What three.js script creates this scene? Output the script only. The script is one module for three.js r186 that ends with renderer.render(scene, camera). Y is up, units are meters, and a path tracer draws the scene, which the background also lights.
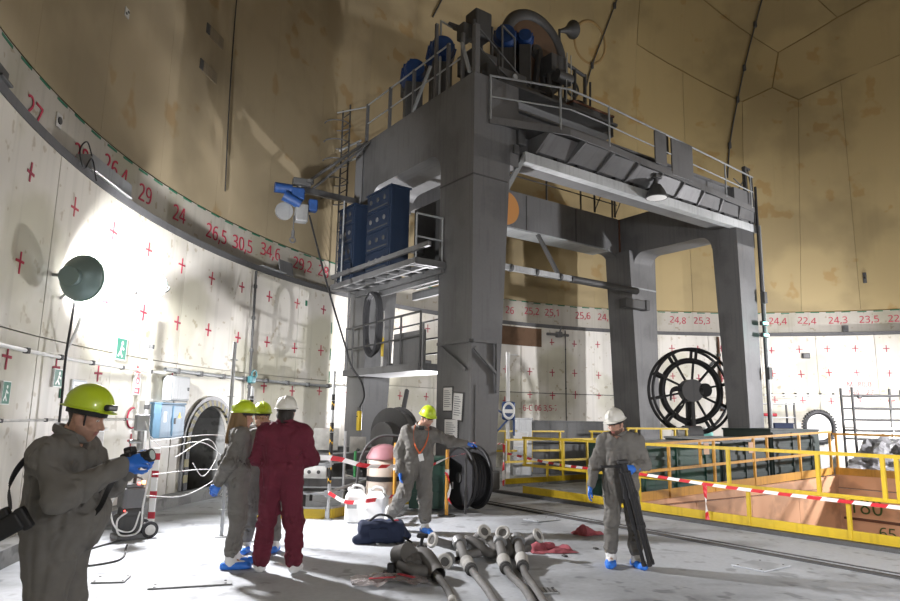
import * as THREE from 'three';
import { RoundedBoxGeometry } from 'three/addons/geometries/RoundedBoxGeometry.js';
import { mergeGeometries } from 'three/addons/utils/BufferGeometryUtils.js';
import { FontLoader } from 'three/addons/loaders/FontLoader.js';
import { TextGeometry } from 'three/addons/geometries/TextGeometry.js';

// ---------------------------------------------------------------- camera, exposure
const scene = new THREE.Scene();
scene.background = new THREE.Color(0x000000);
const camera = new THREE.PerspectiveCamera(48.31, 900 / 601, 0.05, 120);
camera.position.set(0, 1.62, 0);
camera.rotation.order = 'YXZ';
camera.rotation.set(0.17217, 0, 0.0169);
const renderer = new THREE.WebGLRenderer({ antialias: true });
renderer.toneMapping = THREE.LinearToneMapping;
renderer.toneMappingExposure = 1.0;
renderer.shadowMap.enabled = true;
// lamp strengths (candela); dome, front and pit are added fill; the fittings are built further down
const LAMP = { wall: 230, dish: 260, strip: 210, bay: 400, right: 120, dome: 130, front: 110, pit: 520 };

// ---------------------------------------------------------------- small helpers
let seed = 7;
const rnd = () => { seed = (seed * 1664525 + 1013904223) >>> 0; return seed / 4294967296; };
const rr = (a, b) => a + (b - a) * rnd();
const V = (x, y, z) => new THREE.Vector3(x, y, z);
const D2R = Math.PI / 180;
const used = {};
function numbered(n) { used[n] = (used[n] || 0) + 1; return used[n] === 1 ? n : `${n}_${String(used[n] - 1).padStart(3, '0')}`; }
function planeUV(g) {                                   // uv in metres from the dominant axis of each face
  const p = g.attributes.position, uv = new Float32Array(p.count * 2);
  const a = V(0, 0, 0), b = V(0, 0, 0), c = V(0, 0, 0);
  for (let i = 0; i < p.count; i += 3) {
    a.fromBufferAttribute(p, i); b.fromBufferAttribute(p, i + 1); c.fromBufferAttribute(p, i + 2);
    const n = b.clone().sub(a).cross(c.clone().sub(a));
    const ax = Math.abs(n.x), ay = Math.abs(n.y), az = Math.abs(n.z);
    [a, b, c].forEach((q, k) => {
      const [u, v] = ay >= ax && ay >= az ? [q.x, q.z] : ax >= az ? [q.z, q.y] : [q.x, q.y];
      uv[(i + k) * 2] = u; uv[(i + k) * 2 + 1] = v;
    });
  }
  g.setAttribute('uv', new THREE.BufferAttribute(uv, 2));
  return g;
}
function clean(g) {
  const own = g.userData.keepUV, h = g.index ? g.toNonIndexed() : g;
  if (!h.attributes.normal) h.computeVertexNormals();
  const keep = own && h.attributes.uv;
  for (const k of Object.keys(h.attributes)) if (!['position', 'normal', 'uv'].includes(k)) h.deleteAttribute(k);
  if (!keep) planeUV(h);
  return h;
}
function mg(list) {
  list = (Array.isArray(list) ? list : [list]).flat(3).map(clean);
  return list.length === 1 ? list[0] : mergeGeometries(list, false);
}
function obj(name, geoms, material, parent = scene) {
  const m = new THREE.Mesh(geoms.isBufferGeometry && geoms.userData.raw ? geoms : mg(geoms), material);
  m.name = parent === scene ? numbered(name) : name;
  m.castShadow = m.receiveShadow = true;
  parent.add(m);
  return m;
}
function tag(o, label, category, group, kind) {
  o.userData.label = label; if (category) o.userData.category = category;
  if (group) o.userData.group = group; if (kind) o.userData.kind = kind;
  return o;
}
function thing(name, label, category, [x, y, z] = [0, 0, 0], turn = 0, group) {
  const o = new THREE.Group(); o.name = numbered(name); scene.add(o);
  o.position.set(x, y, z); o.rotation.y = turn;
  return tag(o, label, category, group);
}
function copyOf(src, label, [x, y, z], turn, group) {
  const c = src.clone(); c.name = numbered(src.name.replace(/_\d{3}$/, '')); scene.add(c);
  c.position.set(x, y, z); c.rotation.y = turn; c.userData = { ...src.userData, label };
  if (group) c.userData.group = group;
  return c;
}
function struct(name, geoms, material, parent = scene) {
  const m = obj(name, geoms, material, parent); if (parent === scene) m.userData.kind = 'structure'; return m;
}
// geometry makers (each returns a placed geometry)
const box = (w, h, d, x = 0, y = 0, z = 0, ry = 0, rx = 0, rz = 0) => {
  const g = new THREE.BoxGeometry(w, h, d); g.rotateX(rx); g.rotateZ(rz); g.rotateY(ry); return g.translate(x, y, z);
};
const rbox = (w, h, d, r, x = 0, y = 0, z = 0, ry = 0, rx = 0, rz = 0, seg = 2) => {
  const g = new RoundedBoxGeometry(w, h, d, seg, Math.min(r, w / 2.01, h / 2.01, d / 2.01)); g.rotateX(rx); g.rotateZ(rz); g.rotateY(ry); return g.translate(x, y, z);
};
function orient(g, a, b) {                               // a y-axis geometry of unit-length origin centre, laid from a to b
  const d = b.clone().sub(a), q = new THREE.Quaternion().setFromUnitVectors(V(0, 1, 0), d.clone().normalize());
  g.applyQuaternion(q); const c = a.clone().add(b).multiplyScalar(0.5); return g.translate(c.x, c.y, c.z);
}
const A3 = p => (p.isVector3 ? p : V(...p));
const rod = (a, b, r, seg = 8, r2 = r) => { a = A3(a); b = A3(b); return orient(new THREE.CylinderGeometry(r2, r, a.distanceTo(b), seg), a, b); };
function bar(a, b, w, h) {                               // rectangular bar: w sideways, h upwards
  a = A3(a); b = A3(b); const L = a.distanceTo(b), d = b.clone().sub(a).normalize();
  const up = Math.abs(d.y) > 0.95 ? V(0, 0, 1) : V(0, 1, 0);
  const s = d.clone().cross(up).normalize(), u = s.clone().cross(d);
  const g = new THREE.BoxGeometry(w, h, L), m = new THREE.Matrix4().makeBasis(s, u, d.clone().negate());
  const c = a.clone().add(b).multiplyScalar(0.5); m.setPosition(c); return g.applyMatrix4(m);
}
const tube = (pts, r, seg = 24, rs = 7, closed = false) => new THREE.TubeGeometry(new THREE.CatmullRomCurve3(pts.map(A3), closed, 'centripetal'), seg, r, rs, closed);
const lathe = (pts, seg = 24) => new THREE.LatheGeometry(pts.map(p => new THREE.Vector2(p[0], p[1])), seg);
const cyl = (r, h, x, y, z, seg = 16, r2 = r) => new THREE.CylinderGeometry(r2, r, h, seg).translate(x, y, z);
const torus = (R, r, rs = 8, ts = 40) => new THREE.TorusGeometry(R, r, rs, ts);
function extrude(pts, depth, bevel = 0, holes = []) {
  const s = new THREE.Shape(pts.map(p => new THREE.Vector2(p[0], p[1])));
  for (const h of holes) s.holes.push(new THREE.Path(h.map(p => new THREE.Vector2(p[0], p[1]))));
  return new THREE.ExtrudeGeometry(s, { depth, bevelEnabled: bevel > 0, bevelSize: bevel, bevelThickness: bevel, bevelSegments: 1, steps: 1 });
}
function hexa(b, t, y0, y1) {                            // tapered block: b and t are [x0, x1, z0, z1] at y0 and y1
  const c = (q, y) => [[q[0], y, q[2]], [q[1], y, q[2]], [q[1], y, q[3]], [q[0], y, q[3]]];
  const v = [...c(b, y0), ...c(t, y1)], f = [[0, 1, 2, 3], [7, 6, 5, 4], [4, 5, 1, 0], [5, 6, 2, 1], [6, 7, 3, 2], [7, 4, 0, 3]], p = [];
  for (const [i, j, k, l] of f) for (const n of [i, j, k, i, k, l]) p.push(...v[n]);
  const g = new THREE.BufferGeometry(); g.setAttribute('position', new THREE.BufferAttribute(new Float32Array(p), 3)); g.computeVertexNormals(); return g;
}

// ---------------------------------------------------------------- textures
function lattice(n, s) { const a = new Float32Array(n * n); let t = s >>> 0; for (let i = 0; i < a.length; i++) { t = (t * 1664525 + 1013904223) >>> 0; a[i] = t / 4294967296; } return a; }
function tileNoise(s) {                                  // periodic value noise, nx by ny cells over the tile
  const cache = {};
  return (u, v, nx, ny = nx) => {
    const key = nx + '_' + ny, L = cache[key] || (cache[key] = lattice(Math.max(nx, ny), s + nx * 31 + ny));
    const n = Math.max(nx, ny), x = u * nx, y = v * ny, i = Math.floor(x), j = Math.floor(y);
    let fx = x - i, fy = y - j; fx = fx * fx * (3 - 2 * fx); fy = fy * fy * (3 - 2 * fy);
    const g = (p, q) => L[(((q % ny) + ny) % ny) * n + (((p % nx) + nx) % nx)];
    return (g(i, j) * (1 - fx) + g(i + 1, j) * fx) * (1 - fy) + (g(i, j + 1) * (1 - fx) + g(i + 1, j + 1) * fx) * fy;
  };
}
const lat3 = lattice(64, 991);
function noise3(x, y, z) {
  const i = Math.floor(x), j = Math.floor(y), k = Math.floor(z), h = (a, b, c) => lat3[(((a * 73 + b * 151 + c * 283) % 4096) + 4096) % 4096];
  let u = x - i, v = y - j, w = z - k; u = u * u * (3 - 2 * u); v = v * v * (3 - 2 * v); w = w * w * (3 - 2 * w);
  const L = (a, b, t) => a + (b - a) * t;
  return L(L(L(h(i, j, k), h(i + 1, j, k), u), L(h(i, j + 1, k), h(i + 1, j + 1, k), u), v), L(L(h(i, j, k + 1), h(i + 1, j, k + 1), u), L(h(i, j + 1, k + 1), h(i + 1, j + 1, k + 1), u), v), w);
}
function makeTex(size, metres, fn, color = true) {
  const d = new Uint8Array(size * size * 4);
  for (let j = 0; j < size; j++) for (let i = 0; i < size; i++) {
    const c = fn(i / size, j / size), k = (j * size + i) * 4;
    for (let q = 0; q < 3; q++) d[k + q] = Math.max(0, Math.min(255, (Array.isArray(c) ? c[q] : c) * 255));
    d[k + 3] = 255;
  }
  const t = new THREE.DataTexture(d, size, size); t.wrapS = t.wrapT = THREE.RepeatWrapping; t.magFilter = THREE.LinearFilter; t.minFilter = THREE.LinearMipmapLinearFilter;
  t.generateMipmaps = true; t.repeat.set(1 / metres, 1 / metres); if (color) t.colorSpace = THREE.SRGBColorSpace; t.needsUpdate = true; return t;
}
const n1 = tileNoise(11), n2 = tileNoise(29), n3 = tileNoise(53);
const fbm = (n, u, v, k, o = 4) => { let s = 0, a = 0.5, t = 0; for (let i = 0; i < o; i++) { s += a * n(u, v, k << i); t += a; a *= 0.5; } return s / t; };
const sm = (a, b, x) => { x = Math.max(0, Math.min(1, (x - a) / (b - a))); return x * x * (3 - 2 * x); };
const T = {};
T.floor = makeTex(1024, 7, (u, v) => {
  const stain = sm(0.5, 0.72, fbm(n1, u, v, 5, 5)), speck = sm(0.66, 0.8, fbm(n2, u, v, 40, 3)), scuff = sm(0.62, 0.75, fbm(n3, u + 0.2 * n1(u, v, 6), v, 12, 4));
  const b = 0.93 - 0.13 * stain - 0.16 * speck - 0.12 * scuff + 0.05 * (n2(u, v, 220) - 0.5); return [b * 0.985, b, b * 1.01];
});
T.liner = makeTex(1024, 5, (u, v) => {
  const streak = sm(0.55, 0.8, n1(u, v, 90, 3) * 0.6 + n2(u, v, 24, 2) * 0.4), blot = sm(0.5, 0.75, fbm(n3, u, v, 4, 5)), sp = sm(0.72, 0.82, fbm(n2, u, v, 36, 3));
  const b = 0.95 - 0.045 * streak * (0.4 + 0.6 * n3(u, v, 5)) - 0.09 * blot - 0.12 * sp; return [b, b * (0.985 - 0.03 * sp), b * (0.95 - 0.05 * blot - 0.08 * sp)];
});
T.tan = makeTex(1024, 9, (u, v) => {
  const blot = sm(0.42, 0.72, fbm(n1, u, v, 5, 5)), rust = sm(0.69, 0.8, fbm(n3, u, v, 14, 4)), drip = sm(0.6, 0.85, n2(u, v, 120, 4) * 0.5 + n1(u, v, 30, 3) * 0.5), wash = fbm(n2, u, v, 3, 3);
  const b = 0.95 - 0.11 * blot - 0.03 * drip * wash; return [b - 0.04 * rust, b * 0.985 - 0.09 * rust, b * 0.95 - 0.16 * rust];
});
T.steel = makeTex(512, 3, (u, v) => { const b = 0.93 - 0.09 * sm(0.45, 0.75, fbm(n1, u, v, 4, 5)) - 0.05 * sm(0.62, 0.8, n2(u, v, 70, 4)) + 0.03 * (n3(u, v, 90) - 0.5); return [b, b, b * 0.99]; });
T.grain = makeTex(256, 0.6, (u, v) => { const b = 0.8 + 0.2 * fbm(n2, u, v, 8, 5); return [b, b, b]; });
T.rust = makeTex(512, 2.4, (u, v) => { const a = fbm(n1, u, v, 5, 5), d = sm(0.5, 0.8, n2(u, v, 80, 3)); const b = 0.95 - 0.14 * sm(0.45, 0.7, a) - 0.0 * d; return [b, b * 0.97, b * 0.94]; });
T.bump = makeTex(512, 1.2, (u, v) => fbm(n2, u, v, 6, 6), false);
T.cloth = makeTex(512, 0.55, (u, v) => 0.6 * fbm(n1, u + 0.12 * n2(u, v, 4), v, 5, 3) + 0.4 * fbm(n3, u, v + 0.15 * n1(u, v, 5), 9, 2), false);
T.weave = makeTex(256, 0.4, (u, v) => { const b = 0.86 + 0.14 * fbm(n3, u, v, 6, 5); return [b, b, b]; });

// ---------------------------------------------------------------- materials
const M = {};
const mat = (c, rough = 0.6, o = {}) => new THREE.MeshStandardMaterial({ color: c, roughness: rough, metalness: 0, ...o });
const lin = (r, g, b) => new THREE.Color().setRGB(r, g, b);
M.floor = mat(lin(0.63, 0.64, 0.655), 0.62, { map: T.floor, bumpMap: T.bump, bumpScale: 0.004 });
M.liner = mat(lin(0.74, 0.725, 0.69), 0.5, { map: T.liner });
M.linerCore = mat(lin(0.4, 0.38, 0.35), 0.9);
M.band = mat(lin(0.47, 0.455, 0.42), 0.6, { map: T.liner });  // ring band grey lowered, shade above the ledge is in the colour
M.tan = mat(lin(0.45, 0.365, 0.225), 0.6, { map: T.tan });
M.tanCore = mat(lin(0.24, 0.165, 0.06), 0.9);
M.ledgeGrey = mat(lin(0.12, 0.12, 0.125), 0.7, { map: T.steel });
M.curb = mat(lin(0.42, 0.41, 0.39), 0.8, { map: T.floor });
M.grey = mat(lin(0.165, 0.166, 0.17), 0.5, { map: T.steel });
M.greyLight = mat(lin(0.4, 0.42, 0.43), 0.5, { map: T.steel });
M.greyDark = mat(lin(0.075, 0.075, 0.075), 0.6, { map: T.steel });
M.galv = mat(lin(0.42, 0.43, 0.44), 0.4, { metalness: 0.6, map: T.steel });
M.chrome = mat(lin(0.6, 0.61, 0.62), 0.28, { metalness: 0.9 });
M.black = mat(lin(0.014, 0.014, 0.015), 0.55);
M.rubber = mat(lin(0.022, 0.022, 0.024), 0.75);
M.blue = mat(lin(0.016, 0.06, 0.2), 0.45, { map: T.grain });
M.cabBlue = mat(lin(0.012, 0.025, 0.055), 0.5, { map: T.steel });
M.navy = mat(lin(0.012, 0.02, 0.05), 0.85, { bumpMap: T.cloth, bumpScale: 0.01 });
M.yellow = mat(lin(0.68, 0.47, 0.02), 0.45, { map: T.steel });
M.orangeYellow = mat(lin(0.65, 0.33, 0.05), 0.5, { map: T.steel });
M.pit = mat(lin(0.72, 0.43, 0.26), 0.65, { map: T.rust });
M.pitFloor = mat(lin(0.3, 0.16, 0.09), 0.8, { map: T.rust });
M.green = mat(lin(0.012, 0.06, 0.04), 0.5, { map: T.steel });
M.darkGreen = mat(lin(0.016, 0.03, 0.025), 0.55, { map: T.steel });
M.red = mat(lin(0.42, 0.03, 0.045), 0.7);
M.redPaint = mat(lin(0.42, 0.025, 0.06), 0.75);
M.greenPaint = mat(lin(0.02, 0.14, 0.075), 0.75);
M.white = mat(lin(0.78, 0.78, 0.76), 0.5);
M.offWhite = mat(lin(0.62, 0.61, 0.57), 0.6, { map: T.grain });
M.plastic = new THREE.MeshPhysicalMaterial({ color: lin(0.82, 0.82, 0.8), roughness: 0.45, clearcoat: 0.2 });
M.rustBrown = mat(lin(0.13, 0.06, 0.035), 0.85, { map: T.rust });
M.orange = mat(lin(0.5, 0.22, 0.05), 0.55);
M.pink = mat(lin(0.36, 0.17, 0.19), 0.55);  // lid pink lowered, its shade is part of the colour
M.maroonCloth = mat(lin(0.14, 0.014, 0.032), 0.85, { bumpMap: T.cloth, bumpScale: 0.02, map: T.weave });
M.greyCloth = mat(lin(0.185, 0.177, 0.16), 0.85, { bumpMap: T.cloth, bumpScale: 0.022, map: T.weave });
M.lime = new THREE.MeshPhysicalMaterial({ color: lin(0.55, 0.72, 0.03), roughness: 0.35, clearcoat: 0.4 });
M.helmetWhite = new THREE.MeshPhysicalMaterial({ color: lin(0.76, 0.75, 0.68), roughness: 0.35, clearcoat: 0.4 });
M.glove = mat(lin(0.025, 0.16, 0.62), 0.4);
M.shoeCover = mat(lin(0.03, 0.2, 0.75), 0.45, { bumpMap: T.cloth, bumpScale: 0.01 });
M.sock = mat(lin(0.75, 0.75, 0.74), 0.8, { bumpMap: T.cloth, bumpScale: 0.01 });
M.skin = mat(0xffffff, 0.55, { vertexColors: true });
M.hairBlond = mat(lin(0.2, 0.125, 0.055), 0.6);  // blond darkened, the shadow on the hair is in the colour
M.hairDark = mat(lin(0.02, 0.015, 0.012), 0.6);
M.redCloth = mat(lin(0.3, 0.07, 0.085), 0.85, { bumpMap: T.cloth, bumpScale: 0.02 });
M.hose = mat(lin(0.2, 0.195, 0.185), 0.65, { map: T.grain });  // grey darkened to hold the floor shadow over the hoses
M.hoseDark = mat(lin(0.13, 0.125, 0.115), 0.75, { map: T.grain });
M.cable = mat(lin(0.72, 0.72, 0.7), 0.55);
M.film = new THREE.MeshPhysicalMaterial({ color: lin(0.35, 0.31, 0.3), roughness: 0.2, clearcoat: 0.6, transparent: true, opacity: 0.75 });
M.bag = new THREE.MeshPhysicalMaterial({ color: lin(0.17, 0.17, 0.175), roughness: 0.4, clearcoat: 0.3, bumpMap: T.cloth, bumpScale: 0.05 });
M.glass = new THREE.MeshPhysicalMaterial({ color: lin(0.6, 0.72, 0.7), roughness: 0.12, clearcoat: 1 });
const glow = (k, c = [1, 0.98, 0.95]) => mat(0xffffff, 0.5, { emissive: lin(...c), emissiveIntensity: k });
M.glowLamp = glow(14); M.glowSmall = glow(2.5, [0.1, 1, 0.9]); M.glowAmber = glow(3, [1, 0.35, 0.02]); M.glowRed = glow(3, [1, 0.04, 0.02]);
const tape = (() => {                                     // red and white barrier tape, bands along u
  const c = document.createElement('canvas'); c.width = 128; c.height = 32; const x = c.getContext('2d');
  x.fillStyle = '#e9e6e2'; x.fillRect(0, 0, 128, 32); x.fillStyle = '#c3202a';
  x.beginPath(); x.moveTo(8, 0); x.lineTo(68, 0); x.lineTo(56, 32); x.lineTo(-4, 32); x.fill();
  const t = new THREE.CanvasTexture(c); t.wrapS = t.wrapT = THREE.RepeatWrapping; t.colorSpace = THREE.SRGBColorSpace;
  return mat(0xffffff, 0.5, { map: t, side: THREE.DoubleSide });
})();
const hazard = (() => {
  const c = document.createElement('canvas'); c.width = 64; c.height = 64; const x = c.getContext('2d');
  x.fillStyle = '#d9a514'; x.fillRect(0, 0, 64, 64); x.fillStyle = '#161514';
  for (const o of [-32, 32]) { x.beginPath(); x.moveTo(o, 0); x.lineTo(o + 32, 0); x.lineTo(o + 64, 64); x.lineTo(o + 32, 64); x.fill(); }
  const t = new THREE.CanvasTexture(c); t.wrapS = t.wrapT = THREE.RepeatWrapping; t.repeat.set(5, 5); t.colorSpace = THREE.SRGBColorSpace;
  return mat(0xffffff, 0.5, { map: t });
})();
const print = (w, h, d = 0.004) => { const g = new THREE.BoxGeometry(w, h, d); g.userData.keepUV = true; return g; };
function signMat(w, h, draw) {
  const c = document.createElement('canvas'); c.width = w; c.height = h; draw(c.getContext('2d'), w, h);
  const t = new THREE.CanvasTexture(c); t.colorSpace = THREE.SRGBColorSpace; return mat(0xffffff, 0.45, { map: t });
}
const font = await new FontLoader().loadAsync('fonts/droid/droid_sans_regular.typeface.json');

// ---------------------------------------------------------------- the round hall: centre, radii, places on the wall
const CX = 9.92, CZ = -10.22, RL = 15.05, RU = 15.32, LEDGE = 4.95, SPRING = 14.1;
const onWall = (az, y, R = RL) => V(CX + R * Math.sin(az * D2R), y, CZ - R * Math.cos(az * D2R));
const wallTurn = az => -az * D2R;                         // local +z then looks to the hall's axis
function ringBlock(R0, R1, a0, a1, y0, y1) {              // curved block between two radii and two azimuths
  const n = Math.max(1, Math.ceil((a1 - a0) / 1.9)), p = [], uv = [];
  const P = (R, t, y) => { const a = (a0 + (a1 - a0) * t) * D2R; return [CX + R * Math.sin(a), y, CZ - R * Math.cos(a)]; };
  const quad = (a, b, c, d, ua) => { for (const [q, w] of [[a, ua[0]], [b, ua[1]], [c, ua[2]], [a, ua[0]], [c, ua[2]], [d, ua[3]]]) { p.push(...q); uv.push(...w); } };
  for (let i = 0; i < n; i++) {
    const s = i / n, t = (i + 1) / n, us = (a0 + (a1 - a0) * s) * D2R * R0, ut = (a0 + (a1 - a0) * t) * D2R * R0;
    const w = [[us, y0], [ut, y0], [ut, y1], [us, y1]], wl = [[us, R0], [ut, R0], [ut, R1], [us, R1]];
    quad(P(R0, s, y0), P(R0, t, y0), P(R0, t, y1), P(R0, s, y1), w);
    quad(P(R1, t, y0), P(R1, s, y0), P(R1, s, y1), P(R1, t, y1), w);
    quad(P(R0, s, y1), P(R0, t, y1), P(R1, t, y1), P(R1, s, y1), wl);
    quad(P(R1, s, y0), P(R1, t, y0), P(R0, t, y0), P(R0, s, y0), wl);
  }
  quad(P(R1, 0, y0), P(R0, 0, y0), P(R0, 0, y1), P(R1, 0, y1), [[R1, y0], [R0, y0], [R0, y1], [R1, y1]]);
  quad(P(R0, 1, y0), P(R1, 1, y0), P(R1, 1, y1), P(R0, 1, y1), [[R0, y0], [R1, y0], [R1, y1], [R0, y1]]);
  const g = new THREE.BufferGeometry();
  g.setAttribute('position', new THREE.BufferAttribute(new Float32Array(p), 3)); g.setAttribute('uv', new THREE.BufferAttribute(new Float32Array(uv), 2));
  g.computeVertexNormals(); g.userData.keepUV = true; return g;
}

// gantry frame: A runs away to the left (travel), B runs away to the right (span)
const GO = V(0.44, 0, -13.2), GT = 35.47 * D2R;
const GA = V(-Math.sin(GT), 0, -Math.cos(GT)), GB = V(Math.cos(GT), 0, -Math.sin(GT));
const G = (a, b, y = 0) => GO.clone().addScaledVector(GA, a).addScaledVector(GB, b).setY(y);

// ---------------------------------------------------------------- floor with the pit opening
const PITQ = [G(-1.95, 2.25), G(-1.85, 10.5), G(-9.2, 10.5), G(-9.2, 2.25)];
{
  const s = new THREE.Shape(); s.absarc(CX, -CZ, 15.6, 0, Math.PI * 2);
  s.holes.push(new THREE.Path(PITQ.map(p => new THREE.Vector2(p.x, -p.z))));
  const g = new THREE.ExtrudeGeometry(s, { depth: 0.35, bevelEnabled: false, curveSegments: 96 }); g.rotateX(-Math.PI / 2); g.translate(0, -0.35, 0);
  struct('floor', g, M.floor);
}
{ // pit: four steel walls, bottom, ledge shelves and stencilled numbers
  const bot = -2.3, q = PITQ;
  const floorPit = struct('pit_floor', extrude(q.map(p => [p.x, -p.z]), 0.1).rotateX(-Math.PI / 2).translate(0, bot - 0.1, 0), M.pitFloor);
  const names = ['wall_pit_end', 'wall_pit_far', 'wall_pit_outer', 'wall_pit_near'];
  for (let i = 0; i < 4; i++) {
    const a = q[i], b = q[(i + 1) % 4], d = b.clone().sub(a).normalize(), out = V(d.z, 0, -d.x);
    const mid = a.clone().add(b).multiplyScalar(0.5); if (mid.clone().add(out).distanceTo(G(-5.5, 6)) < mid.distanceTo(G(-5.5, 6))) out.negate();
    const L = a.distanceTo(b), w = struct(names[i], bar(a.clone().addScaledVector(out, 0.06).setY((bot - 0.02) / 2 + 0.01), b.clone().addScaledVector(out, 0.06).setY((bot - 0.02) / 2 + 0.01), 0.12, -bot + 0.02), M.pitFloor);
    const n = Math.max(2, Math.round(L / 1.85));
    for (let r = 0; r < 2; r++) for (let k = 0; k < n; k++) {
      const p0 = a.clone().lerp(b, (k + 0.004) / n), p1 = a.clone().lerp(b, (k + 0.996) / n), y = r ? -0.56 : -1.72, hh = r ? 1.1 : 1.14;
      obj('panel', bar(p0.addScaledVector(out, -0.012).setY(y), p1.addScaledVector(out, -0.012).setY(y), 0.024, hh), M.pit, w);
    }
    if (i < 2) obj('ledge', bar(a.clone().lerp(b, 0.02).addScaledVector(out, -0.06).setY(i ? -0.72 : -1.13), a.clone().lerp(b, 0.98).addScaledVector(out, -0.06).setY(i ? -0.72 : -1.13), 0.12, 0.05), M.rustBrown, w);
  }
}

// ---------------------------------------------------------------- lower liner wall
const colsL = [-138, -130, -122, -114, -106, -98, -90, -82], colsM = [-72.6, -65.4, -58];
const colsB = [-58, -50.8, -43.6, -36.5, -29.5, -22.4, -15, -7.7, -0.4, 7, 14.3, 21.6, 29, 36, 43];
const wallLeft = struct('wall_left', [ringBlock(15.12, 15.5, -138, -82, -0.1, LEDGE), ringBlock(15.12, 15.5, -82, -72.6, 2.46, LEDGE), ringBlock(15.12, 15.5, -72.6, -58, -0.1, LEDGE)], M.linerCore);
const wallBack = struct('wall_back', ringBlock(15.12, 15.5, -58, 43, -0.1, LEDGE), M.linerCore);
const wallRight = struct('wall_right', ringBlock(RL, 15.5, 43, 222, -0.1, LEDGE), M.liner);
const g0 = 0.028;                                         // half a joint, degrees
const linerTones = [0, 1, 2].map(i => mat(lin(0.76 - 0.03 * i, 0.755 - 0.033 * i, 0.735 - 0.038 * i), 0.48, { map: T.liner }));
function linerRow(cols, parent) {
  for (let i = 0; i + 1 < cols.length; i++) for (const [y0, y1] of [[0.005, 2.49], [2.505, 4.82]]) {
    obj('panel', ringBlock(RL + 0.008 * rnd(), 15.118, cols[i] + g0, cols[i + 1] - g0, y0, y1), linerTones[Math.floor(rnd() * 3)], parent);
  }
}
linerRow(colsL, wallLeft); linerRow(colsM, wallLeft); linerRow(colsB, wallBack);
obj('panel', ringBlock(RL + 0.004, 15.118, -82 + g0, -72.6 - g0, 2.505, 4.82), linerTones[0], wallLeft);
struct('trim_1', ringBlock(15.045, 15.5, -138, 222, 4.83, LEDGE), M.ledgeGrey);  // dark grey band along the ledge
struct('trim_2', ringBlock(14.78, RL, -112, -60, 0, 0.19), M.curb);
// hatch opening in the left wall: plate with an arched hole, striped frame, lined tunnel
const HA = -77.25, hR = 0.71, hY = 1.05;
function atWall(g, az, y = 0, R = RL) { g.rotateY(wallTurn(az)); const p = onWall(az, y, R); return g.translate(p.x, p.y, p.z); }
function arch(r, y, base, n = 22) { const o = [[-r, base]]; for (let i = 0; i <= n; i++) { const t = Math.PI - Math.PI * i / n; o.push([r * Math.cos(t), y + r * Math.sin(t)]); } o.push([r, base]); return o; }
{
  const hw = 1.215;
  obj('panel', atWall(extrude([[-hw, 0.005], [hw, 0.005], [hw, 2.49], [-hw, 2.49]], 0.06, 0, [arch(hR, hY, 0.02)]).translate(0, 0, -0.03), HA, 0, RL - 0.01), linerTones[1], wallLeft);
  obj('tunnel_lining', atWall(extrude(arch(hR + 0.1, hY, 0), 2.2, 0, [arch(hR, hY, 0.02).map(([x, y]) => [x * 0.999, y])]).translate(0, 0, -2.23), HA), M.curb, wallLeft);
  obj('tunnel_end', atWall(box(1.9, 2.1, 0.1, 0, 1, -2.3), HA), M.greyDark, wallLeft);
  const frame = thing('hatch_frame', 'arched tunnel hatch frame with black and yellow striped edge in left wall', 'hatch', onWall(HA, 0, RL - 0.03).toArray(), wallTurn(HA));
  obj('outer_rim', extrude(arch(0.9, hY, 0.2), 0.05, 0, [arch(0.82, hY, 0.2)]).translate(0, 0, 0.005), M.grey, frame);
  const stripeYellow = mat(lin(0.27, 0.24, 0.13), 0.7);
  const nS = 30;                                          // striped ring, one block after another
  for (let i = 0; i < nS; i++) {
    const t0 = Math.PI * i / nS, t1 = Math.PI * (i + 1) / nS, c = (t, r) => [r * Math.cos(t), hY + r * Math.sin(t)];
    obj('stripe', extrude([c(t0, hR), c(t0 + 0.05, 0.82), c(t1 + 0.05, 0.82), c(t1, hR)], 0.07).translate(0, 0, 0.005), i % 2 ? M.black : stripeYellow, frame);
  }
  for (const s of [-1, 1]) for (let i = 0; i < 6; i++) obj('stripe', box(0.11, 0.138, 0.07, s * 0.765, 0.27 + i * 0.142, 0.04), i % 2 ? stripeYellow : M.black, frame);
  const grille = thing('tunnel_machine', 'dark grey machine block inside the arched tunnel', 'machine', onWall(HA, 0.02, RL + 1.05).toArray(), wallTurn(HA));
  obj('body', rbox(1.1, 0.85, 0.7, 0.04, 0, 0.43, 0), M.greyDark, grille);
  obj('rail', [rod([-0.55, 1.0, 0.3], [0.55, 1.0, 0.3], 0.03), rod([-0.5, 0.8, 0.3], [-0.5, 1.0, 0.3], 0.02), rod([0.5, 0.8, 0.3], [0.5, 1.0, 0.3], 0.02)], M.galv, grille);
}
// ---------------------------------------------------------------- ring band and upper liner, dome
const wallUpper = struct('wall_upper', [ringBlock(15.35, 15.8, -138, 222, LEDGE - 0.02, SPRING)], M.tanCore);
obj('ring_band', ringBlock(RU, 15.35, -138, 222, LEDGE, 5.76), M.band, wallUpper);
const ceiling = struct('ceiling', lathe([...Array.from({ length: 25 }, (_, i) => [15.35 * Math.cos(i / 24 * Math.PI / 2) + 1e-4, SPRING + 15.35 * Math.sin(i / 24 * Math.PI / 2)]), ...Array.from({ length: 25 }, (_, i) => [15.8 * Math.sin(i / 24 * Math.PI / 2) + 1e-4, SPRING + 15.8 * Math.cos(i / 24 * Math.PI / 2)])], 96).translate(CX, 0, CZ), M.tanCore);
function domeAt(az, s, R) {                               // s runs up the wall, then along the dome's arc
  if (s <= SPRING) return onWall(az, s, R);
  const f = (s - SPRING) / RU; return onWall(az, SPRING + R * Math.sin(f), R * Math.cos(f));
}
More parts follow.
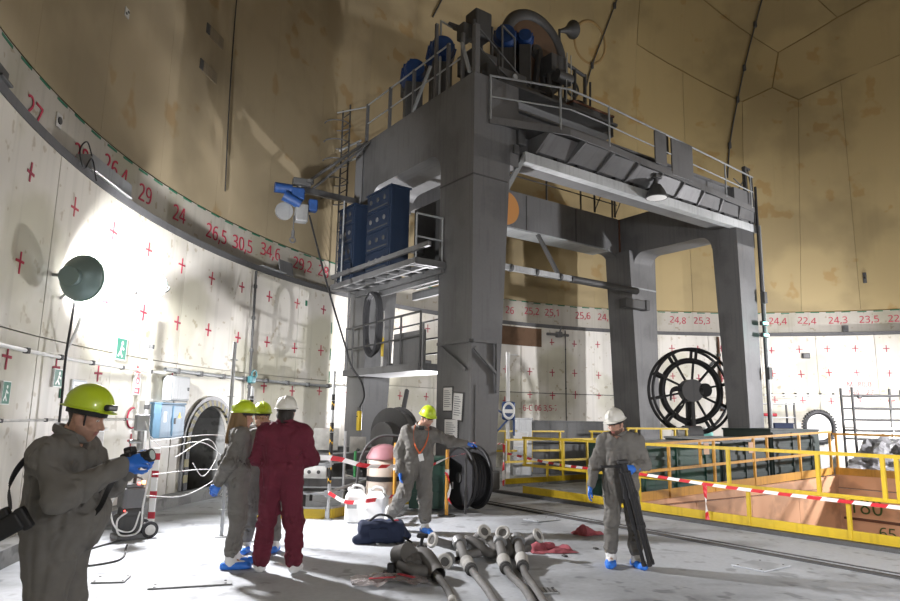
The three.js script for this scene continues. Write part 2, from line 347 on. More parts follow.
const a0lt = poly => poly[0][0] < -10;                    // narrower joints on the left, where the photo shows none open
function domePanel(poly, parent, tone) {                  // polygon in (azimuth, s) laid on the shell, with its edge turned back
  const k = RU * D2R, pts = poly.map(([a, s]) => V(a * k, s, 0)), c = pts.reduce((q, p) => q.add(p), V(0, 0, 0)).multiplyScalar(1 / pts.length);
  for (const p of pts) { const d = p.clone().sub(c); p.sub(d.normalize().multiplyScalar(a0lt(poly) ? 0.008 : 0.026)); }
  let tris = THREE.ShapeUtils.triangulateShape(pts.map(p => new THREE.Vector2(p.x, p.y)), []).map(t => t.map(i => pts[i]));
  for (let it = 0; it < 12; it++) {
    let split = false; const out = [];
    for (const [a, b, d] of tris) {
      const e = [[a, b, d], [b, d, a], [d, a, b]].sort((x, y) => y[0].distanceTo(y[1]) - x[0].distanceTo(x[1]))[0];
      if (e[0].distanceTo(e[1]) > 1.0) { const m = e[0].clone().add(e[1]).multiplyScalar(0.5); out.push([e[0], m, e[2]], [m, e[1], e[2]]); split = true; } else out.push([a, b, d]);
    }
    tris = out; if (!split) break;
  }
  const p = [], uv = [], n = [], cen = V(CX, 0, CZ);
  const put = (q, R) => { const w = domeAt(q.x / k, q.y, R); p.push(w.x, w.y, w.z); uv.push(q.x, q.y); cen.y = Math.min(w.y, SPRING); const m = cen.clone().sub(w).normalize(); n.push(m.x, m.y, m.z); };
  for (const t of tris) for (const q of t) put(q, RU);
  for (let i = 0; i < pts.length; i++) {
    const a = pts[i], b = pts[(i + 1) % pts.length], m = Math.max(1, Math.ceil(a.distanceTo(b)));
    for (let j = 0; j < m; j++) { const s = a.clone().lerp(b, j / m), t = a.clone().lerp(b, (j + 1) / m); for (const [q, R] of [[s, RU], [t, RU], [t, 15.352], [s, RU], [t, 15.352], [s, 15.352]]) put(q, R); }
  }
  const g = new THREE.BufferGeometry();
  g.setAttribute('position', new THREE.BufferAttribute(new Float32Array(p), 3)); g.setAttribute('normal', new THREE.BufferAttribute(new Float32Array(n), 3)); g.setAttribute('uv', new THREE.BufferAttribute(new Float32Array(uv), 2));
  g.userData.keepUV = true; obj('panel', g, tone, parent);
}
const tanTones = [[0.45, 0.36, 0.185], [0.42, 0.335, 0.17], [0.465, 0.375, 0.2]].map(c => mat(lin(...c), 0.6, { map: T.tan }));
const tanAt = t => mat(lin(0.445 - 0.035 * t, 0.356 - 0.011 * t, 0.185 + 0.05 * t), 0.6, { map: T.tan });   // greyer tan towards the left
const tone = () => tanTones[Math.floor(rnd() * 3)];
const b0 = 5.77;
domePanel([[13, b0], [20.5, b0], [20.5, 14.98], [14.73, 14.38]], wallUpper, tone());
domePanel([[20.5, b0], [28.2, b0], [28.2, 15.61], [23.48, 15.28], [20.5, 14.98]], wallUpper, tone());
domePanel([[28.2, b0], [36, b0], [36, 16], [28.2, 15.61]], wallUpper, tone());
domePanel([[5.5, b0], [13, b0], [14.73, 14.38], [11.24, 14.98], [6.85, 14.45]], wallUpper, tone());
domePanel([[-2, b0], [5.5, b0], [6.85, 14.45], [-2, 15.75]], wallUpper, tone());
domePanel([[-9.5, b0], [-2, b0], [-2, 15.75], [-9.5, 16.75]], wallUpper, tone());
domePanel([[6.85, 14.45], [11.24, 14.98], [12.29, 16.41], [0.9, 18.68], [-9.5, 20.75], [-9.5, 16.75], [-2, 15.75]], ceiling, tone());
domePanel([[11.24, 14.98], [14.73, 14.38], [20.5, 14.98], [28.2, 15.61], [36, 16], [36, 19], [24.94, 17.96], [20.54, 17.51], [12.29, 16.41]], ceiling, tone());
domePanel([[0.9, 18.68], [12.29, 16.41], [20.54, 17.51], [17.9, 18.33], [12, 22], [-9.5, 25], [-9.5, 20.75]], ceiling, tone());
domePanel([[20.54, 17.51], [24.94, 17.96], [36, 19], [36, 25], [12, 22], [17.9, 18.33]], ceiling, tone());
for (let a = -17; a > -140; a -= 7.5) domePanel([[a, b0], [a + 7.5, b0], [a + 7.5, 19], [a, 19]], wallUpper, tanAt(Math.max(0, Math.min(1, (-a - 15) / 55))));
for (let a = 36; a < 215; a += 12) domePanel([[a, b0], [Math.min(222, a + 12), b0], [Math.min(222, a + 12), 19], [a, 19]], wallUpper, tone());
for (let a = -138; a < 222; a += 24) if (a < -20 || a > 36) domePanel([[a, 19], [a + 24, 19], [a + 24, 30], [a, 30]], ceiling, tone());

// ---------------------------------------------------------------- paint on the walls
function painted(name, parent, geoms, az, y, R, material, tilt = 0) {
  const g = mg(geoms); g.rotateZ(tilt); obj(name, atWall(g, az, y, R), material, parent);
}
const redTones = [[0.42, 0.03, 0.065], [0.36, 0.05, 0.08], [0.46, 0.07, 0.09]].map(c => mat(lin(...c), 0.8));
function cross(az, y) {
  const s = rr(0.105, 0.13), w = rr(0.014, 0.019), o = rr(-0.02, 0.02);
  painted('painted_cross', az < -58 ? wallLeft : wallBack, [box(2 * s * 0.9, 2 * w, 0.006, 0, o, 0), box(2 * w, 2 * s * 1.1, 0.006, o / 2, 0, 0)], az, y, RL - 0.003, redTones[Math.floor(rnd() * 3)], rr(-0.06, 0.06));
}
const azs = [-105.2, -100.9, -96, -91.4, -86.9, -82.5, -78.3, -74, -69.9, -65.7, -61.6, -57.4, -53.3, -49, -44.8, -40.5, -36.3, -32.1, -28.1, -24.5, -20.9, -17.2, -13.6, -9.7, -5.8, -2, 1.4, 4.9, 8.45, 12.1, 15.7, 19.2, 22.9, 26.6, 30.2];
azs.forEach((a, i) => {
  cross(a, 4.32 + rr(-0.03, 0.03)); cross(a + rr(-0.1, 0.1), 3.24 + rr(-0.03, 0.03) + (a > 5 ? 0.2 : 0));
  if (a < -5 || a > 5) cross(a, 2.21 + rr(-0.03, 0.03) + (a > -30 ? 0.24 : 0)); if (i > 1 && i < 5) cross(a, 1.15);
});
function letters(txt, size) {
  const g = new TextGeometry(txt, { font, size, depth: 0.006, curveSegments: 3, bevelEnabled: false }); g.computeBoundingBox(); const b = g.boundingBox; return g.translate(-(b.min.x + b.max.x) / 2, -(b.min.y + b.max.y) / 2, 0);
}
for (const [az, y, t] of [[-99.05, 5.27, '27'], [-93.87, 5.24, '28'], [-89.87, 5.4, '26,4'], [-86.18, 5.37, '29'], [-81.71, 5.38, '24'], [-76.58, 5.34, '26,5'], [-72.87, 5.37, '30,5'], [-68.8, 5.46, '34,6'], [-63.92, 5.42, '29,2'], [-60.7, 5.44, '28'],
  [-30.62, 5.38, '26'], [-27.05, 5.41, '25,2'], [-23.83, 5.43, '25,1'], [-18.88, 5.41, '25,6'], [-15.35, 5.41, '24,3'], [-12.5, 5.42, '24'], [-4.29, 5.42, '24,8'], [-0.77, 5.42, '25,3'], [9.83, 5.42, '24,4'], [13.65, 5.42, '22,4'], [17.58, 5.42, '24,3'], [21.38, 5.42, '23,5'], [24.8, 5.42, '22,2'], [28.5, 5.42, '23,1']])
  painted('painted_number', wallUpper, letters(t, az > -40 ? 0.25 : 0.3), az, y, RU - 0.008, redTones[0], rr(-0.08, 0.05));
for (let a = -112; a < 40; a += 1.95) painted('painted_dash', wallUpper, box(0.3, 0.035, 0.006), a, 5.74 + rr(-0.012, 0.012), RU - 0.003, M.greenPaint, rr(-0.02, 0.02));
painted('painted_text', wallBack, letters('06-06-C 06 3,5-7714', 0.2), -26.6, 1.97, RL - 0.01, redTones[0], 0.01);
painted('painted_text', wallBack, letters('M- 80,0', 0.17), 19.3, 3.02, RL - 0.008, redTones[2]); painted('painted_text', wallBack, letters('184 - 27', 0.17), 19.4, 2.75, RL - 0.008, redTones[2]);
painted('painted_arc', wallLeft, new THREE.TorusGeometry(0.16, 0.014, 5, 20, Math.PI * 1.15).rotateZ(Math.PI * 0.45), -87, 1.52, RL - 0.012, M.redPaint);
painted('painted_mark', wallLeft, box(0.1, 0.12, 0.01), -95.2, 1.84, RL - 0.006, M.greenPaint); painted('painted_mark', wallLeft, box(0.07, 0.14, 0.01), -64.3, 4.4, RL - 0.006, M.greenPaint);
for (const y of [3.9, 3.2, 2.6]) painted('painted_dash', wallLeft, box(0.03, 0.3, 0.006), -60.2, y, RL - 0.004, M.greenPaint);
for (const y of [4.2, 3.5, 2.8, 2.1]) painted('painted_dash', wallBack, box(0.03, 0.3, 0.006), -12.4, y, RL - 0.004, M.greenPaint);
obj('rust_patch', ringBlock(RL - 0.014, RL + 0.02, -36.5, -26.2, 4.12, 4.77), mat(lin(0.16, 0.1, 0.06), 0.9, { map: T.rust, bumpMap: T.bump, bumpScale: 0.02 }), wallBack);
obj('stain', ringBlock(RL - 0.004, RL + 0.02, -29.6, -29.35, 0.3, 4.1), M.band, wallBack);

// ---------------------------------------------------------------- gantry crane (local x = span B, local z = -A, y up)
const gantry = thing('gantry_crane', 'tall grey steel gantry straddling the pit, with walkway, platforms and railings', 'crane', GO.toArray(), GT);
const gp = (name, geoms, m, parent = gantry) => obj(name, geoms, m, parent);
function legPart(b, t, y0, y1) { const l = gp('leg', hexa(b, t, y0, y1), M.grey); return l; }
// left pair, right pair (bottom and top outlines)
const lnl = legPart([0, 0.62, -1.18, 0], [0, 1.02, -1.2, 0], 0.42, 7.46);
const lfl = legPart([0, 0.62, -5.35, -4.4], [0, 1.02, -5.3, -4.4], 0.42, 7.46);
const lnr = legPart([9.74, 10.45, -0.62, 0], [9.62, 10.5, -0.82, 0], 0.42, 7.2);
const lfr = legPart([9.75, 10.7, -4.75, -3.72], [9.4, 10.75, -4.75, -3.72], 0.42, 7.2);
for (const [l, x, z0, z1, y] of [[lnl, 0, -1.2, 0, 6.6], [lfl, 0, -5.3, -4.4, 6.6]]) {
  gp('weld_seam', [box(0.02, 0.03, z1 - z0, x - 0.004, y, (z0 + z1) / 2), box(0.92, 0.03, 0.02, 0.46, y, z1 + 0.004)], M.greyDark, l);
}
for (const [l, x0, x1, z0, z1, y] of [[lfr, 9.5, 10.74, -4.75, -3.72, 5.95]]) gp('weld_seam', [box(0.02, 0.05, z1 - z0, x0 + 0.02, y, (z0 + z1) / 2), box(x1 - x0, 0.05, 0.02, (x0 + x1) / 2, y, z1 + 0.004)], M.greyLight, l);
// end girders along the travel direction
function haunchBeam(x0, x1, yLow, yTop, za, zb, zA, zB, r) {       // side outline with rounded inner corners, extruded over the width
  const p = [[za, yTop], [zb, yTop], [zb, yLow - r], [zB, yLow - r]];
  for (let i = 0; i <= 8; i++) { const t = i / 8 * Math.PI / 2; p.push([zB - r + r * Math.cos(t), yLow - r + r * Math.sin(t)]); }
  for (let i = 0; i <= 8; i++) { const t = Math.PI / 2 + i / 8 * Math.PI / 2; p.push([zA + r + r * Math.cos(t), yLow - r + r * Math.sin(t)]); }
  p.push([zA, yLow - r], [za, yLow - r]);
  const g = extrude(p, x1 - x0); g.rotateY(-Math.PI / 2); return g.translate(x1, 0, 0);
}
gp('end_girder', haunchBeam(0.002, 1.24, 7.46, 8.88, -5.3, 0, -4.4, -1.2, 0.45), M.grey);
gp('end_girder', haunchBeam(9.62, 10.55, 7.12, 8.42, -4.75, 0, -3.72, -0.82, 0.4), M.grey);
// main beams across the span
function spanBeam(z0, z1, yLow, yTop, x0, x1, r) {
  const p = [[x0, yTop], [x1, yTop], [x1, yLow - r]];
  for (let i = 0; i <= 8; i++) { const t = i / 8 * Math.PI / 2; p.push([x1 - 0.02 - r + r * Math.cos(t), yLow - r + r * Math.sin(t)]); }
  for (let i = 0; i <= 8; i++) { const t = Math.PI / 2 + i / 8 * Math.PI / 2; p.push([x0 + 0.02 + r + r * Math.cos(t), yLow - r + r * Math.sin(t)]); }
  p.push([x0, yLow - r]); return extrude(p, z1 - z0).translate(0, 0, z0);
}
const nearBeam = gp('main_beam', box(8.5, 1.12, 0.42, 5.4, 7.86, -0.42), M.grey);
gp('top_flange', box(8.5, 0.05, 0.62, 5.4, 8.44, -0.42), M.grey, nearBeam);
gp('bottom_flange', box(8.4, 0.05, 0.6, 5.5, 7.28, -0.42), M.grey, nearBeam);
const farBeam = gp('main_beam', spanBeam(-4.75, -4.3, 7.2, 8.42, 1.0, 9.6, 0.5), M.grey);
gp('bottom_flange', box(7.2, 0.05, 0.75, 5.3, 7.19, -4.5), M.greyLight, farBeam);
for (const x of [3.2, 5.35, 7.5]) gp('seam', box(0.03, 1.15, 0.02, x, 7.8, -4.295), M.greyDark, farBeam);
gp('corner_seam', box(0.05, 1.2, 0.05, 9.6, 7.8, -4.28), M.rustBrown, farBeam);
for (let i = 0; i < 6; i++) gp('far_post', [rod([1.6 + i * 1.55, 8.42, -4.35], [1.6 + i * 1.55, 9.5, -4.35], 0.03)], M.greyDark, farBeam);
gp('far_rail', [rod([1.5, 9.45, -4.35], [9.6, 9.45, -4.35], 0.025), rod([1.5, 8.95, -4.35], [9.6, 8.95, -4.35], 0.02)], M.greyDark, farBeam);
for (const x of [8.3, 9.3]) gp('stay', [rod([x, 8.42, -4.2], [x, 9.25, -4.2], 0.035), rod([x, 8.45, -4.2], [x + 0.35, 9.1, -4.2], 0.018)], M.greyDark, farBeam);
// pale cable channel below the walkway
const paleSteel = mat(lin(0.55, 0.57, 0.58), 0.5, { map: T.steel });
const chan = gp('cable_channel', box(9.25, 0.235, 0.1, 6.05, 7.31, -0.03), paleSteel);
gp('channel_lip', box(9.25, 0.03, 0.2, 6.05, 7.205, -0.1), paleSteel, chan);
for (let i = 0; i < 14; i++) gp('clip', [box(0.05, 0.1, 0.12, 1.75 + i * 0.66, 7.47, -0.03, 0, 0, 0.5), box(0.22, 0.025, 0.05, 1.85 + i * 0.66, 7.45, 0.0)], M.black, chan);
gp('diagonal_brace', bar([0.99, 6.5, -0.12], [1.46, 7.35, -0.06], 0.1, 0.1), M.greyLight);
gp('junction_box', [rbox(0.22, 0.34, 0.2, 0.02, 1.28, 7.7, -0.02), rbox(0.16, 0.2, 0.14, 0.02, 1.15, 7.4, -0.02)], M.greyDark);
// walkway on brackets
const walkOut = [[0.4, 0.02], [2.2, 0.62], [3.25, 0.6], [6.7, 0.36], [10.56, 0.06]];
const walkway = gp('walkway', extrude([...walkOut.map(([x, z]) => [x, -z]), [10.56, 0.22], [0.4, 0.22]], 0.05).rotateX(-Math.PI / 2).translate(0, 7.86, 0), M.greyDark);
for (let i = 0; i < 4; i++) gp('edge_plate', bar([...walkOut[i].slice(0, 1), 7.88, walkOut[i][1]], [walkOut[i + 1][0], 7.88, walkOut[i + 1][1]], 0.03, 0.16), M.grey, walkway);
const zOut = x => { for (let i = 0; i < 4; i++) if (x <= walkOut[i + 1][0]) { const t = (x - walkOut[i][0]) / (walkOut[i + 1][0] - walkOut[i][0]); return walkOut[i][1] + t * (walkOut[i + 1][1] - walkOut[i][1]); } return 0.06; };
for (let i = 0; i < 9; i++) {
  const x = 1.75 + i, z = zOut(x);
  gp('bracket', extrude([[-0.22, 7.84], [z, 7.84], [z, 7.76], [0.06, 7.46], [-0.22, 7.46]], 0.05).rotateY(-Math.PI / 2).translate(x, 0, 0), M.grey, walkway);
  gp('soffit', hexa([x + 0.06, x + 0.94, -0.2, 0.04], [x + 0.06, x + 0.94, -0.2, Math.max(0.06, Math.min(z, zOut(x + 1)) - 0.05)], 7.5, 7.82), M.grey, walkway);
}
const wr = gp('walkway_railing', walkOut.slice(0, 4).map((p, i) => rod([p[0], 8.9, p[1]], [walkOut[i + 1][0], 8.9, walkOut[i + 1][1]], 0.024)), M.greyLight);
gp('mid_rail', walkOut.slice(0, 4).map((p, i) => rod([p[0], 8.42, p[1]], [walkOut[i + 1][0], 8.42, walkOut[i + 1][1]], 0.018)), M.greyLight, wr);
for (const x of [0.42, 1.99, 3.55, 8.9, 10.4]) gp('post', rod([x, 7.9, zOut(x)], [x, 8.9, zOut(x)], 0.024), M.greyLight, wr);
gp('end_rail', [rod([10.5, 8.9, 0.06], [10.55, 7.4, 0.06], 0.022), rod([10.3, 9.1, 0.06], [10.62, 7.9, 0.06], 0.02), rod([9.8, 8.75, -0.1], [10.45, 8.5, -0.1], 0.018), rod([9.9, 8.3, -0.1], [10.45, 8.95, -0.1], 0.018)], M.greyDark, wr);
gp('end_post', [box(0.1, 1.3, 0.1, 10.4, 8.6, -0.1), box(0.28, 0.06, 0.12, 10.5, 9.2, -0.1)], M.greyDark, wr);
gp('sign_plate', rbox(0.46, 0.86, 0.04, 0.01, 5.6, 8.42, zOut(5.6) + 0.03), M.grey, wr);
gp('sign_plate', rbox(0.9, 1.0, 0.04, 0.01, 6.58, 8.36, zOut(6.5) + 0.03), M.grey, wr);
gp('back_plate', rbox(0.5, 0.5, 0.04, 0.01, 6.0, 8.75, zOut(6) - 0.18), M.greyDark, wr);
// deck of the left girder with its railing
const deck = gp('deck', [box(3.9, 0.06, 5.3, 2.6, 8.92, -2.65)], M.greyDark);
gp('deck_beam', [box(3.7, 0.5, 0.3, 2.4, 8.65, -1.3), box(3.7, 0.5, 0.3, 2.4, 8.65, -4.2)], M.greyDark, deck);
const lr = gp('deck_railing', [rod([0.05, 10.0, -1.0], [0.05, 10.0, -4.9], 0.022), rod([0.05, 9.45, -0.4], [0.05, 9.45, -4.9], 0.018), rod([0.05, 9.97, -4.9], [-0.5, 9.9, -5.6], 0.02)], M.greyLight);
for (const z of [-0.5, -1.05, -1.55, -2.5, -3.64, -4.85]) gp('post', bar([0.05, 8.85, z], [0.05, 10.02 + (z === -1.55 ? 0.75 : 0), z], 0.07, 0.07), M.grey, lr);
gp('brace', bar([0.0, 8.87, -2.44], [0.0, 9.75, -1.7], 0.06, 0.06), M.greyLight, lr);
gp('brace', bar([0.0, 8.93, -0.17], [0.0, 9.75, -0.47], 0.06, 0.06), M.greyLight, lr);
gp('corner_post', bar([0.05, 8.85, -0.02], [0.05, 9.98, -0.02], 0.12, 0.12), M.grey, lr);
const inner = gp('machinery_railing', [rod([0.1, 9.95, -0.02], [2.4, 9.62, -0.9], 0.022), rod([0.1, 9.5, -0.02], [2.4, 9.3, -0.9], 0.02), rod([2.4, 9.62, -0.9], [4.8, 9.9, -1.1], 0.022)], M.greyDark);
for (const [x, z] of [[0.9, -0.3], [1.7, -0.65], [2.4, -0.9], [3.3, -1.0], [4.1, -1.05]]) gp('post', rod([x, 8.9, z], [x, 9.75, z], 0.025), M.greyDark, inner);
gp('cage_rail', [rod([3.9, 9, -1.2], [3.97, 11.0, -1.2], 0.05), rod([4.65, 9, -1.2], [4.69, 10.85, -1.2], 0.05), rod([3.97, 10.95, -1.2], [4.69, 10.8, -1.2], 0.05), rod([4.25, 9, -1.2], [4.3, 10.9, -1.2], 0.05), torus(0.22, 0.03, 6, 24).translate(4.2, 10.3, -1.2), rod([4.85, 9.2, -1.2], [4.9, 10.7, -1.2], 0.03)], M.greyDark, inner);
// ladder with cage at the far left leg
const lad = gp('ladder', [rod([-0.16, 5.0, -5.5], [-0.16, 10.2, -5.5], 0.025), rod([-0.16, 5.0, -5.95], [-0.16, 10.2, -5.95], 0.025)], M.greyDark);
for (let i = 0; i < 18; i++) gp('rung', rod([-0.16, 5.2 + i * 0.28, -5.5], [-0.16, 5.2 + i * 0.28, -5.95], 0.014), M.greyDark, lad);
for (let i = 0; i < 5; i++) gp('hoop', torus(0.36, 0.018, 5, 22).rotateX(Math.PI / 2).translate(-0.42, 7.4 + i * 0.55, -5.72), M.grey, lad);
gp('gangway_rail', [rod([-0.1, 8.95, -4.9], [-0.2, 9.2, -8.0], 0.03), rod([-0.1, 8.5, -4.9], [-0.2, 8.7, -8.0], 0.025)], M.greyLight, lad);
// upper platform carrying the cabinets
const up = gp('upper_platform', [bar([-0.78, 5.06, -0.4], [-0.78, 5.06, -4.85], 0.08, 0.1), bar([-0.78, 4.8, -0.9], [-0.78, 4.8, -4.85], 0.08, 0.12), bar([-0.78, 4.8, -4.85], [-0.02, 4.8, -4.85], 0.1, 0.14), bar([-0.78, 4.8, -0.95], [-0.02, 4.8, -0.95], 0.1, 0.14), bar([-0.06, 4.7, -0.95], [-0.06, 4.7, -4.85], 0.1, 0.14)], M.grey);
for (let i = 0; i < 8; i++) gp('joist', box(0.72, 0.1, 0.07, -0.42, 4.78, -1.1 - i * 0.52), M.grey, up);
gp('joist', box(0.07, 0.1, 3.85, -0.42, 4.77, -2.9), M.grey, up);
for (let i = 0; i < 7; i++) for (const x of [-0.6, -0.24]) gp('floor_plate', box(0.3, 0.012, 0.44, x, 4.84, -1.36 - i * 0.52), paleSteel, up);
for (let i = 0; i < 4; i++) gp('inner_plate', box(0.98, 0.04, 0.58, 0.55, 4.82, -1.52 - i * 0.62), paleSteel, up);
gp('under_beam', bar([0.02, 4.62, -1.2], [0.02, 4.62, -3.72], 0.1, 0.2), M.grey, up);
gp('under_beam', bar([0.98, 4.62, -1.2], [0.98, 4.62, -3.72], 0.1, 0.2), M.grey, up);
gp('back_screen', box(0.05, 1.9, 2.5, 0.96, 5.95, -2.46), M.greyDark, up);
const ur = gp('platform_railing', [rod([-0.72, 5.85, -1.0], [-0.04, 5.85, -1.0], 0.022), rod([-0.72, 5.35, -1.0], [-0.04, 5.35, -1.0], 0.02)], M.greyLight);
for (const x of [-0.72, -0.06]) gp('post', rod([x, 4.85, -1.0], [x, 5.85, -1.0], 0.022), M.greyLight, ur);
gp('post', rod([-0.8, 4.8, -4.3], [-0.8, 6.95, -4.3], 0.02), M.greyLight, ur);
// lower platform between the left legs
const lp = gp('lower_platform', [rbox(1.1, 0.16, 3.5, 0.01, 0.2, 2.66, -3.15)], M.grey);
gp('hanger', [rod([-0.3, 2.6, -4.8], [-0.3, 4.9, -4.8], 0.03), rod([-0.3, 2.6, -1.3], [-0.3, 3.6, -1.3], 0.03)], M.grey, lp);
gp('rubble', Array.from({ length: 9 }, (_, i) => rbox(rr(0.12, 0.3), rr(0.06, 0.14), rr(0.12, 0.3), 0.02, rr(-0.1, 0.4), 2.79, -1.9 - i * 0.2, rr(0, 3))), M.greyDark, lp);
const lpr = gp('platform_railing', [rod([-0.3, 3.78, -4.85], [-0.3, 3.84, -1.4], 0.028), rod([-0.3, 3.25, -4.85], [-0.3, 3.33, -1.4], 0.024), rod([0.6, 3.78, -4.0], [0.6, 3.84, -1.3], 0.022), rod([0.6, 3.05, -4.0], [0.6, 3.05, -1.3], 0.022), rod([0.6, 3.4, -4.0], [0.6, 3.4, -1.3], 0.022)], M.greyDark);
for (const z of [-4.85, -4.5, -2.7, -2.2, -1.4]) gp('post', rod([-0.3, 2.66, z], [-0.3, 3.82, z], 0.025), M.greyDark, lpr);
gp('panel', rbox(0.04, 0.72, 1.3, 0.01, -0.2, 3.1, -2.0), M.grey, lpr);
// side bracket frame and notices on the near left leg
gp('leg_bracket', [bar([-0.06, 3.12, 0.02], [-0.06, 3.12, -1.1], 0.05, 0.06), bar([-0.06, 3.05, -0.95], [-0.06, 2.55, -0.1], 0.04, 0.05)], M.grey);
gp('leg_bracket', [bar([0, 3.12, 0.06], [0.62, 3.12, 0.06], 0.05, 0.06), bar([0.6, 3.12, 0.06], [0.6, 2.1, 0.06], 0.05, 0.06), bar([0.02, 2.98, 0.06], [0.58, 2.5, 0.06], 0.05, 0.05)], M.grey);
gp('access_plate', box(0.46, 1.7, 0.02, 0.33, 1.4, 0.012), M.grey);
gp('bogie', [rbox(0.7, 0.36, 1.4, 0.03, 0.32, 0.42, -0.6), rbox(0.5, 0.22, 1.1, 0.03, 0.32, 0.24, -0.6)], M.greyDark);
gp('bogie', [rbox(0.7, 0.36, 1.1, 0.03, 0.32, 0.42, -4.85), rbox(0.5, 0.22, 0.9, 0.03, 0.32, 0.24, -4.85)], M.greyDark);
gp('bogie', [rbox(0.7, 0.36, 1.0, 0.03, 10.1, 0.42, -0.4)], M.greyDark); gp('bogie', [rbox(0.8, 0.36, 1.2, 0.03, 10.2, 0.42, -4.2)], M.greyDark);
for (const [x, z] of [[0.32, -0.15], [0.32, -1.0], [0.32, -4.5], [0.32, -5.15], [10.1, -0.1], [10.1, -0.75], [10.2, -3.8], [10.2, -4.6]]) gp('rail_wheel', new THREE.CylinderGeometry(0.15, 0.15, 0.12, 20).rotateZ(Math.PI / 2).translate(x, 0.175, z), M.greyDark);
const paper = signMat(96, 128, (x, w, h) => { x.fillStyle = '#d8d8d4'; x.fillRect(0, 0, w, h); x.fillStyle = '#55585c'; for (let i = 0; i < 9; i++) x.fillRect(10, 16 + i * 11, 50 + (i * 37) % 26, 3); });
const notice = (label, b, a, y, w, h, tilt = 0) => { const q = G(a, b, y), t = thing('notice', label, 'notice', q.toArray(), GT - Math.PI / 2); obj('frame', rbox(w + 0.06, h + 0.06, 0.015, 0.01, 0, 0, 0, 0, 0, tilt), M.greyDark, t); obj('sheet', print(w, h, 0.006).rotateZ(tilt).translate(0, 0, 0.009), paper, t); };
notice('upper small notice sheet on the near left gantry leg', -0.015, 0.75, 1.98, 0.3, 0.46);
notice('curled notice sheet beside the upper one on the near left gantry leg', -0.018, 0.4, 1.83, 0.3, 0.52, -0.08);
notice('lower framed notice sheet on the near left gantry leg above the worker\'s arm', -0.015, 0.62, 1.33, 0.44, 0.48);
// right leg conduit
gp('conduit', [rod([10.56, 0.6, 0.1], [10.6, 8.6, 0.1], 0.04), rod([10.72, 0.6, 0.05], [10.76, 7.3, 0.05], 0.055)], M.black);
gp('conduit', [rod([10.64, 0.6, 0.12], [10.68, 7.4, 0.12], 0.03)], M.galv);
for (const y of [1.2, 3.0, 5.2]) gp('conduit_box', rbox(0.16, 0.34, 0.14, 0.02, 10.58, y, 0.16), M.greyDark);
const ind = (y, lab) => { const q = G(-0.2, 10.42, y); const s = thing('indicator_lamp', lab, 'lamp', q.toArray(), GT); obj('housing', rbox(0.3, 0.12, 0.1, 0.02), M.greyDark, s); obj('lens', rbox(0.24, 0.07, 0.03, 0.01, 0, 0, 0.06), M.glowSmall, s); const l = new THREE.PointLight(0x30ffe0, 0.25, 3); l.position.set(0, 0, 0.12); l.castShadow = true; s.add(l); };
ind(4.42, 'upper small turquoise indicator lamp on the right gantry leg'); ind(4.08, 'lower small turquoise indicator lamp on the right gantry leg');
gp('bracket_box', [rbox(1.0, 0.3, 0.3, 0.03, 9.35, 5.35, -3.6), rbox(0.2, 0.34, 0.3, 0.03, 9.9, 5.35, -3.55)], M.greyDark);

// ---- top of the gantry: machines
const onDeck = (b, a, y = 8.95) => G(a, b, y).toArray();
{ // sheave wheel
  const t = thing('sheave_wheel', 'big upright brown sheave disc with dark rim on top of the gantry', 'wheel', onDeck(3.2, 1.6), GT + 0.02);
  obj('disc', new THREE.CylinderGeometry(0.98, 0.98, 0.06, 48).rotateX(Math.PI / 2).translate(0, 2.2, 0), mat(lin(0.13, 0.085, 0.055), 0.6, { map: T.rust }), t);
  obj('rim', torus(1.03, 0.16, 10, 60).scale(1, 1, 0.8).translate(0, 2.2, 0), M.greyDark, t);
  obj('hub', new THREE.CylinderGeometry(0.18, 0.18, 0.3, 24).rotateX(Math.PI / 2).translate(0, 2.2, 0), M.greyDark, t);
  obj('stand', [bar([-0.35, 0, 0.2], [0, 2.2, 0.2], 0.1, 0.12), bar([0.35, 0, 0.2], [0, 2.2, 0.2], 0.1, 0.12), bar([-0.35, 0, -0.2], [0, 2.2, -0.2], 0.1, 0.12), bar([0.35, 0, -0.2], [0, 2.2, -0.2], 0.1, 0.12)], M.greyDark, t);
}
function motor(label, b, a, turn, L, r, m = M.blue, y = 8.95, lift = 0.7) {
  const t = thing('drive_motor', label, 'motor', onDeck(b, a, y), GT + turn);
  obj('pedestal', [rbox(L * 0.8, lift, r * 1.5, 0.02, 0, lift / 2, 0)], M.greyDark, t);
  const bd = obj('body', new THREE.CylinderGeometry(r, r, L * 0.7, 22).rotateZ(Math.PI / 2).translate(0, lift + r, 0), m, t);
  for (let i = 0; i < 9; i++) obj('fin', box(L * 0.66, 0.02, 0.05, 0, lift + r + Math.sin(i * 0.4 - 0.2) * (r + 0.01), Math.cos(i * 0.4 - 0.2) * (r + 0.01), 0, -(i * 0.4 - 0.2) + 0, 0), m, bd);
  obj('fan_cover', new THREE.CylinderGeometry(r * 0.95, r * 0.8, L * 0.22, 22).rotateZ(Math.PI / 2).translate(L * 0.45, lift + r, 0), m, t);
  obj('terminal_box', rbox(L * 0.3, r * 0.6, r * 0.8, 0.02, 0, lift + 2 * r + r * 0.2, 0), m, t);
  obj('gearbox', rbox(L * 0.4, r * 2.1, r * 1.9, 0.04, -L * 0.5, lift + r, 0), M.greyDark, t);
  return t;
}
motor('blue motor furthest left on the gantry deck', 0.55, 3.35, 1.1 + Math.PI, 0.9, 0.3, M.blue, 8.95, 1.1);
motor('blue motor behind the left deck railing, right of the furthest one', 0.55, 2.1, 1.1 + Math.PI, 0.9, 0.32, M.blue, 8.95, 1.1);
motor('blue motor beside the big sheave disc on the gantry top', 2.1, 1.5, 0.9 + Math.PI, 0.8, 0.3, M.blue, 8.95, 1.75);
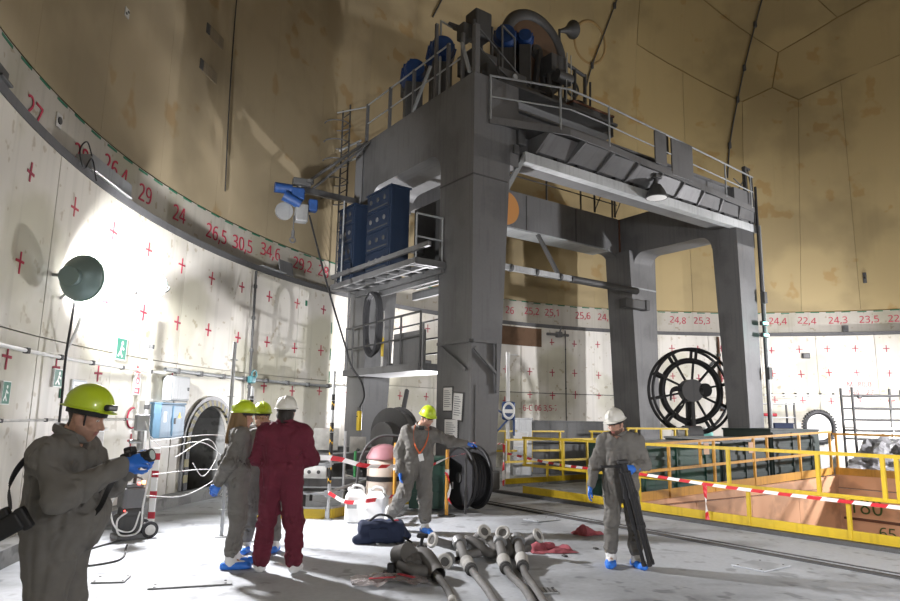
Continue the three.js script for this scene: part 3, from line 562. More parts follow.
motor('second smaller blue motor touching the sheave disc', 2.5, 1.2, 0.9 + Math.PI, 0.55, 0.2, M.blue, 8.95, 1.9);
{ const t = thing('control_box', 'dark square control box on a frame at the gantry top corner', 'box', onDeck(1.05, 1.3), GT);
  obj('box_body', rbox(0.5, 0.7, 0.45, 0.05, 0.05, 2.0, 0), M.greyDark, t); obj('side_box', rbox(0.3, 0.4, 0.3, 0.04, -0.36, 1.7, 0), M.greyDark, t); obj('frame', [rod([-0.25, 0, 0.2], [-0.25, 2, 0.2], 0.04), rod([0.3, 0, 0.2], [0.3, 2, 0.2], 0.04), rod([-0.25, 0, -0.2], [-0.25, 2, -0.2], 0.04), rod([0.3, 0, -0.2], [0.3, 2, -0.2], 0.04), box(0.8, 0.5, 0.6, 0.05, 0.95, 0)], M.greyDark, t); obj('hand_rail', [rod([0.55, 0.8, 0.3], [0.55, 2.1, 0.3], 0.025), rod([0.95, 0.8, 0.3], [0.95, 1.9, 0.3], 0.025), rod([0.55, 2.1, 0.3], [0.95, 1.9, 0.3], 0.025)], M.grey, t); }
{ const t = thing('winch_drum', 'dark winch drum in front of the sheave disc on the gantry deck', 'winch', onDeck(3.6, 1.15), GT);
  obj('drum', new THREE.CylinderGeometry(0.34, 0.34, 1.2, 24).rotateZ(Math.PI / 2).translate(0, 0.5, 0), M.greyDark, t);
  for (const s of [-1, 1]) obj('flange', new THREE.CylinderGeometry(0.46, 0.46, 0.06, 28).rotateZ(Math.PI / 2).translate(s * 0.6, 0.5, 0), M.greyDark, t);
  obj('upper_gear', [rbox(0.6, 0.5, 0.4, 0.03, -0.1, 1.7, 0), rod([-0.3, 0.8, 0], [-0.3, 1.5, 0], 0.06), rod([0.1, 0.8, 0], [0.1, 1.5, 0], 0.06), new THREE.CylinderGeometry(0.16, 0.16, 0.5, 18).rotateZ(Math.PI / 2).translate(0, 1.35, 0.2)], M.greyDark, t);
  obj('rope', [rod([0, 0.5, 0.3], [0.02, 2.0, 0.34], 0.015), rod([0.2, 0.5, 0.3], [0.2, 2.0, 0.3], 0.015)], M.greyLight, t); }
{ const t = thing('deck_cabinet', 'low dark brown machinery casing between railing and sheave disc', 'cabinet', onDeck(4.35, 0.95), GT); obj('casing', rbox(1.5, 0.55, 0.7, 0.02, 0, 0.28, 0), M.greyDark, t); obj('lid', rbox(1.55, 0.06, 0.75, 0.02, 0, 0.58, 0), M.rustBrown, t);
  const u = thing('deck_gearbox', 'dark gear casing low behind the walkway railing corner', 'gearbox', onDeck(1.35, 0.75), GT); obj('casing', rbox(1.2, 0.65, 0.5, 0.04, 0, 0.33, 0), M.greyDark, u); obj('shaft', rod([-0.7, 0.4, 0.1], [1.1, 0.4, 0.1], 0.09), M.greyDark, u); obj('dial', new THREE.CylinderGeometry(0.07, 0.07, 0.05, 16).rotateX(Math.PI / 2).translate(0.2, 0.5, 0.27), M.greyLight, u); }
{ const t = thing('signal_horn', 'dark horn pointing right beside the sheave disc', 'horn', G(2, 4.55, 11.6).toArray(), GT);
  obj('bell', lathe([[0.05, 0], [0.08, 0.25], [0.16, 0.45], [0.27, 0.6], [0.25, 0.6], [0.06, 0.25]], 20).rotateZ(-1.15).translate(0, 0.9, 0), M.greyDark, t); obj('bracket', [rod([0, -2.6, 0], [0, 0.95, 0], 0.035)], M.greyDark, t); }
{ const t = thing('deck_floodlight', 'tilted square deck floodlight on a pole at the gantry top, switched off', 'floodlight', onDeck(0.3, 1.75), GT);
  obj('pole', [rod([0, 0, 0], [0, 2.1, 0], 0.03), rod([0, 2.1, 0], [0.35, 2.05, 0], 0.025)], M.greyLight, t); obj('housing', rbox(0.42, 0.08, 0.42, 0.02, 0.45, 2.02, 0.1, 0.6, 0.5, 0.2), M.greyDark, t); obj('lens', new THREE.CylinderGeometry(0.06, 0.06, 0.03, 16).translate(0.47, 1.96, 0.13), M.offWhite, t); }
// ---- electrical cabinets on the upper platform
function cabinet(label, a, w, h, d) {
  const t = thing('electrical_cabinet', label, 'cabinet', G(a, -0.66, 4.86).toArray(), GT - Math.PI / 2, undefined);
  obj('carcass', rbox(w, h, d, 0.015, 0, h / 2, -d / 2), M.cabBlue, t); obj('roof_cap', rbox(w + 0.06, 0.05, d + 0.06, 0.01, 0, h + 0.02, -d / 2), M.cabBlue, t);
  for (let r = 0; r < 4; r++) { const f = obj('drawer_front', rbox(w - 0.08, h / 4 - 0.05, 0.03, 0.01, 0, h / 8 + r * h / 4, 0.012), M.cabBlue, t); for (const x of [-0.28, 0, 0.28]) obj('meter', new THREE.CylinderGeometry(0.055, 0.055, 0.03, 14).rotateX(Math.PI / 2).translate(x * w, h / 8 + r * h / 4 + 0.04, 0.03), r % 2 ? M.greyDark : M.grey, f); obj('slot', box(w * 0.8, 0.025, 0.01, 0, r * h / 4 + 0.1, 0.03), M.greyDark, f); }
  return t;
}
cabinet('taller dark blue electrical cabinet on the gantry side platform, nearer the near leg', 2.76, 1.12, 1.94, 0.5);
cabinet('dark blue electrical cabinet behind the taller one on the gantry side platform', 4.4, 0.84, 1.94, 0.5);
// ---- jib with blue hoist
{ const t = thing('jib_crane', 'slim grey jib arm with tie rods reaching left from the gantry leg', 'crane', G(5.0, -0.05, 7.15).toArray(), 0);
  const base = G(5.0, -0.05, 7.15), tip = V(-3.55, 6.78, -14.9), q = tip.clone().sub(base);
  obj('arm', bar([0, 0.1, 0], q.toArray(), 0.12, 0.14), M.grey, t); obj('tie_rod', [rod([0.15, 1.7, 0.2], q.clone().multiplyScalar(0.97).add(V(0, 0.08, 0)), 0.04), rod([0.3, 1.65, 0.4], q.clone().multiplyScalar(0.85), 0.035)], M.grey, t); obj('wall_bracket', [rbox(0.2, 1.8, 0.2, 0.02, 0, 0.85, 0)], M.grey, t);
  const h = thing('chain_hoist', 'blue electric chain hoist with hook hanging from the jib tip', 'hoist', [-3.62, 6.12, -14.9], 0.4);
  h.scale.setScalar(0.85); obj('body', rbox(0.36, 0.34, 0.3, 0.05, 0.05, 0.62, 0), M.blue, h);
  obj('motor', new THREE.CylinderGeometry(0.14, 0.14, 0.46, 20).rotateZ(Math.PI / 2).translate(-0.34, 0.74, 0), M.blue, h);
  obj('motor', new THREE.CylinderGeometry(0.15, 0.13, 0.5, 20).rotateZ(Math.PI / 2 - 0.4).translate(-0.1, 0.42, 0.1), M.blue, h);
  obj('brake_box', rbox(0.24, 0.34, 0.24, 0.04, 0.48, 0.36, 0), M.blue, h);
  obj('trolley', [rbox(0.5, 0.2, 0.22, 0.03, 0.15, 0.98, 0), cyl(0.11, 0.1, 0.35, 1.0, 0.1, 16)], M.greyDark, h);
  obj('drum_case', [new THREE.CylinderGeometry(0.24, 0.24, 0.1, 26).rotateX(Math.PI / 2).translate(-0.26, 0.15, -0.15), rbox(0.34, 0.5, 0.3, 0.04, 0.18, 0.1, 0)], M.galv, h);
  obj('chain', rod([-0.02, 0, 0.05], [-0.02, -0.45, 0.05], 0.018), M.greyDark, h);
  obj('hook', [rbox(0.09, 0.2, 0.07, 0.03, -0.02, -0.5, 0.05), torus(0.07, 0.022, 7, 18).translate(-0.02, -0.68, 0.05)], M.greyDark, h);
  const c = obj('pendant_cable', tube([[-3.28, 6.15, -14.9], [-3.0, 5.3, -14.7], [-2.62, 4.2, -14.4], [-2.2, 3.1, -14.05], [-2.02, 2.62, -13.95], [-1.8, 2.3, -13.95], [-1.75, 2.0, -14.1], [-1.86, 1.8, -14.3]], 0.022, 60), M.black); tag(c, 'black pendant cable drooping from the blue hoist to the gantry leg', 'cable');
  const ph = thing('pendant_control', 'yellow pendant control hanging on the far left gantry leg', 'controller', [-1.88, 1.3, -14.4], GT - Math.PI / 2); obj('grip', rbox(0.11, 0.42, 0.09, 0.03, 0, 0.21, 0), M.yellow, ph); obj('cap', rbox(0.09, 0.1, 0.07, 0.02, 0, 0.46, 0), M.greyDark, ph); obj('button', [cyl(0.02, 0.02, 0, 0.3, 0.05, 10).rotateX(0)], M.black, ph); }
{ const t = thing('hose_coil', 'long dark hose loop hung on the far left gantry leg', 'hose', G(3.62, -0.2, 3.2).toArray(), GT - Math.PI / 2);
  for (let i = 0; i < 3; i++) obj('loop', tube([[-0.3 + i * 0.02, 0.3, i * 0.05], [-0.32, 0.9, i * 0.05], [-0.22, 1.25, i * 0.05], [0, 1.35, i * 0.05], [0.24, 1.2, i * 0.05], [0.34, 0.7, i * 0.05], [0.3, 0.1, i * 0.05], [0.1, -0.1 - i * 0.04, i * 0.05], [-0.2, 0, i * 0.05]], 0.045, 50, 7, true), M.rubber, t);
  obj('hook', rod([0, 1.33, -0.15], [0, 1.33, 0.15], 0.025), M.grey, t); }
const gaugeTube = tag(obj('level_tube', [rod(G(3.35, -0.1, 2.75), G(3.35, -0.1, 4.1), 0.03)], M.offWhite), 'pale upright tube beside the hose loop above the lower platform', 'pipe');
tag(obj('caution_tag', [rod(G(3.3, -0.13, 3.0), G(3.3, -0.13, 3.45), 0.035)], M.yellow), 'yellow upright stick beside the pale tube on the lower platform', 'stick');
// ---- orange disc, mounted lamp, pipe arm, beacon
{ const t = thing('warning_disc', 'orange round warning disc fixed behind the near left gantry leg', 'disc', G(1.0, 1.72, 6.45).toArray(), GT); obj('plate', new THREE.CylinderGeometry(0.4, 0.4, 0.03, 36).rotateX(Math.PI / 2), M.orange, t); obj('bracket', rbox(0.7, 0.08, 0.05, 0.01, -0.38, 0, -0.05), M.grey, t); }
{ const t = thing('beam_lamp', 'round bell lamp with pale glass under the gantry walkway, unlit', 'lamp', G(-0.28, 5.62, 7.16).toArray(), GT);
  obj('reflector', lathe([[0.06, 0.36], [0.12, 0.34], [0.2, 0.2], [0.27, 0.04], [0.27, 0], [0.25, 0.0], [0.18, 0.18], [0.08, 0.32]], 28), M.greyDark, t); obj('glass', lathe([[0.001, -0.05], [0.14, -0.035], [0.25, 0.0], [0.24, 0.02], [0.001, 0.02]], 28), M.white, t); obj('mount', [rod([0, 0.35, 0], [0, 0.56, 0], 0.05), rbox(0.26, 0.1, 0.2, 0.02, 0, 0.56, 0)], M.greyDark, t); }
{ const t = thing('pipe_boom', 'horizontal ribbed pipe boom between the near left leg and far right leg', 'pipe', G(3.3, 2.0, 5.72).toArray(), GT); obj('tube', [bar([-1.4, 0, 0], [4.2, 0, 0], 0.12, 0.16)], M.galv, t); obj('sleeve', [rod([4.2, 0, 0], [7.2, 0, 0], 0.11, 14)], M.greyDark, t); obj('hanger', bar([3.7, 0.05, 0], [3.7, 1.5, -0.9], 0.1, 0.1), M.grey, t); for (let i = 0; i < 6; i++) obj('collar', new THREE.CylinderGeometry(0.11, 0.11, 0.08, 14).rotateZ(Math.PI / 2).translate(-1 + i * 0.95, 0.0, 0), M.greyDark, t); }
{ const t = thing('warning_beacon', 'small white and red beacon on the right side of the near left leg', 'beacon', G(0.25, 0.92, 4.5).toArray(), GT); obj('base', rbox(0.12, 0.1, 0.12, 0.02, 0.04, 0.2, 0), M.offWhite, t); obj('dome', cyl(0.05, 0.12, 0.05, 0.06, 0, 14), M.red, t); obj('bracket', rbox(0.2, 0.04, 0.06, 0.01, -0.06, 0.26, 0), M.grey, t); }
// ---- rails in the floor
struct('trim_3', [bar(G(-9, 0.3, 0.012), G(12, 0.3, 0.012), 0.08, 0.024), bar(G(-9, 0.55, 0.006), G(12, 0.55, 0.006), 0.03, 0.012)], M.greyDark);
struct('trim_4', [bar(G(-1.6, 10.2, 0.012), G(6, 10.2, 0.012), 0.1, 0.024)], M.greyDark);
struct('trim_5', [bar(G(2.2, 1.72, 0.03), G(-9.2, 1.98, 0.03), 0.14, 0.06)], M.greyDark);

// ---------------------------------------------------------------- yellow railings round the pit
function railing(label, p0, p1, o = {}) {                // p0, p1: ends at floor level; local x runs from p0 to p1
  const L = Math.hypot(p1.x - p0.x, p1.z - p0.z), turn = Math.atan2(-(p1.z - p0.z), p1.x - p0.x), m = o.m || M.yellow, h = o.h || 1.18, y1 = o.y1 || 0, s = o.s || 0.05;
  const t = thing('guard_railing', label, 'railing', [p0.x, p0.y, p0.z], turn), r = y1 / L;
  const lift = (x, y) => y + r * x;
  const line = (name, y, w, hh, a = 0, b = L) => obj(name, bar([a, lift(a, y), 0], [b, lift(b, y), 0], w, hh), m, t);
  line('top_rail', h, s, s); line('mid_rail', o.mid || h * 0.52, s * 0.8, s * 1.1);
  if (o.toe !== false) line('toe_board', 0.09, 0.025, 0.18, o.toeFrom || 0, L);
  for (const x of o.up || []) obj('post', rbox(s * 1.05, h * 0.5, s * 1.05, 0.006, x * L, lift(x * L, h * 0.75), 0), m, t);
  for (const x of o.low || []) obj('post', rbox(s * 1.05, h * 0.52, s * 1.05, 0.006, x * L, lift(x * L, h * 0.26), 0), m, t);
  for (const x of o.full || []) obj('post', rbox(s * 1.05, h, s * 1.05, 0.006, x * L, lift(x * L, h / 2), 0), m, t);
  return t;
}
const FL = G(0.75, 2.02), FM = G(-2.3, 2.02), FR = G(-9.1, 2.12);
railing('front yellow pit railing nearest the camera, right of the worker with the tripod', FM, FR, { up: [0.03, 0.27, 0.475, 0.6, 0.625, 0.86], low: [0.01, 0.315, 0.53, 0.78], full: [], h: 1.2 });
railing('yellow railing with a free end behind the left arm of the worker with the tripod', FL, FM, { up: [0.02, 0.4], low: [0.62], full: [0.98], h: 1.2 });
const KB = G(2.2, 2.75), KE = G(2.45, 7.6);
railing('yellow railing crossing behind the white post box, closer of two', KB, KE, { up: [0.02, 0.14, 0.7], low: [0.3, 0.93], full: [0.42, 0.62], h: 1.1 });
railing('yellow railing in front of the stacked silver crates', G(4.6, 3.35, 0.1), G(4.0, 8.6, 0.1), { up: [0.06, 0.25], low: [], full: [0.14, 0.42, 0.62, 0.9], h: 1.15, toe: false });
railing('orange-yellow railing along the far side of the pit before the green containers', G(-1.78, 2.3, 0.05), G(-1.75, 10.55, 0.05), { m: M.orangeYellow, up: [0.3, 0.62], low: [], full: [0.03, 0.17, 0.36, 0.55, 0.8, 0.99], h: 1.08, y1: 0.27 });
railing('orange-yellow railing at the right end of the pit before the debris bags', G(-1.78, 10.6, 0.32), G(-9, 10.6, 0.34), { m: M.orangeYellow, up: [], low: [], full: [0.01, 0.3, 0.345, 0.7, 0.98], h: 1.03 });
struct('trim_8', extrude([[0, -0.02], [8.3, -0.02], [8.3, 0.3], [0, 0.06]], 0.08).rotateY(GT).translate(G(-1.78, 2.25).x, 0, G(-1.78, 2.25).z), M.pit);
struct('trim_9', bar(G(-1.78, 10.6, 0.15), G(-9.2, 10.6, 0.15), 0.1, 0.34), M.pit);
railing('small yellow platform railing under the big spoked reel', G(1.7, 6.6, 0.35), G(1.2, 8.6, 0.35), { up: [], low: [], full: [0.02, 0.15, 0.55, 0.78, 0.98], h: 1.05, toe: false });
railing('short yellow railing beside the far right gantry leg', G(2.4, 5.9, 0.3), G(2.2, 6.7, 0.3), { up: [], low: [], full: [0.1, 0.5, 0.95], h: 1.0, toe: false });
struct('trim_6', [bar(G(2.2, 2.75, 0.0), G(2.45, 7.6, 0.0), 0.2, 0.1)], M.curb);

// barrier tape: a ribbon along a curve, its bands evenly spaced
function ribbon(name, pts, w, label, group, twist = 0, parent) {
  const c = new THREE.CatmullRomCurve3(pts.map(A3), false, 'centripetal'), L = c.getLength(), n = Math.max(6, Math.ceil(L * 10)), p = [], uv = [];
  const side = s => { const d = c.getTangentAt(s).normalize(), k = Math.abs(d.y) > 0.9 ? V(1, 0, 0.3).normalize() : V(0, 1, 0); const q = k.clone().addScaledVector(d, -k.dot(d)).normalize(); return q.applyAxisAngle(d, twist * s).multiplyScalar(w / 2); };
  for (let i = 0; i < n; i++) {
    const s = i / n, t = (i + 1) / n, a = c.getPointAt(s), b = c.getPointAt(t), u = side(s), v = side(t);
    const q = [[a.clone().sub(u), s, 0], [b.clone().sub(v), t, 0], [b.clone().add(v), t, 1], [a.clone().sub(u), s, 0], [b.clone().add(v), t, 1], [a.clone().add(u), s, 1]];
    for (const [x, su, vv] of q) { p.push(x.x, x.y, x.z); uv.push(su * L / 0.42, vv); }
  }
  const g = new THREE.BufferGeometry(); g.setAttribute('position', new THREE.BufferAttribute(new Float32Array(p), 3)); g.setAttribute('uv', new THREE.BufferAttribute(new Float32Array(uv), 2)); g.computeVertexNormals(); g.userData.keepUV = true;
  const m = obj(name, g, tape, parent); if (!parent) tag(m, label, 'barrier tape', group); return m;
}
ribbon('barrier_tape', [G(2.1, 2.72, 0.78), G(0, 2.4, 0.66), G(-2.3, 1.93, 0.68), G(-4.1, 1.96, 0.6), G(-6.3, 2.0, 0.56), G(-9, 2.05, 0.54)], 0.05, 'long red and white tape sagging along the front pit railing');
ribbon('barrier_tape', [G(-3.75, 1.96, 0.6), G(-3.76, 1.95, 0.35), G(-3.77, 1.96, 0.05)], 0.07, 'red and white tape end hanging down the front pit railing', undefined, 3);
ribbon('barrier_tape', [G(2.2, 2.7, 1.0), G(2.19, 2.68, 0.5), G(2.17, 2.66, 0.02)], 0.07, 'red and white tape hanging from the railing corner right of the black reel', undefined, 4);
ribbon('barrier_tape', [V(0.36, 1.14, -12.2), V(0.68, 1.1, -14), G(2.2, 2.7, 1.0)], 0.06, 'red and white tape from the top of the black reel to the railing corner', undefined, 1);
// white post with blue box
{ const p = G(3.64, 4.05); const t = thing('white_post', 'slim white upright post behind the yellow railing right of the near gantry leg', 'post', p.toArray()); obj('shaft', rbox(0.1, 3.42, 0.1, 0.02, 0, 1.71, 0), M.white, t); obj('bracket', [bar([-0.35, 1.2, 0.1], [0.15, 1.75, 0.1], 0.05, 0.05), bar([-0.32, 1.85, 0.1], [0.1, 1.6, 0.1], 0.05, 0.05), rbox(0.06, 0.9, 0.06, 0.01, 0.16, 1.6, 0.06)], M.blue, t); obj('top_arm', rod([0, 3.35, 0], [0.28, 3.34, 0], 0.02), M.white, t);
  const b = thing('blue_instrument', 'blue round-cornered instrument box with white label on the white post', 'instrument', [p.x, 1.56, p.z + 0.2]); obj('case', rbox(0.36, 0.5, 0.18, 0.08, 0, 0.25, 0), M.blue, b); obj('dial_ring', torus(0.16, 0.03, 8, 26).scale(0.9, 1.25, 1).translate(0, 0.25, 0.1), M.white, b); obj('label', rbox(0.26, 0.1, 0.01, 0.004, 0, 0.24, 0.115), M.white, b); }
// silver crates behind the railing
function crate(label, c, w, h, d, m = M.galv, turn = 0.0) {
  const t = thing('metal_crate', label, 'crate', c, turn); obj('body', rbox(w, h, d, 0.02, 0, h / 2, 0), m, t);
  for (let i = 0; i < 5; i++) obj('rib', box(0.03, h * 0.92, 0.04, -w * 0.46 + i * w * 0.23, h / 2, d / 2 + 0.01), m, t); obj('lid', rbox(w + 0.05, 0.05, d + 0.05, 0.01, 0, h + 0.01, 0), m, t); return t;
}
const crateMid = mat(lin(0.2, 0.205, 0.21), 0.5, { metalness: 0.3, map: T.steel });
{ const bx = [2.15, 0, -20.0];
  crate('tall bright silver crate at the left of the crate stack', bx, 0.56, 1.6, 0.6, M.galv); crate('lower long grey crate of the stack behind the yellow railing', [3.6, 0, -20.9], 2.2, 0.85, 0.8, crateMid); crate('upper long grey crate resting on the lower one', [3.62, 0.91, -20.9], 2.15, 0.62, 0.75, crateMid);
  const w = thing('white_board', 'small white panel leaning on the tall silver crate', 'panel', [2.1, 0.8, -19.62]); obj('sheet', rbox(0.42, 0.42, 0.03, 0.01, 0, 0.21, 0), M.white, w); obj('edge_strip', box(0.46, 0.03, 0.04, 0, 0.015, 0), M.galv, w); obj('edge_strip', box(0.46, 0.03, 0.04, 0, 0.43, 0), M.galv, w); }
// big spoked cable reel between the right legs
{ const p = G(1.65, 9.48, 0.55), t = thing('spoked_reel', 'big black spoked cable reel standing between the right gantry legs', 'reel', [p.x, 0.45, p.z], 0.1), R = 1.24, y = 2.05;
  for (const z of [-0.16, 0.16]) { obj('outer_rim', torus(R, 0.045, 8, 64).translate(0, y, z), M.black, t); }
  obj('inner_rim', new THREE.TorusGeometry(0.9, 0.085, 8, 56).scale(1, 1, 1.6).translate(0, y, 0), M.black, t);
  for (let i = 0; i < 10; i++) { const a = i / 10 * Math.PI * 2 + 0.2, c = Math.cos(a), s = Math.sin(a); obj('spoke', [bar([c * 0.2, y + s * 0.2, 0.02], [c * 0.9, y + s * 0.9, 0.02], 0.05, 0.06), bar([c * 0.9, y + s * 0.9, -0.16], [c * R, y + s * R, -0.16], 0.06, 0.08), bar([c * 0.9, y + s * 0.9, 0.16], [c * R, y + s * R, 0.16], 0.06, 0.08)], M.black, t); }
  obj('hub', [new THREE.CylinderGeometry(0.33, 0.33, 0.3, 28).rotateX(Math.PI / 2).translate(-0.1, y, 0.2)], M.grey, t); obj('bearing', [new THREE.CylinderGeometry(0.2, 0.2, 0.5, 24).rotateX(Math.PI / 2).translate(0.28, y + 0.02, 0.1), rbox(0.3, 0.34, 0.3, 0.03, 0.15, y, 0.05)], M.black, t);
  obj('stand', [bar([-0.1, 0, 0.3], [-0.1, y, 0.26], 0.09, 0.1), bar([0, 0, -0.3], [0, y, -0.26], 0.09, 0.1), rbox(2.2, 0.5, 0.8, 0.03, 0, 0.26, 0)], M.greyDark, t);
  for (let i = 0; i < 3; i++) obj('cable_loop', tube([[-0.75, y - 0.3, 0.25], [-0.72, y + 0.02 - i * 0.04, 0.28], [-0.5, y + 0.1 - i * 0.05, 0.28], [-0.32, y - 0.05, 0.28], [-0.38, y - 0.4, 0.28], [-0.6, y - 0.6 - i * 0.08, 0.28], [-0.3, y - 1.0, 0.28]], 0.028, 40), M.rubber, t);
  const m = thing('reel_motor', 'small drive motor block low in front of the spoked reel', 'motor', [p.x - 0.25, 1.0, p.z + 0.62]); obj('body', [new THREE.CylinderGeometry(0.24, 0.24, 0.5, 20).rotateZ(Math.PI / 2).translate(0, 0.25, 0)], M.greyDark, m); obj('end_cap', [new THREE.CylinderGeometry(0.15, 0.15, 0.2, 20).rotateZ(Math.PI / 2).translate(-0.34, 0.3, 0)], M.offWhite, m);
  const tq = thing('turquoise_can', 'turquoise plastic can seen through the spoked reel', 'can', [p.x + 0.55, 0.95, p.z - 0.75]); obj('body', rbox(0.6, 0.42, 0.4, 0.12, 0, 0.21, 0), mat(lin(0.18, 0.5, 0.44), 0.5), tq); obj('cap', cyl(0.06, 0.08, 0.1, 0.45, 0, 14), M.white, tq); }
struct('trim_7', [rbox(4.4, 0.5, 2.6, 0.02, 0, 0.2, 0).rotateY(GT).translate(G(1.6, 9.4).x, 0, G(1.6, 9.4).z)], M.greyDark);
// green containers between pit and right gantry legs
function greenBox(label, a, b, y, L, h, d, m) {
  const p = G(a, b, y), t = thing('green_container', label, 'container', p.toArray(), GT); obj('body', rbox(L, h, d, 0.02, 0, h / 2, 0), m, t);
  const n = Math.round(L / 0.5); for (let i = 0; i < 5; i++) obj('slat', box(L * 0.94, h * 0.1, 0.03, 0, h * (0.16 + i * 0.17), d / 2 + 0.008), m, t); for (let i = 0; i <= n; i += 2) obj('rib', box(0.06, h * 0.94, 0.05, -L / 2 + 0.05 + i * (L - 0.1) / n, h / 2, d / 2 + 0.02), m, t); obj('lid', rbox(L + 0.04, 0.05, d + 0.04, 0.01, 0, h + 0.02, 0), M.greyLight, t); return t;
}
greenBox('left dark green container with pale lid, below the spoked reel', -0.62, 4.75, 0, 2.7, 1.12, 1.5, M.green); greenBox('middle dark green slatted container with pale lid', -0.6, 7.15, 0, 2.0, 1.2, 1.5, M.darkGreen);
const tall = greenBox('right taller dark green container with dark lid next to the ring gear', -0.75, 9.45, 0, 2.4, 1.42, 1.3, M.darkGreen); tall.children[tall.children.length - 1].material = M.darkGreen;
const wb = tag(obj('rusty_plank', rbox(0.32, 1.12, 0.08, 0.01, 0, 0.56, 0, 0.1, -0.06).translate(G(-1.5, 2.75).x, 0, G(-1.5, 2.75).z), M.rustBrown), 'rust brown upright plank at the left end of the green containers', 'plank');
for (const [b, lab] of [[4.9, 'beige tag nearest the reel hanging on the orange railing'], [6.6, 'second beige tag on the orange railing, further right']]) { const p = G(-1.84, b, 0.95); tag(obj('hanging_tag', rbox(0.18, 0.24, 0.015, 0.005, 0, 0, 0, GT).translate(p.x, p.y + 0.1, p.z), mat(lin(0.55, 0.36, 0.24), 0.8)), lab, 'tag'); }
for (const [a, b, y, t, s] of [[-2.5, 10.44, -0.4, '180', 0.36], [-2.95, 10.44, -0.98, '65', 0.26], [-2.8, 10.44, -1.35, 'E 200', 0.2]]) { const p = G(a, b, y), g = letters(t, s).rotateY(GT - Math.PI / 2).translate(p.x, p.y, p.z); obj('painted_number', g, mat(lin(0.05, 0.09, 0.02), 0.8), scene.getObjectByName('wall_pit_far')); }
// ring gear, shelf, scaffolding and debris bags on the far right
{ const t = thing('ring_gear', 'upright toothed ring gear with white centre beside the tall green container', 'gear', [11.62, 0.0, -21.3], 0.05), y = 1.5, r = 0.46; obj('ring', torus(r, 0.065, 8, 48).translate(0, y, 0), M.black, t); for (let i = 0; i < 36; i++) { const a = i / 36 * Math.PI * 2; obj('tooth', box(0.07, 0.05, 0.1, 0, 0, 0, 0, 0, a).translate((r + 0.055) * Math.cos(a), y + (r + 0.055) * Math.sin(a), 0), M.black, t); } obj('centre', new THREE.CylinderGeometry(r - 0.05, r - 0.05, 0.03, 40).rotateX(Math.PI / 2).translate(0, y, -0.02), M.white, t); obj('stand', [rbox(0.9, 0.9, 0.3, 0.03, 0, 0.45, -0.1)], M.offWhite, t); }
{ const t = thing('metal_shelf', 'low metal shelf rack behind the tall green container', 'shelf', [10.35, 0, -21.6], 0); for (const x of [-0.55, 0.55]) for (const z of [-0.25, 0.25]) obj('leg', rbox(0.05, 2.25, 0.05, 0.005, x, 1.12, z), M.greyDark, t); for (const y of [1.35, 1.78, 2.2]) obj('shelf_board', rbox(1.15, 0.03, 0.55, 0.005, 0, y, 0), M.galv, t);
  const b = thing('blue_tray', 'navy blue tray on the middle shelf of the rack', 'tray', [10.55, 1.38, -21.55]); obj('body', rbox(0.62, 0.22, 0.4, 0.03, 0, 0.11, 0), M.navy, b); obj('rim', rbox(0.66, 0.03, 0.44, 0.01, 0, 0.22, 0), M.navy, b);
  const r = thing('red_tool_roll', 'small red roll lying on the upper shelf of the rack', 'tool roll', [10.2, 1.8, -21.5]); obj('roll', rod([-0.2, 0.06, 0], [0.2, 0.06, 0], 0.05), M.red, r); obj('strap', rod([-0.02, 0.06, 0], [0.03, 0.06, 0], 0.056), M.black, r); }
{ const t = thing('scaffold', 'grey tubular scaffold frame against the bright right wall', 'scaffold', [13.4, 0, -21.4], -0.08), W = 1.5; for (const x of [-W / 2, W / 2]) for (const z of [-0.35, 0.35]) obj('upright', rod([x, 0, z], [x, 2.75, z], 0.042), M.greyDark, t); for (const y of [1.15, 1.42, 1.75, 2.1, 2.5]) obj('ledger', [rod([-W / 2, y, 0.35], [W / 2, y, 0.35], 0.036), rod([-W / 2, y, -0.35], [W / 2, y, -0.35], 0.03)], M.greyDark, t); obj('plank', rbox(W, 0.04, 0.6, 0.005, 0, 1.5, 0), M.offWhite, t); obj('clamp', rbox(0.12, 0.1, 0.1, 0.02, -W / 2 + 0.2, 2.45, 0.38), M.greyDark, t); }
{ const t = thing('scaffold', 'second tubular scaffold frame cut by the right edge of the photo', 'scaffold', [15.1, 0, -21.0], -0.08), W = 1.6; for (const x of [-W / 2, W / 2]) for (const z of [-0.35, 0.35]) obj('upright', rod([x, 0, z], [x, 2.7, z], 0.028), M.greyDark, t); for (const y of [1.2, 1.75, 2.3]) obj('ledger', rod([-W / 2, y, 0.35], [W / 2, y, 0.35], 0.036), M.greyDark, t); }
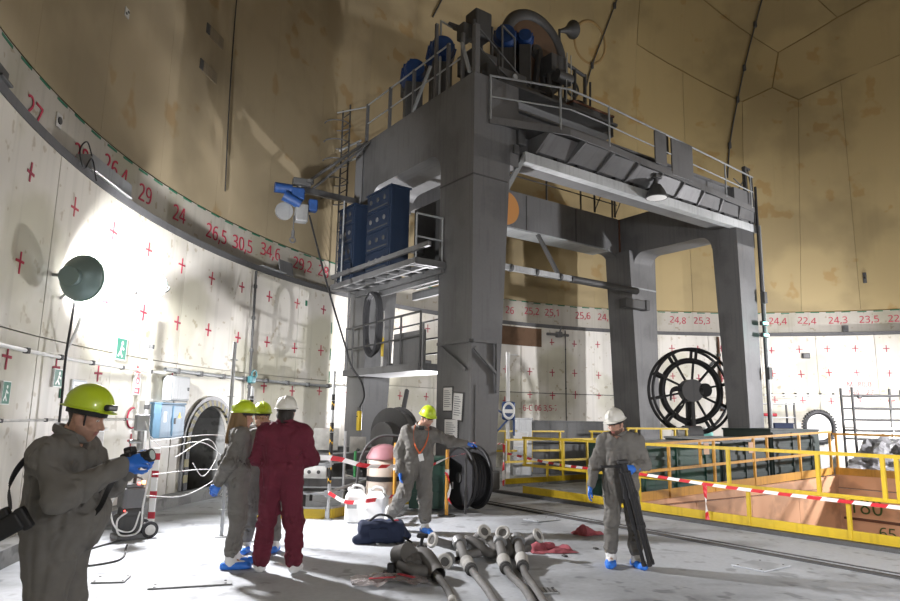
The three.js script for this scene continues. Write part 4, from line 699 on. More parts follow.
function blob(rx, ry, rz, amp, sd, freq = 3) { const g = new THREE.IcosahedronGeometry(1, 5), p = g.attributes.position, N = tileNoise(sd); for (let i = 0; i < p.count; i++) { const v = V(0, 0, 0).fromBufferAttribute(p, i).normalize(), a = (Math.atan2(v.z, v.x) / Math.PI + 1) / 2, k = 1 + amp * (noise3(v.x * 2.2 + sd, v.y * 2.6, v.z * 2.2) - 0.5) + amp * 0.45 * (noise3(v.x * 6 + sd, v.y * 6, v.z * 6) - 0.5); p.setXYZ(i, v.x * rx * k, Math.max(-0.8 * ry, v.y * ry * k), v.z * rz * k); } g.deleteAttribute('normal'); g.deleteAttribute('uv'); g.computeVertexNormals(); return g.translate(0, 0.8 * ry, 0); }
[[12.35, -19.6, 0.75, 0.62, 'leftmost wrapped debris bag of the heap behind the pit'], [13.3, -19.4, 0.85, 0.8, 'large grey debris bag in the front of the heap'], [14.4, -19.2, 0.9, 0.72, 'grey debris bag right of the large front one'], [12.95, -20.3, 0.7, 0.95, 'tall rear debris bag under the scaffold frame'], [14.0, -20.1, 0.8, 1.0, 'tallest rear debris bag near the right photo edge'], [15.3, -19.5, 0.8, 0.85, 'debris bag at the right photo edge']].forEach(([x, z, r, h, lab], i) => {
  const m = obj('debris_bag', blob(r, h * 0.68, r * 0.8, 0.75, 100 + i, 6).rotateY(i).translate(x, 0, z), M.bag); tag(m, lab, 'bag');
});
// wall fittings on the far wall
{ const t = thing('wall_pipe', 'thin white pipe with clips on the far right wall', 'pipe', onWall(12, 2.62, RL - 0.06).toArray()); const o = onWall(12, 2.62, RL - 0.06), pts = []; for (let a = 7; a <= 17; a += 1) pts.push(onWall(a, 2.62, RL - 0.06).sub(o)); obj('pipe', tube(pts, 0.035, 30), M.white, t); for (let a = 8; a <= 16; a += 1.6) obj('clip', box(0.05, 0.14, 0.06, 0, 0, 0).translate(...onWall(a, 2.64, RL - 0.03).sub(o).toArray()), M.greyDark, t); }
{ const t = thing('wall_box', 'small dark box on the far wall between red crosses', 'box', onWall(12.9, 3.98, RL).toArray(), wallTurn(12.9)); obj('case', rbox(0.26, 0.2, 0.08, 0.02, 0, 0.1, 0.05), M.greyDark, t); obj('lid', rbox(0.2, 0.14, 0.02, 0.01, 0, 0.1, 0.1), M.grey, t); }
{ const t = thing('ledge_box', 'small grey box under the number band on the far right wall', 'box', onWall(18.4, 4.99, RU - 0.02).toArray(), wallTurn(18.4)); obj('case', rbox(0.2, 0.24, 0.1, 0.02, 0, 0.12, 0.02), M.grey, t); obj('cover', rbox(0.14, 0.18, 0.02, 0.01, 0, 0.12, 0.08), M.greyDark, t); }
{ const t = thing('wall_hook', 'small dark wall bracket high on the tan wall at the right', 'bracket', onWall(21.3, 7.0, RU).toArray(), wallTurn(21.3)); obj('plate', rbox(0.12, 0.4, 0.06, 0.01, 0, 0, 0.03), M.greyDark, t); obj('arm', rbox(0.05, 0.08, 0.2, 0.01, 0, 0, 0.12), M.greyDark, t); }
{ const t = thing('ledge_valve', 'small grey valve on the ledge beside the rust patch', 'valve', onWall(-23.6, 4.6, RL - 0.1).toArray(), wallTurn(-23.6)); obj('body', rod([-0.5, 0, 0], [0.4, 0, 0], 0.05), M.grey, t); obj('bonnet', [rbox(0.22, 0.2, 0.2, 0.04), rod([0, 0, 0], [0.12, 0.3, 0], 0.03)], M.grey, t); }
function wallRun(name, label, cat, pts, r, m, R = RL - 0.06, clips = 0) { const p = pts.map(([a, y]) => onWall(a, y, R)); const o = p[0].clone(), t = thing(name, label, cat, o.toArray()); obj('run', tube(p.map(q => q.sub(o)), r, Math.max(20, p.length * 8)), m, t); for (let i = 0; i < clips; i++) { const k = (i + 0.5) / clips * (pts.length - 1), j = Math.floor(k), f = k - j, a = pts[j][0] * (1 - f) + pts[j + 1][0] * f, y = pts[j][1] * (1 - f) + pts[j + 1][1] * f; obj('clip', rbox(r * 2.6, r * 2.8, r * 2.6, 0.01).translate(...onWall(a, y, R).sub(o).toArray()), M.greyDark, t); } return t; }
const span = (a0, a1, y, st = 2) => { const o = []; for (let a = a0; a <= a1 + 1e-6; a += st) o.push([a, y]); return o; };
wallRun('wall_conduit', 'thick grey conduit running along the left wall above the signs', 'conduit', span(-84, -56, 2.36), 0.036, M.greyLight, RL - 0.08, 9);
wallRun('wall_conduit', 'white conduit along the left wall behind the floodlight', 'conduit', span(-112, -84, 2.29), 0.024, M.white, RL - 0.07, 8);
wallRun('wall_conduit', 'thin white lower pipe along the left wall behind the photographer', 'conduit', span(-112, -86, 1.5), 0.016, M.offWhite, RL - 0.05, 6);
wallRun('wall_conduit', 'thin dark line on the far wall over the silver crates', 'conduit', span(-34, -12, 2.5), 0.012, M.greyDark, RL - 0.03, 4);
wallRun('riser_pipe', 'white riser pipe on the left wall beside the red extinguisher sign', 'pipe', [[-86.15, 3.2], [-86.1, 2.2], [-85.9, 1.2], [-85.8, 0.75]], 0.028, M.white, RL - 0.1, 3);
wallRun('riser_pipe', 'dark riser pipe on the left wall with a blue valve', 'pipe', [[-72.45, 4.78], [-72.4, 3.6], [-72.35, 2.4], [-72.3, 0.4]], 0.028, M.greyDark, RL - 0.07, 5);
wallRun('riser_pipe', 'dark upright line on the far wall behind the crates', 'pipe', [[-22.4, 4.78], [-22.4, 3.4], [-22.4, 2], [-22.4, 0.6]], 0.018, M.greyDark, RL - 0.03, 3);
wallRun('riser_pipe', 'dark upright pipe above the spoked reel on the far wall', 'pipe', [[1.0, 4.78], [1.02, 3.4], [1.05, 2]], 0.04, M.rustBrown, RL - 0.05, 2);
{ const t = thing('blue_valve', 'small blue-green valve where grey conduit and dark riser meet', 'valve', onWall(-72.6, 2.3, RL - 0.16).toArray(), wallTurn(-72.6)); obj('body', rbox(0.18, 0.16, 0.14, 0.04, 0, 0.05, 0), mat(lin(0.05, 0.18, 0.2), 0.5), t); obj('handle', torus(0.09, 0.018, 6, 18).translate(0, 0.16, 0.06), mat(lin(0.05, 0.18, 0.2), 0.5), t); }
function shellRun(name, label, pts, r, m, boxes = []) { const p = pts.map(([a, s]) => domeAt(a, s, RU - 0.05)), o = p[0].clone(), t = thing(name, label, 'cable', o.toArray()); obj('run', tube(p.map(q => q.clone().sub(o)), r, 50, 6), m, t); for (const k of boxes) { const q = new THREE.CatmullRomCurve3(p, false, 'centripetal').getPointAt(k); obj('coupling', rbox(r * 4, r * 9, r * 4, 0.02).translate(...q.clone().sub(o).toArray()), m, t); } return t; }
shellRun('dome_cable', 'dark cable with couplings running up the dome right of the gantry', [[4.0, 11.2], [4.6, 12.6], [5.7, 14.0], [7.6, 16.2], [10.24, 18.9], [13, 21.5]], 0.028, M.greyDark, [0.13, 0.32, 0.45, 0.62]);
shellRun('dome_cable', 'dark cable with couplings on the dome just above the gantry horn', [[-17.8, 14.6], [-17, 15.4], [-15, 17.0], [-12.98, 18.7], [-10, 21]], 0.028, M.greyDark, [0.15, 0.55, 0.8]);
shellRun('dome_cable', 'short dark cable on the dome above the gantry left corner', [[-44.5, 15.2], [-43, 16.2], [-41.5, 17.8]], 0.03, M.greyDark);
shellRun('dome_cable', 'thin black cable hanging down the left part of the dome', [[-76.1, 6.35], [-76.5, 8.5], [-76.6, 10.7], [-76.4, 13]], 0.014, M.black);
tag(obj('dome_ring_mark', torus(0.85, 0.06, 7, 40).scale(0.8, 1, 0.5).rotateZ(0.2).rotateY(17 * D2R).rotateX(0.18).translate(...domeAt(-17.3, 16.5, RU - 0.03).toArray()), mat(lin(0.3, 0.2, 0.08), 0.8)), 'rusty ring fitting on the dome behind the gantry horn', 'ring');

for (const [az, y, lab] of [[-79.2, 9.55, 'upper of two dull grey patch plates on the tan wall left of the hanging cable'], [-79.7, 8.67, 'lower of two dull grey patch plates on the tan wall left of the hanging cable']]) { const t = thing('patch_plate', lab, 'plate', onWall(az, y, RU).toArray(), wallTurn(az)); obj('plate', rbox(0.55, 0.26, 0.02, 0.006, 0.12, 0, 0.008), mat(lin(0.27, 0.22, 0.15), 0.7, { map: T.steel }), t); obj('clip', rbox(0.12, 0.22, 0.03, 0.006, -0.22, 0, 0.012), M.greyDark, t); }
{ const t = thing('wall_socket', 'small dark twin socket high on the tan wall at the upper left', 'socket', onWall(-90.6, 8.08, RU).toArray(), wallTurn(-90.6)); obj('plate', rbox(0.14, 0.16, 0.02, 0.01, 0, 0, 0.01), M.offWhite, t); for (const x of [-0.03, 0.03]) obj('hole', new THREE.CylinderGeometry(0.025, 0.025, 0.02, 12).rotateX(Math.PI / 2).translate(x, x, 0.016), M.greyDark, t); }
// ---------------------------------------------------------------- signs and boxes on the left wall
function wallSign(name, label, az, y, w, h, draw, R = RL - 0.012) { const t = thing(name, label, 'sign', onWall(az, y, R).toArray(), wallTurn(az)); obj('plate', rbox(w, h, 0.02, 0.006), M.white, t); obj('print', print(w * 0.97, h * 0.97).translate(0, 0, 0.012), signMat(96, Math.round(96 * h / w), draw), t); return t; }
const exitDraw = (x, w, h) => { x.fillStyle = '#e8efe9'; x.fillRect(0, 0, w, h); x.fillStyle = '#1d6f58'; x.fillRect(4, 4, w - 8, h - 8); x.fillStyle = '#e8efe9'; x.beginPath(); x.arc(w * 0.55, h * 0.24, w * 0.1, 0, 7); x.fill(); x.lineWidth = w * 0.11; x.strokeStyle = '#e8efe9'; x.beginPath(); x.moveTo(w * 0.5, h * 0.36); x.lineTo(w * 0.42, h * 0.62); x.lineTo(w * 0.62, h * 0.86); x.moveTo(w * 0.42, h * 0.62); x.lineTo(w * 0.22, h * 0.84); x.moveTo(w * 0.48, h * 0.42); x.lineTo(w * 0.74, h * 0.52); x.stroke(); };
wallSign('exit_sign', 'green and white escape sign on the left wall directly above the photographer', -95.8, 2.03, 0.28, 0.24, exitDraw);
wallSign('exit_sign', 'pale green escape sign in the glare of the floodlight', -89.2, 2.58, 0.34, 0.36, exitDraw);
wallSign('exit_sign', 'green escape sign at the left photo edge', -100.75, 1.8, 0.2, 0.26, exitDraw);
wallSign('notice_board', 'white notice sheet with grey border left of the radiation sign', -93.5, 1.88, 0.42, 0.32, (x, w, h) => { x.fillStyle = '#b9c0c6'; x.fillRect(0, 0, w, h); x.fillStyle = '#eceeee'; x.fillRect(6, 6, w - 12, h - 12); x.fillStyle = '#8a9096'; for (let i = 0; i < 4; i++) x.fillRect(16, 18 + i * 12, w - 40, 3); });
const radi = (x, w, h) => { x.fillStyle = '#8b9b98'; x.fillRect(0, 0, w, h); x.fillStyle = '#f2f2ee'; x.fillRect(9, 9, w - 18, h - 18); x.fillStyle = '#151515'; const cx = w / 2, cy = h * 0.46, r = w * 0.27; for (let i = 0; i < 3; i++) { const a = -Math.PI / 2 + Math.PI / 3 + i * Math.PI * 2 / 3; x.beginPath(); x.moveTo(cx, cy); x.arc(cx, cy, r, a - 0.5, a + 0.5); x.fill(); } x.fillStyle = '#f2f2ee'; x.beginPath(); x.arc(cx, cy, r * 0.28, 0, 7); x.fill(); x.fillStyle = '#151515'; x.beginPath(); x.arc(cx, cy, r * 0.18, 0, 7); x.fill(); x.fillRect(w * 0.3, h * 0.8, w * 0.4, 3); };
wallSign('radiation_sign', 'white radiation warning sign with black trefoil on the left wall', -91.75, 1.81, 0.23, 0.34, radi);
wallSign('extinguisher_sign', 'red and white fire extinguisher sign by the white riser pipe', -86.9, 2.07, 0.2, 0.36, (x, w, h) => { x.fillStyle = '#ece6e4'; x.fillRect(0, 0, w, h); x.fillStyle = '#b5203a'; x.beginPath(); x.arc(w / 2, h * 0.36, w * 0.32, 0, 7); x.fill(); x.fillRect(w * 0.4, 4, w * 0.2, h * 0.2); x.fillStyle = '#ece6e4'; x.beginPath(); x.arc(w / 2, h * 0.38, w * 0.15, 0, 7); x.fill(); x.fillStyle = '#b5203a'; x.fillRect(8, h * 0.68, w - 16, h * 0.28); x.fillStyle = '#ece6e4'; x.font = 'bold 26px sans-serif'; x.fillText('INC', 22, h * 0.88); });
wallSign('dotted_notice', 'white notice with black dots above the arched hatch', -77.45, 2.16, 0.26, 0.3, (x, w, h) => { x.fillStyle = '#e5e3de'; x.fillRect(0, 0, w, h); x.fillStyle = '#5d5a58'; for (let i = 0; i < 4; i++) for (let j = 0; j < 5; j++) { x.beginPath(); x.arc(18 + i * 20, 16 + j * 20, 5, 0, 7); x.fill(); } });
{ const t = thing('white_wall_box', 'white box with a sheet on it behind the photographer\'s chin', 'box', onWall(-92.1, 0.98, RL).toArray(), wallTurn(-92.1)); obj('case', rbox(0.42, 0.4, 0.16, 0.02, 0, 0.2, 0.09), M.white, t); obj('sloped_lid', rbox(0.44, 0.03, 0.24, 0.01, 0, 0.42, 0.11, 0, 0.35), M.white, t); obj('sheet', box(0.34, 0.3, 0.004, 0, 0.2, 0.173), M.offWhite, t); }
{ const t = thing('blue_wall_cabinet', 'blue electrical wall cabinet with warning triangle beside the hatch', 'cabinet', onWall(-83.35, 1.18, RL).toArray(), wallTurn(-83.35)); const bl = mat(lin(0.16, 0.29, 0.42), 0.5, { map: T.steel }); obj('case', rbox(0.8, 0.58, 0.2, 0.02, 0, 0.29, 0.11), bl, t); const d = obj('door', rbox(0.4, 0.52, 0.02, 0.008, 0.18, 0.29, 0.22), bl, t); obj('handle', rbox(0.03, 0.1, 0.03, 0.005, 0.02, 0.29, 0.24), M.greyDark, d); obj('warning_triangle', extrude([[-0.06, 0], [0.06, 0], [0, 0.105]], 0.005).translate(0.18, 0.34, 0.232), mat(lin(0.75, 0.5, 0.03), 0.5), d); obj('label', box(0.08, 0.18, 0.005, -0.26, 0.36, 0.212), M.white, t); obj('cap', rbox(0.82, 0.03, 0.24, 0.01, 0, 0.59, 0.11), bl, t); }
{ const t = thing('grey_wall_cabinet', 'grey wall cabinet above the blue one', 'cabinet', onWall(-82.5, 1.82, RL).toArray(), wallTurn(-82.5)); obj('case', rbox(0.62, 0.44, 0.18, 0.02, 0, 0.22, 0.1), M.greyLight, t); obj('door', rbox(0.56, 0.38, 0.02, 0.008, 0, 0.22, 0.2), M.greyLight, t); obj('latch', rbox(0.03, 0.06, 0.03, 0.005, 0.22, 0.22, 0.215), M.greyDark, t); }
{ const t = thing('ledge_tray', 'folded grey metal tray lying on the ledge below number 26,4', 'tray', onWall(-92.6, LEDGE, 15.1).toArray(), wallTurn(-92.6)); obj('tray_body', [box(1.3, 0.03, 0.22, 0, 0.02, 0), box(1.3, 0.22, 0.03, 0, 0.1, 0.1), box(0.03, 0.2, 0.22, -0.65, 0.1, 0)], M.galv, t); obj('edge', rod([-0.65, 0.0, 0.12], [0.65, 0.0, 0.12], 0.015), M.chrome, t); obj('wire', tube([[-0.62, 0.15, 0.1], [-0.85, 0.3, 0.12], [-1.05, 0.1, 0.14], [-0.9, -0.1, 0.14], [-0.7, 0.12, 0.13], [-0.55, -0.15, 0.15]], 0.01, 40), M.black, t); }
{ const t = thing('ledge_bracket', 'small dark bracket on the ledge at the left photo edge', 'bracket', onWall(-104.6, LEDGE, 15.08).toArray(), wallTurn(-104.6)); obj('plate', rbox(0.3, 0.16, 0.05, 0.01, 0, 0.08, 0), M.greyDark, t); obj('foot', rbox(0.3, 0.03, 0.16, 0.01, 0, 0.015, 0), M.greyDark, t); }
{ const t = thing('ledge_plate', 'bent grey plate on the ledge below number 34,6', 'plate', onWall(-67.8, LEDGE, 15.05).toArray(), wallTurn(-67.8)); obj('sheet', rbox(0.55, 0.34, 0.03, 0.01, 0, 0.17, 0.02, 0, -0.2), M.grey, t); obj('lip', rbox(0.9, 0.03, 0.18, 0.01, -0.5, 0.02, 0), M.greyLight, t); }
{ const t = thing('wall_plate', 'small square wall plate above the number band at the far left', 'plate', onWall(-96.6, 5.45, RU).toArray(), wallTurn(-96.6)); obj('plate', rbox(0.16, 0.2, 0.02, 0.01, 0, 0, 0.01), M.offWhite, t); obj('socket', new THREE.CylinderGeometry(0.05, 0.05, 0.02, 16).rotateX(Math.PI / 2).translate(0, 0, 0.025), M.greyDark, t); }

// ---------------------------------------------------------------- bodies: distance fields meshed with surface nets
function nets(field, lo, hi, cell) {
  const nx = Math.ceil((hi[0] - lo[0]) / cell) + 1, ny = Math.ceil((hi[1] - lo[1]) / cell) + 1, nz = Math.ceil((hi[2] - lo[2]) / cell) + 1;
  const d = new Float32Array(nx * ny * nz), id = (i, j, k) => (k * ny + j) * nx + i;
  for (let k = 0; k < nz; k++) for (let j = 0; j < ny; j++) for (let i = 0; i < nx; i++) d[id(i, j, k)] = field(lo[0] + i * cell, lo[1] + j * cell, lo[2] + k * cell);
  const vid = new Int32Array(d.length).fill(-1), pos = [], idx = [];
  const E = [[0, 1], [0, 2], [0, 4], [1, 3], [1, 5], [2, 3], [2, 6], [3, 7], [4, 5], [4, 6], [5, 7], [6, 7]];
  for (let k = 0; k < nz - 1; k++) for (let j = 0; j < ny - 1; j++) for (let i = 0; i < nx - 1; i++) {
    const c = []; let m = 0;
    for (let q = 0; q < 8; q++) { const v = d[id(i + (q & 1), j + ((q >> 1) & 1), k + (q >> 2))]; c.push(v); if (v < 0) m |= 1 << q; }
    if (m === 0 || m === 255) continue;
    let x = 0, y = 0, z = 0, n = 0;
    for (const [a, b] of E) if ((c[a] < 0) !== (c[b] < 0)) { const t = c[a] / (c[a] - c[b]); x += (a & 1) + t * ((b & 1) - (a & 1)); y += ((a >> 1) & 1) + t * (((b >> 1) & 1) - ((a >> 1) & 1)); z += (a >> 2) + t * ((b >> 2) - (a >> 2)); n++; }
    vid[id(i, j, k)] = pos.length / 3; pos.push(lo[0] + (i + x / n) * cell, lo[1] + (j + y / n) * cell, lo[2] + (k + z / n) * cell);
  }
  const quad = (a, b, c, e, flip) => { if (a < 0 || b < 0 || c < 0 || e < 0) return; if (flip) idx.push(a, c, b, a, e, c); else idx.push(a, b, c, a, c, e); };
  for (let k = 1; k < nz - 1; k++) for (let j = 1; j < ny - 1; j++) for (let i = 1; i < nx - 1; i++) {
    const s = d[id(i, j, k)] < 0;
    if (s !== d[id(i + 1, j, k)] < 0) quad(vid[id(i, j - 1, k - 1)], vid[id(i, j, k - 1)], vid[id(i, j, k)], vid[id(i, j - 1, k)], !s);
    if (s !== d[id(i, j + 1, k)] < 0) quad(vid[id(i - 1, j, k - 1)], vid[id(i - 1, j, k)], vid[id(i, j, k)], vid[id(i, j, k - 1)], !s);
    if (s !== d[id(i, j, k + 1)] < 0) quad(vid[id(i - 1, j - 1, k)], vid[id(i, j - 1, k)], vid[id(i, j, k)], vid[id(i - 1, j, k)], !s);
  }
  const g = new THREE.BufferGeometry(); g.setAttribute('position', new THREE.BufferAttribute(new Float32Array(pos), 3)); g.setIndex(idx);
  // normals from the field itself, so that they point outwards
  const nr = new Float32Array(pos.length), h = cell * 0.5;
  for (let i = 0; i < pos.length; i += 3) { const [x, y, z] = [pos[i], pos[i + 1], pos[i + 2]]; const gx = field(x + h, y, z) - field(x - h, y, z), gy = field(x, y + h, z) - field(x, y - h, z), gz = field(x, y, z + h) - field(x, y, z - h), l = Math.hypot(gx, gy, gz) || 1; nr[i] = gx / l; nr[i + 1] = gy / l; nr[i + 2] = gz / l; }
  g.setAttribute('normal', new THREE.BufferAttribute(nr, 3));
  const uv = new Float32Array(pos.length / 3 * 2); for (let i = 0; i < pos.length / 3; i++) { const x = pos[i * 3], y = pos[i * 3 + 1], z = pos[i * 3 + 2]; uv[i * 2] = x * 0.8 + z * 0.6; uv[i * 2 + 1] = y; }
  g.setAttribute('uv', new THREE.BufferAttribute(uv, 2));
  g.userData.raw = true; return g;
}
const smin = (a, b, k) => { const h = Math.max(k - Math.abs(a - b), 0) / k; return Math.min(a, b) - h * h * k * 0.25; };
function cap(a, b, ra, rb = ra) {                          // tapered capsule distance
  const bx = b[0] - a[0], by = b[1] - a[1], bz = b[2] - a[2], L = bx * bx + by * by + bz * bz || 1e-9;
  return (x, y, z) => { const px = x - a[0], py = y - a[1], pz = z - a[2]; let t = (px * bx + py * by + pz * bz) / L; t = t < 0 ? 0 : t > 1 ? 1 : t; const dx = px - t * bx, dy = py - t * by, dz = pz - t * bz; return Math.sqrt(dx * dx + dy * dy + dz * dz) - (ra + (rb - ra) * t); };
}
const ell = (c, r) => { const m = Math.min(...r); return (x, y, z) => { const k = Math.hypot((x - c[0]) / r[0], (y - c[1]) / r[1], (z - c[2]) / r[2]); return (k - 1) * m; }; };
const blend = (fs, k) => (x, y, z) => { let d = 1e3; for (const f of fs) { const v = f(x, y, z); d = d > 100 ? v : smin(d, v, k); } return d; };
function paint(g, fn) { const p = g.attributes.position, c = new Float32Array(p.count * 3); for (let i = 0; i < p.count; i++) { const q = fn(p.getX(i), p.getY(i), p.getZ(i)); c[i * 3] = q[0]; c[i * 3 + 1] = q[1]; c[i * 3 + 2] = q[2]; } g.setAttribute('color', new THREE.BufferAttribute(c, 3)); return g; }
const SKIN = [0.48, 0.27, 0.19];
function headGeo(cell, beard = 0) {                        // origin at the eyes' height in the head's middle, face towards +z
  const base = blend([ell([0, 0.035, -0.012], [0.074, 0.088, 0.094]), ell([0, -0.035, 0.02], [0.062, 0.075, 0.072]), cap([0, -0.085, 0.045], [0, -0.1, 0.055], 0.03, 0.024), cap([-0.045, -0.06, 0.015], [0.045, -0.06, 0.015], 0.032)], 0.035);
  const add = blend([cap([0, 0.008, 0.082], [0, -0.035, 0.108], 0.008, 0.013), cap([-0.014, -0.038, 0.092], [0.014, -0.038, 0.092], 0.009), cap([-0.04, 0.024, 0.078], [0.04, 0.024, 0.078], 0.011), ell([0.078, -0.008, -0.01], [0.013, 0.033, 0.022]), ell([-0.078, -0.008, -0.01], [0.013, 0.033, 0.022]), cap([-0.02, -0.062, 0.083], [0.02, -0.062, 0.083], 0.008), cap([-0.016, -0.074, 0.081], [0.016, -0.074, 0.081], 0.008), cap([-0.05, -0.02, 0.055], [-0.03, -0.03, 0.065], 0.022), cap([0.05, -0.02, 0.055], [0.03, -0.03, 0.065], 0.022), ell([0.031, 0.002, 0.076], [0.014, 0.011, 0.012]), ell([-0.031, 0.002, 0.076], [0.014, 0.011, 0.012])], 0.008);
  const sockets = [ell([0.031, 0.002, 0.096], [0.019, 0.013, 0.016]), ell([-0.031, 0.002, 0.096], [0.019, 0.013, 0.016]), cap([-0.022, -0.068, 0.096], [0.022, -0.068, 0.096], 0.0035)];
  const neck = cap([0, -0.06, -0.02], [0, -0.24, -0.045], 0.055, 0.062);
  const f = (x, y, z) => { let d = smin(smin(base(x, y, z), neck(x, y, z), 0.03), add(x, y, z), 0.012); for (const s of sockets) d = -smin(-d, s(x, y, z), 0.012); return d; };
  const g = nets(f, [-0.11, -0.25, -0.13], [0.11, 0.14, 0.14], cell);
  return paint(g, (x, y, z) => {
    const k = 0.92 + 0.16 * noise3(x * 60, y * 60, z * 60); let c = SKIN.map(v => v * k);
    if (z > 0.05 && y < -0.055 && y > -0.08 && Math.abs(x) < 0.026) c = [0.36, 0.13, 0.11];
    if (z > 0.06 && y > 0.02 && y < 0.034 && Math.abs(x) > 0.012 && Math.abs(x) < 0.05) c = [0.06, 0.04, 0.03];
    if (z > 0.07 && Math.hypot(Math.abs(x) - 0.031, y - 0.002) < 0.006) c = [0.02, 0.015, 0.012]; else if (z > 0.07 && Math.abs(y - 0.002) < 0.005 && Math.abs(Math.abs(x) - 0.031) < 0.012) c = [0.6, 0.57, 0.53];
    if (beard && z > -0.005 && y < -0.045 - (z < 0.05 ? 0 : 0.01) && !(Math.abs(x) < 0.024 && y > -0.08)) c = c.map((v, i) => v * (1 - beard) + beard * [0.05, 0.035, 0.028][i]);
    if (y > 0.02 && z < 0.03 && Math.abs(x) > 0.03) c = [0.05, 0.035, 0.025]; if (z < -0.05 && y > -0.07) c = [0.05, 0.035, 0.025];
    return c;
  });
}
function handField(curl, spread = 0.012) {                  // wrist at the origin, knuckles towards +y, palm faces +z, thumb on +x
  const fs = [cap([-0.024, 0.02, 0], [-0.03, 0.082, 0], 0.02, 0.015), cap([0, 0.02, 0], [0, 0.088, 0], 0.021, 0.016), cap([0.02, 0.02, 0], [0.028, 0.085, 0], 0.02, 0.015), cap([0, -0.05, 0], [0, 0.02, 0], 0.034, 0.03)];
  const fingers = [[-0.034, 0.083, 0.052], [-0.012, 0.09, 0.07], [0.011, 0.09, 0.076], [0.033, 0.085, 0.068]];
  const chain = (b, dir, lens, r, c) => { let p = b, t = 0; const out = []; for (const l of lens) { t += c; const q = [p[0] + dir * l, p[1] + l * Math.cos(t), p[2] + l * Math.sin(t)]; out.push(cap(p, q, r, r * 0.92)); p = q; r *= 0.93; } return out; };
  const parts = fingers.map(([x, y, L], i) => blend(chain([x, y, 0], (i - 1.5) * spread * 3, [L * 0.45, L * 0.32, L * 0.3], 0.0095, curl), 0.005));
  const th = blend([cap([0.024, 0.022, 0.006], [0.052, 0.05, 0.016], 0.015, 0.012), cap([0.052, 0.05, 0.016], [0.058, 0.082, 0.026 + curl * 0.012], 0.012, 0.0105), cap([0.058, 0.082, 0.026 + curl * 0.012], [0.052, 0.104, 0.034 + curl * 0.02], 0.0105, 0.009)], 0.008);
  const palm = blend(fs, 0.02);
  return (x, y, z) => { let d = palm(x, y, z * 1.15); for (const f of parts) d = smin(d, f(x, y, z), 0.007); return smin(d, th(x, y, z), 0.012); };
}
const handCache = {};
function handGeo(curl, cell, right) { const k = [curl, cell].join(); const g = (handCache[k] || (handCache[k] = nets(handField(curl), [-0.07, -0.09, -0.04], [0.085, 0.19, 0.13], cell))).clone(); if (right) { g.scale(-1, 1, 1); const ix = g.index.array; for (let i = 0; i < ix.length; i += 3) { const t = ix[i + 1]; ix[i + 1] = ix[i + 2]; ix[i + 2] = t; } } g.userData.raw = true; return g; }
function frame(o, dir, palm) { const y = V(...dir).normalize(), z = V(...palm).addScaledVector(y, -V(...palm).dot(y)).normalize(), x = y.clone().cross(z); return new THREE.Matrix4().makeBasis(x, y, z).setPosition(V(...o)); }
function helmetGeos(m) {
  const dome = lathe(Array.from({ length: 14 }, (_, i) => { const t = i / 13 * Math.PI / 2; return [0.118 * Math.cos(t) ** 0.85 + 1e-4, 0.135 * Math.sin(t)]; }), 36).scale(1, 1, 1.16);
  const inner = lathe(Array.from({ length: 8 }, (_, i) => { const t = (1 - i / 7) * Math.PI / 2; return [0.113 * Math.cos(t) + 1e-4, 0.129 * Math.sin(t)]; }), 30).scale(1, 1, 1.16);
  const brim = lathe([[0.112, 0.004], [0.13, -0.004], [0.136, -0.008], [0.13, -0.012], [0.112, -0.006]], 36).scale(1, 1, 1.14);
  const peak = new THREE.SphereGeometry(0.1, 24, 8, 0, Math.PI * 2, 0, Math.PI / 2).scale(0.98, 0.16, 0.58).translate(0, -0.014, 0.108);
  const ridge = new THREE.TorusGeometry(0.125, 0.014, 8, 24, Math.PI * 0.8).rotateZ(Math.PI * 0.1).rotateY(Math.PI / 2).scale(1.3, 1.02, 1.08);
  return [dome, inner, brim, peak, ridge].map(g => g.scale(0.95, 0.96, 0.95));
}
const ADD = (a, b) => [a[0] + b[0], a[1] + b[1], a[2] + b[2]];
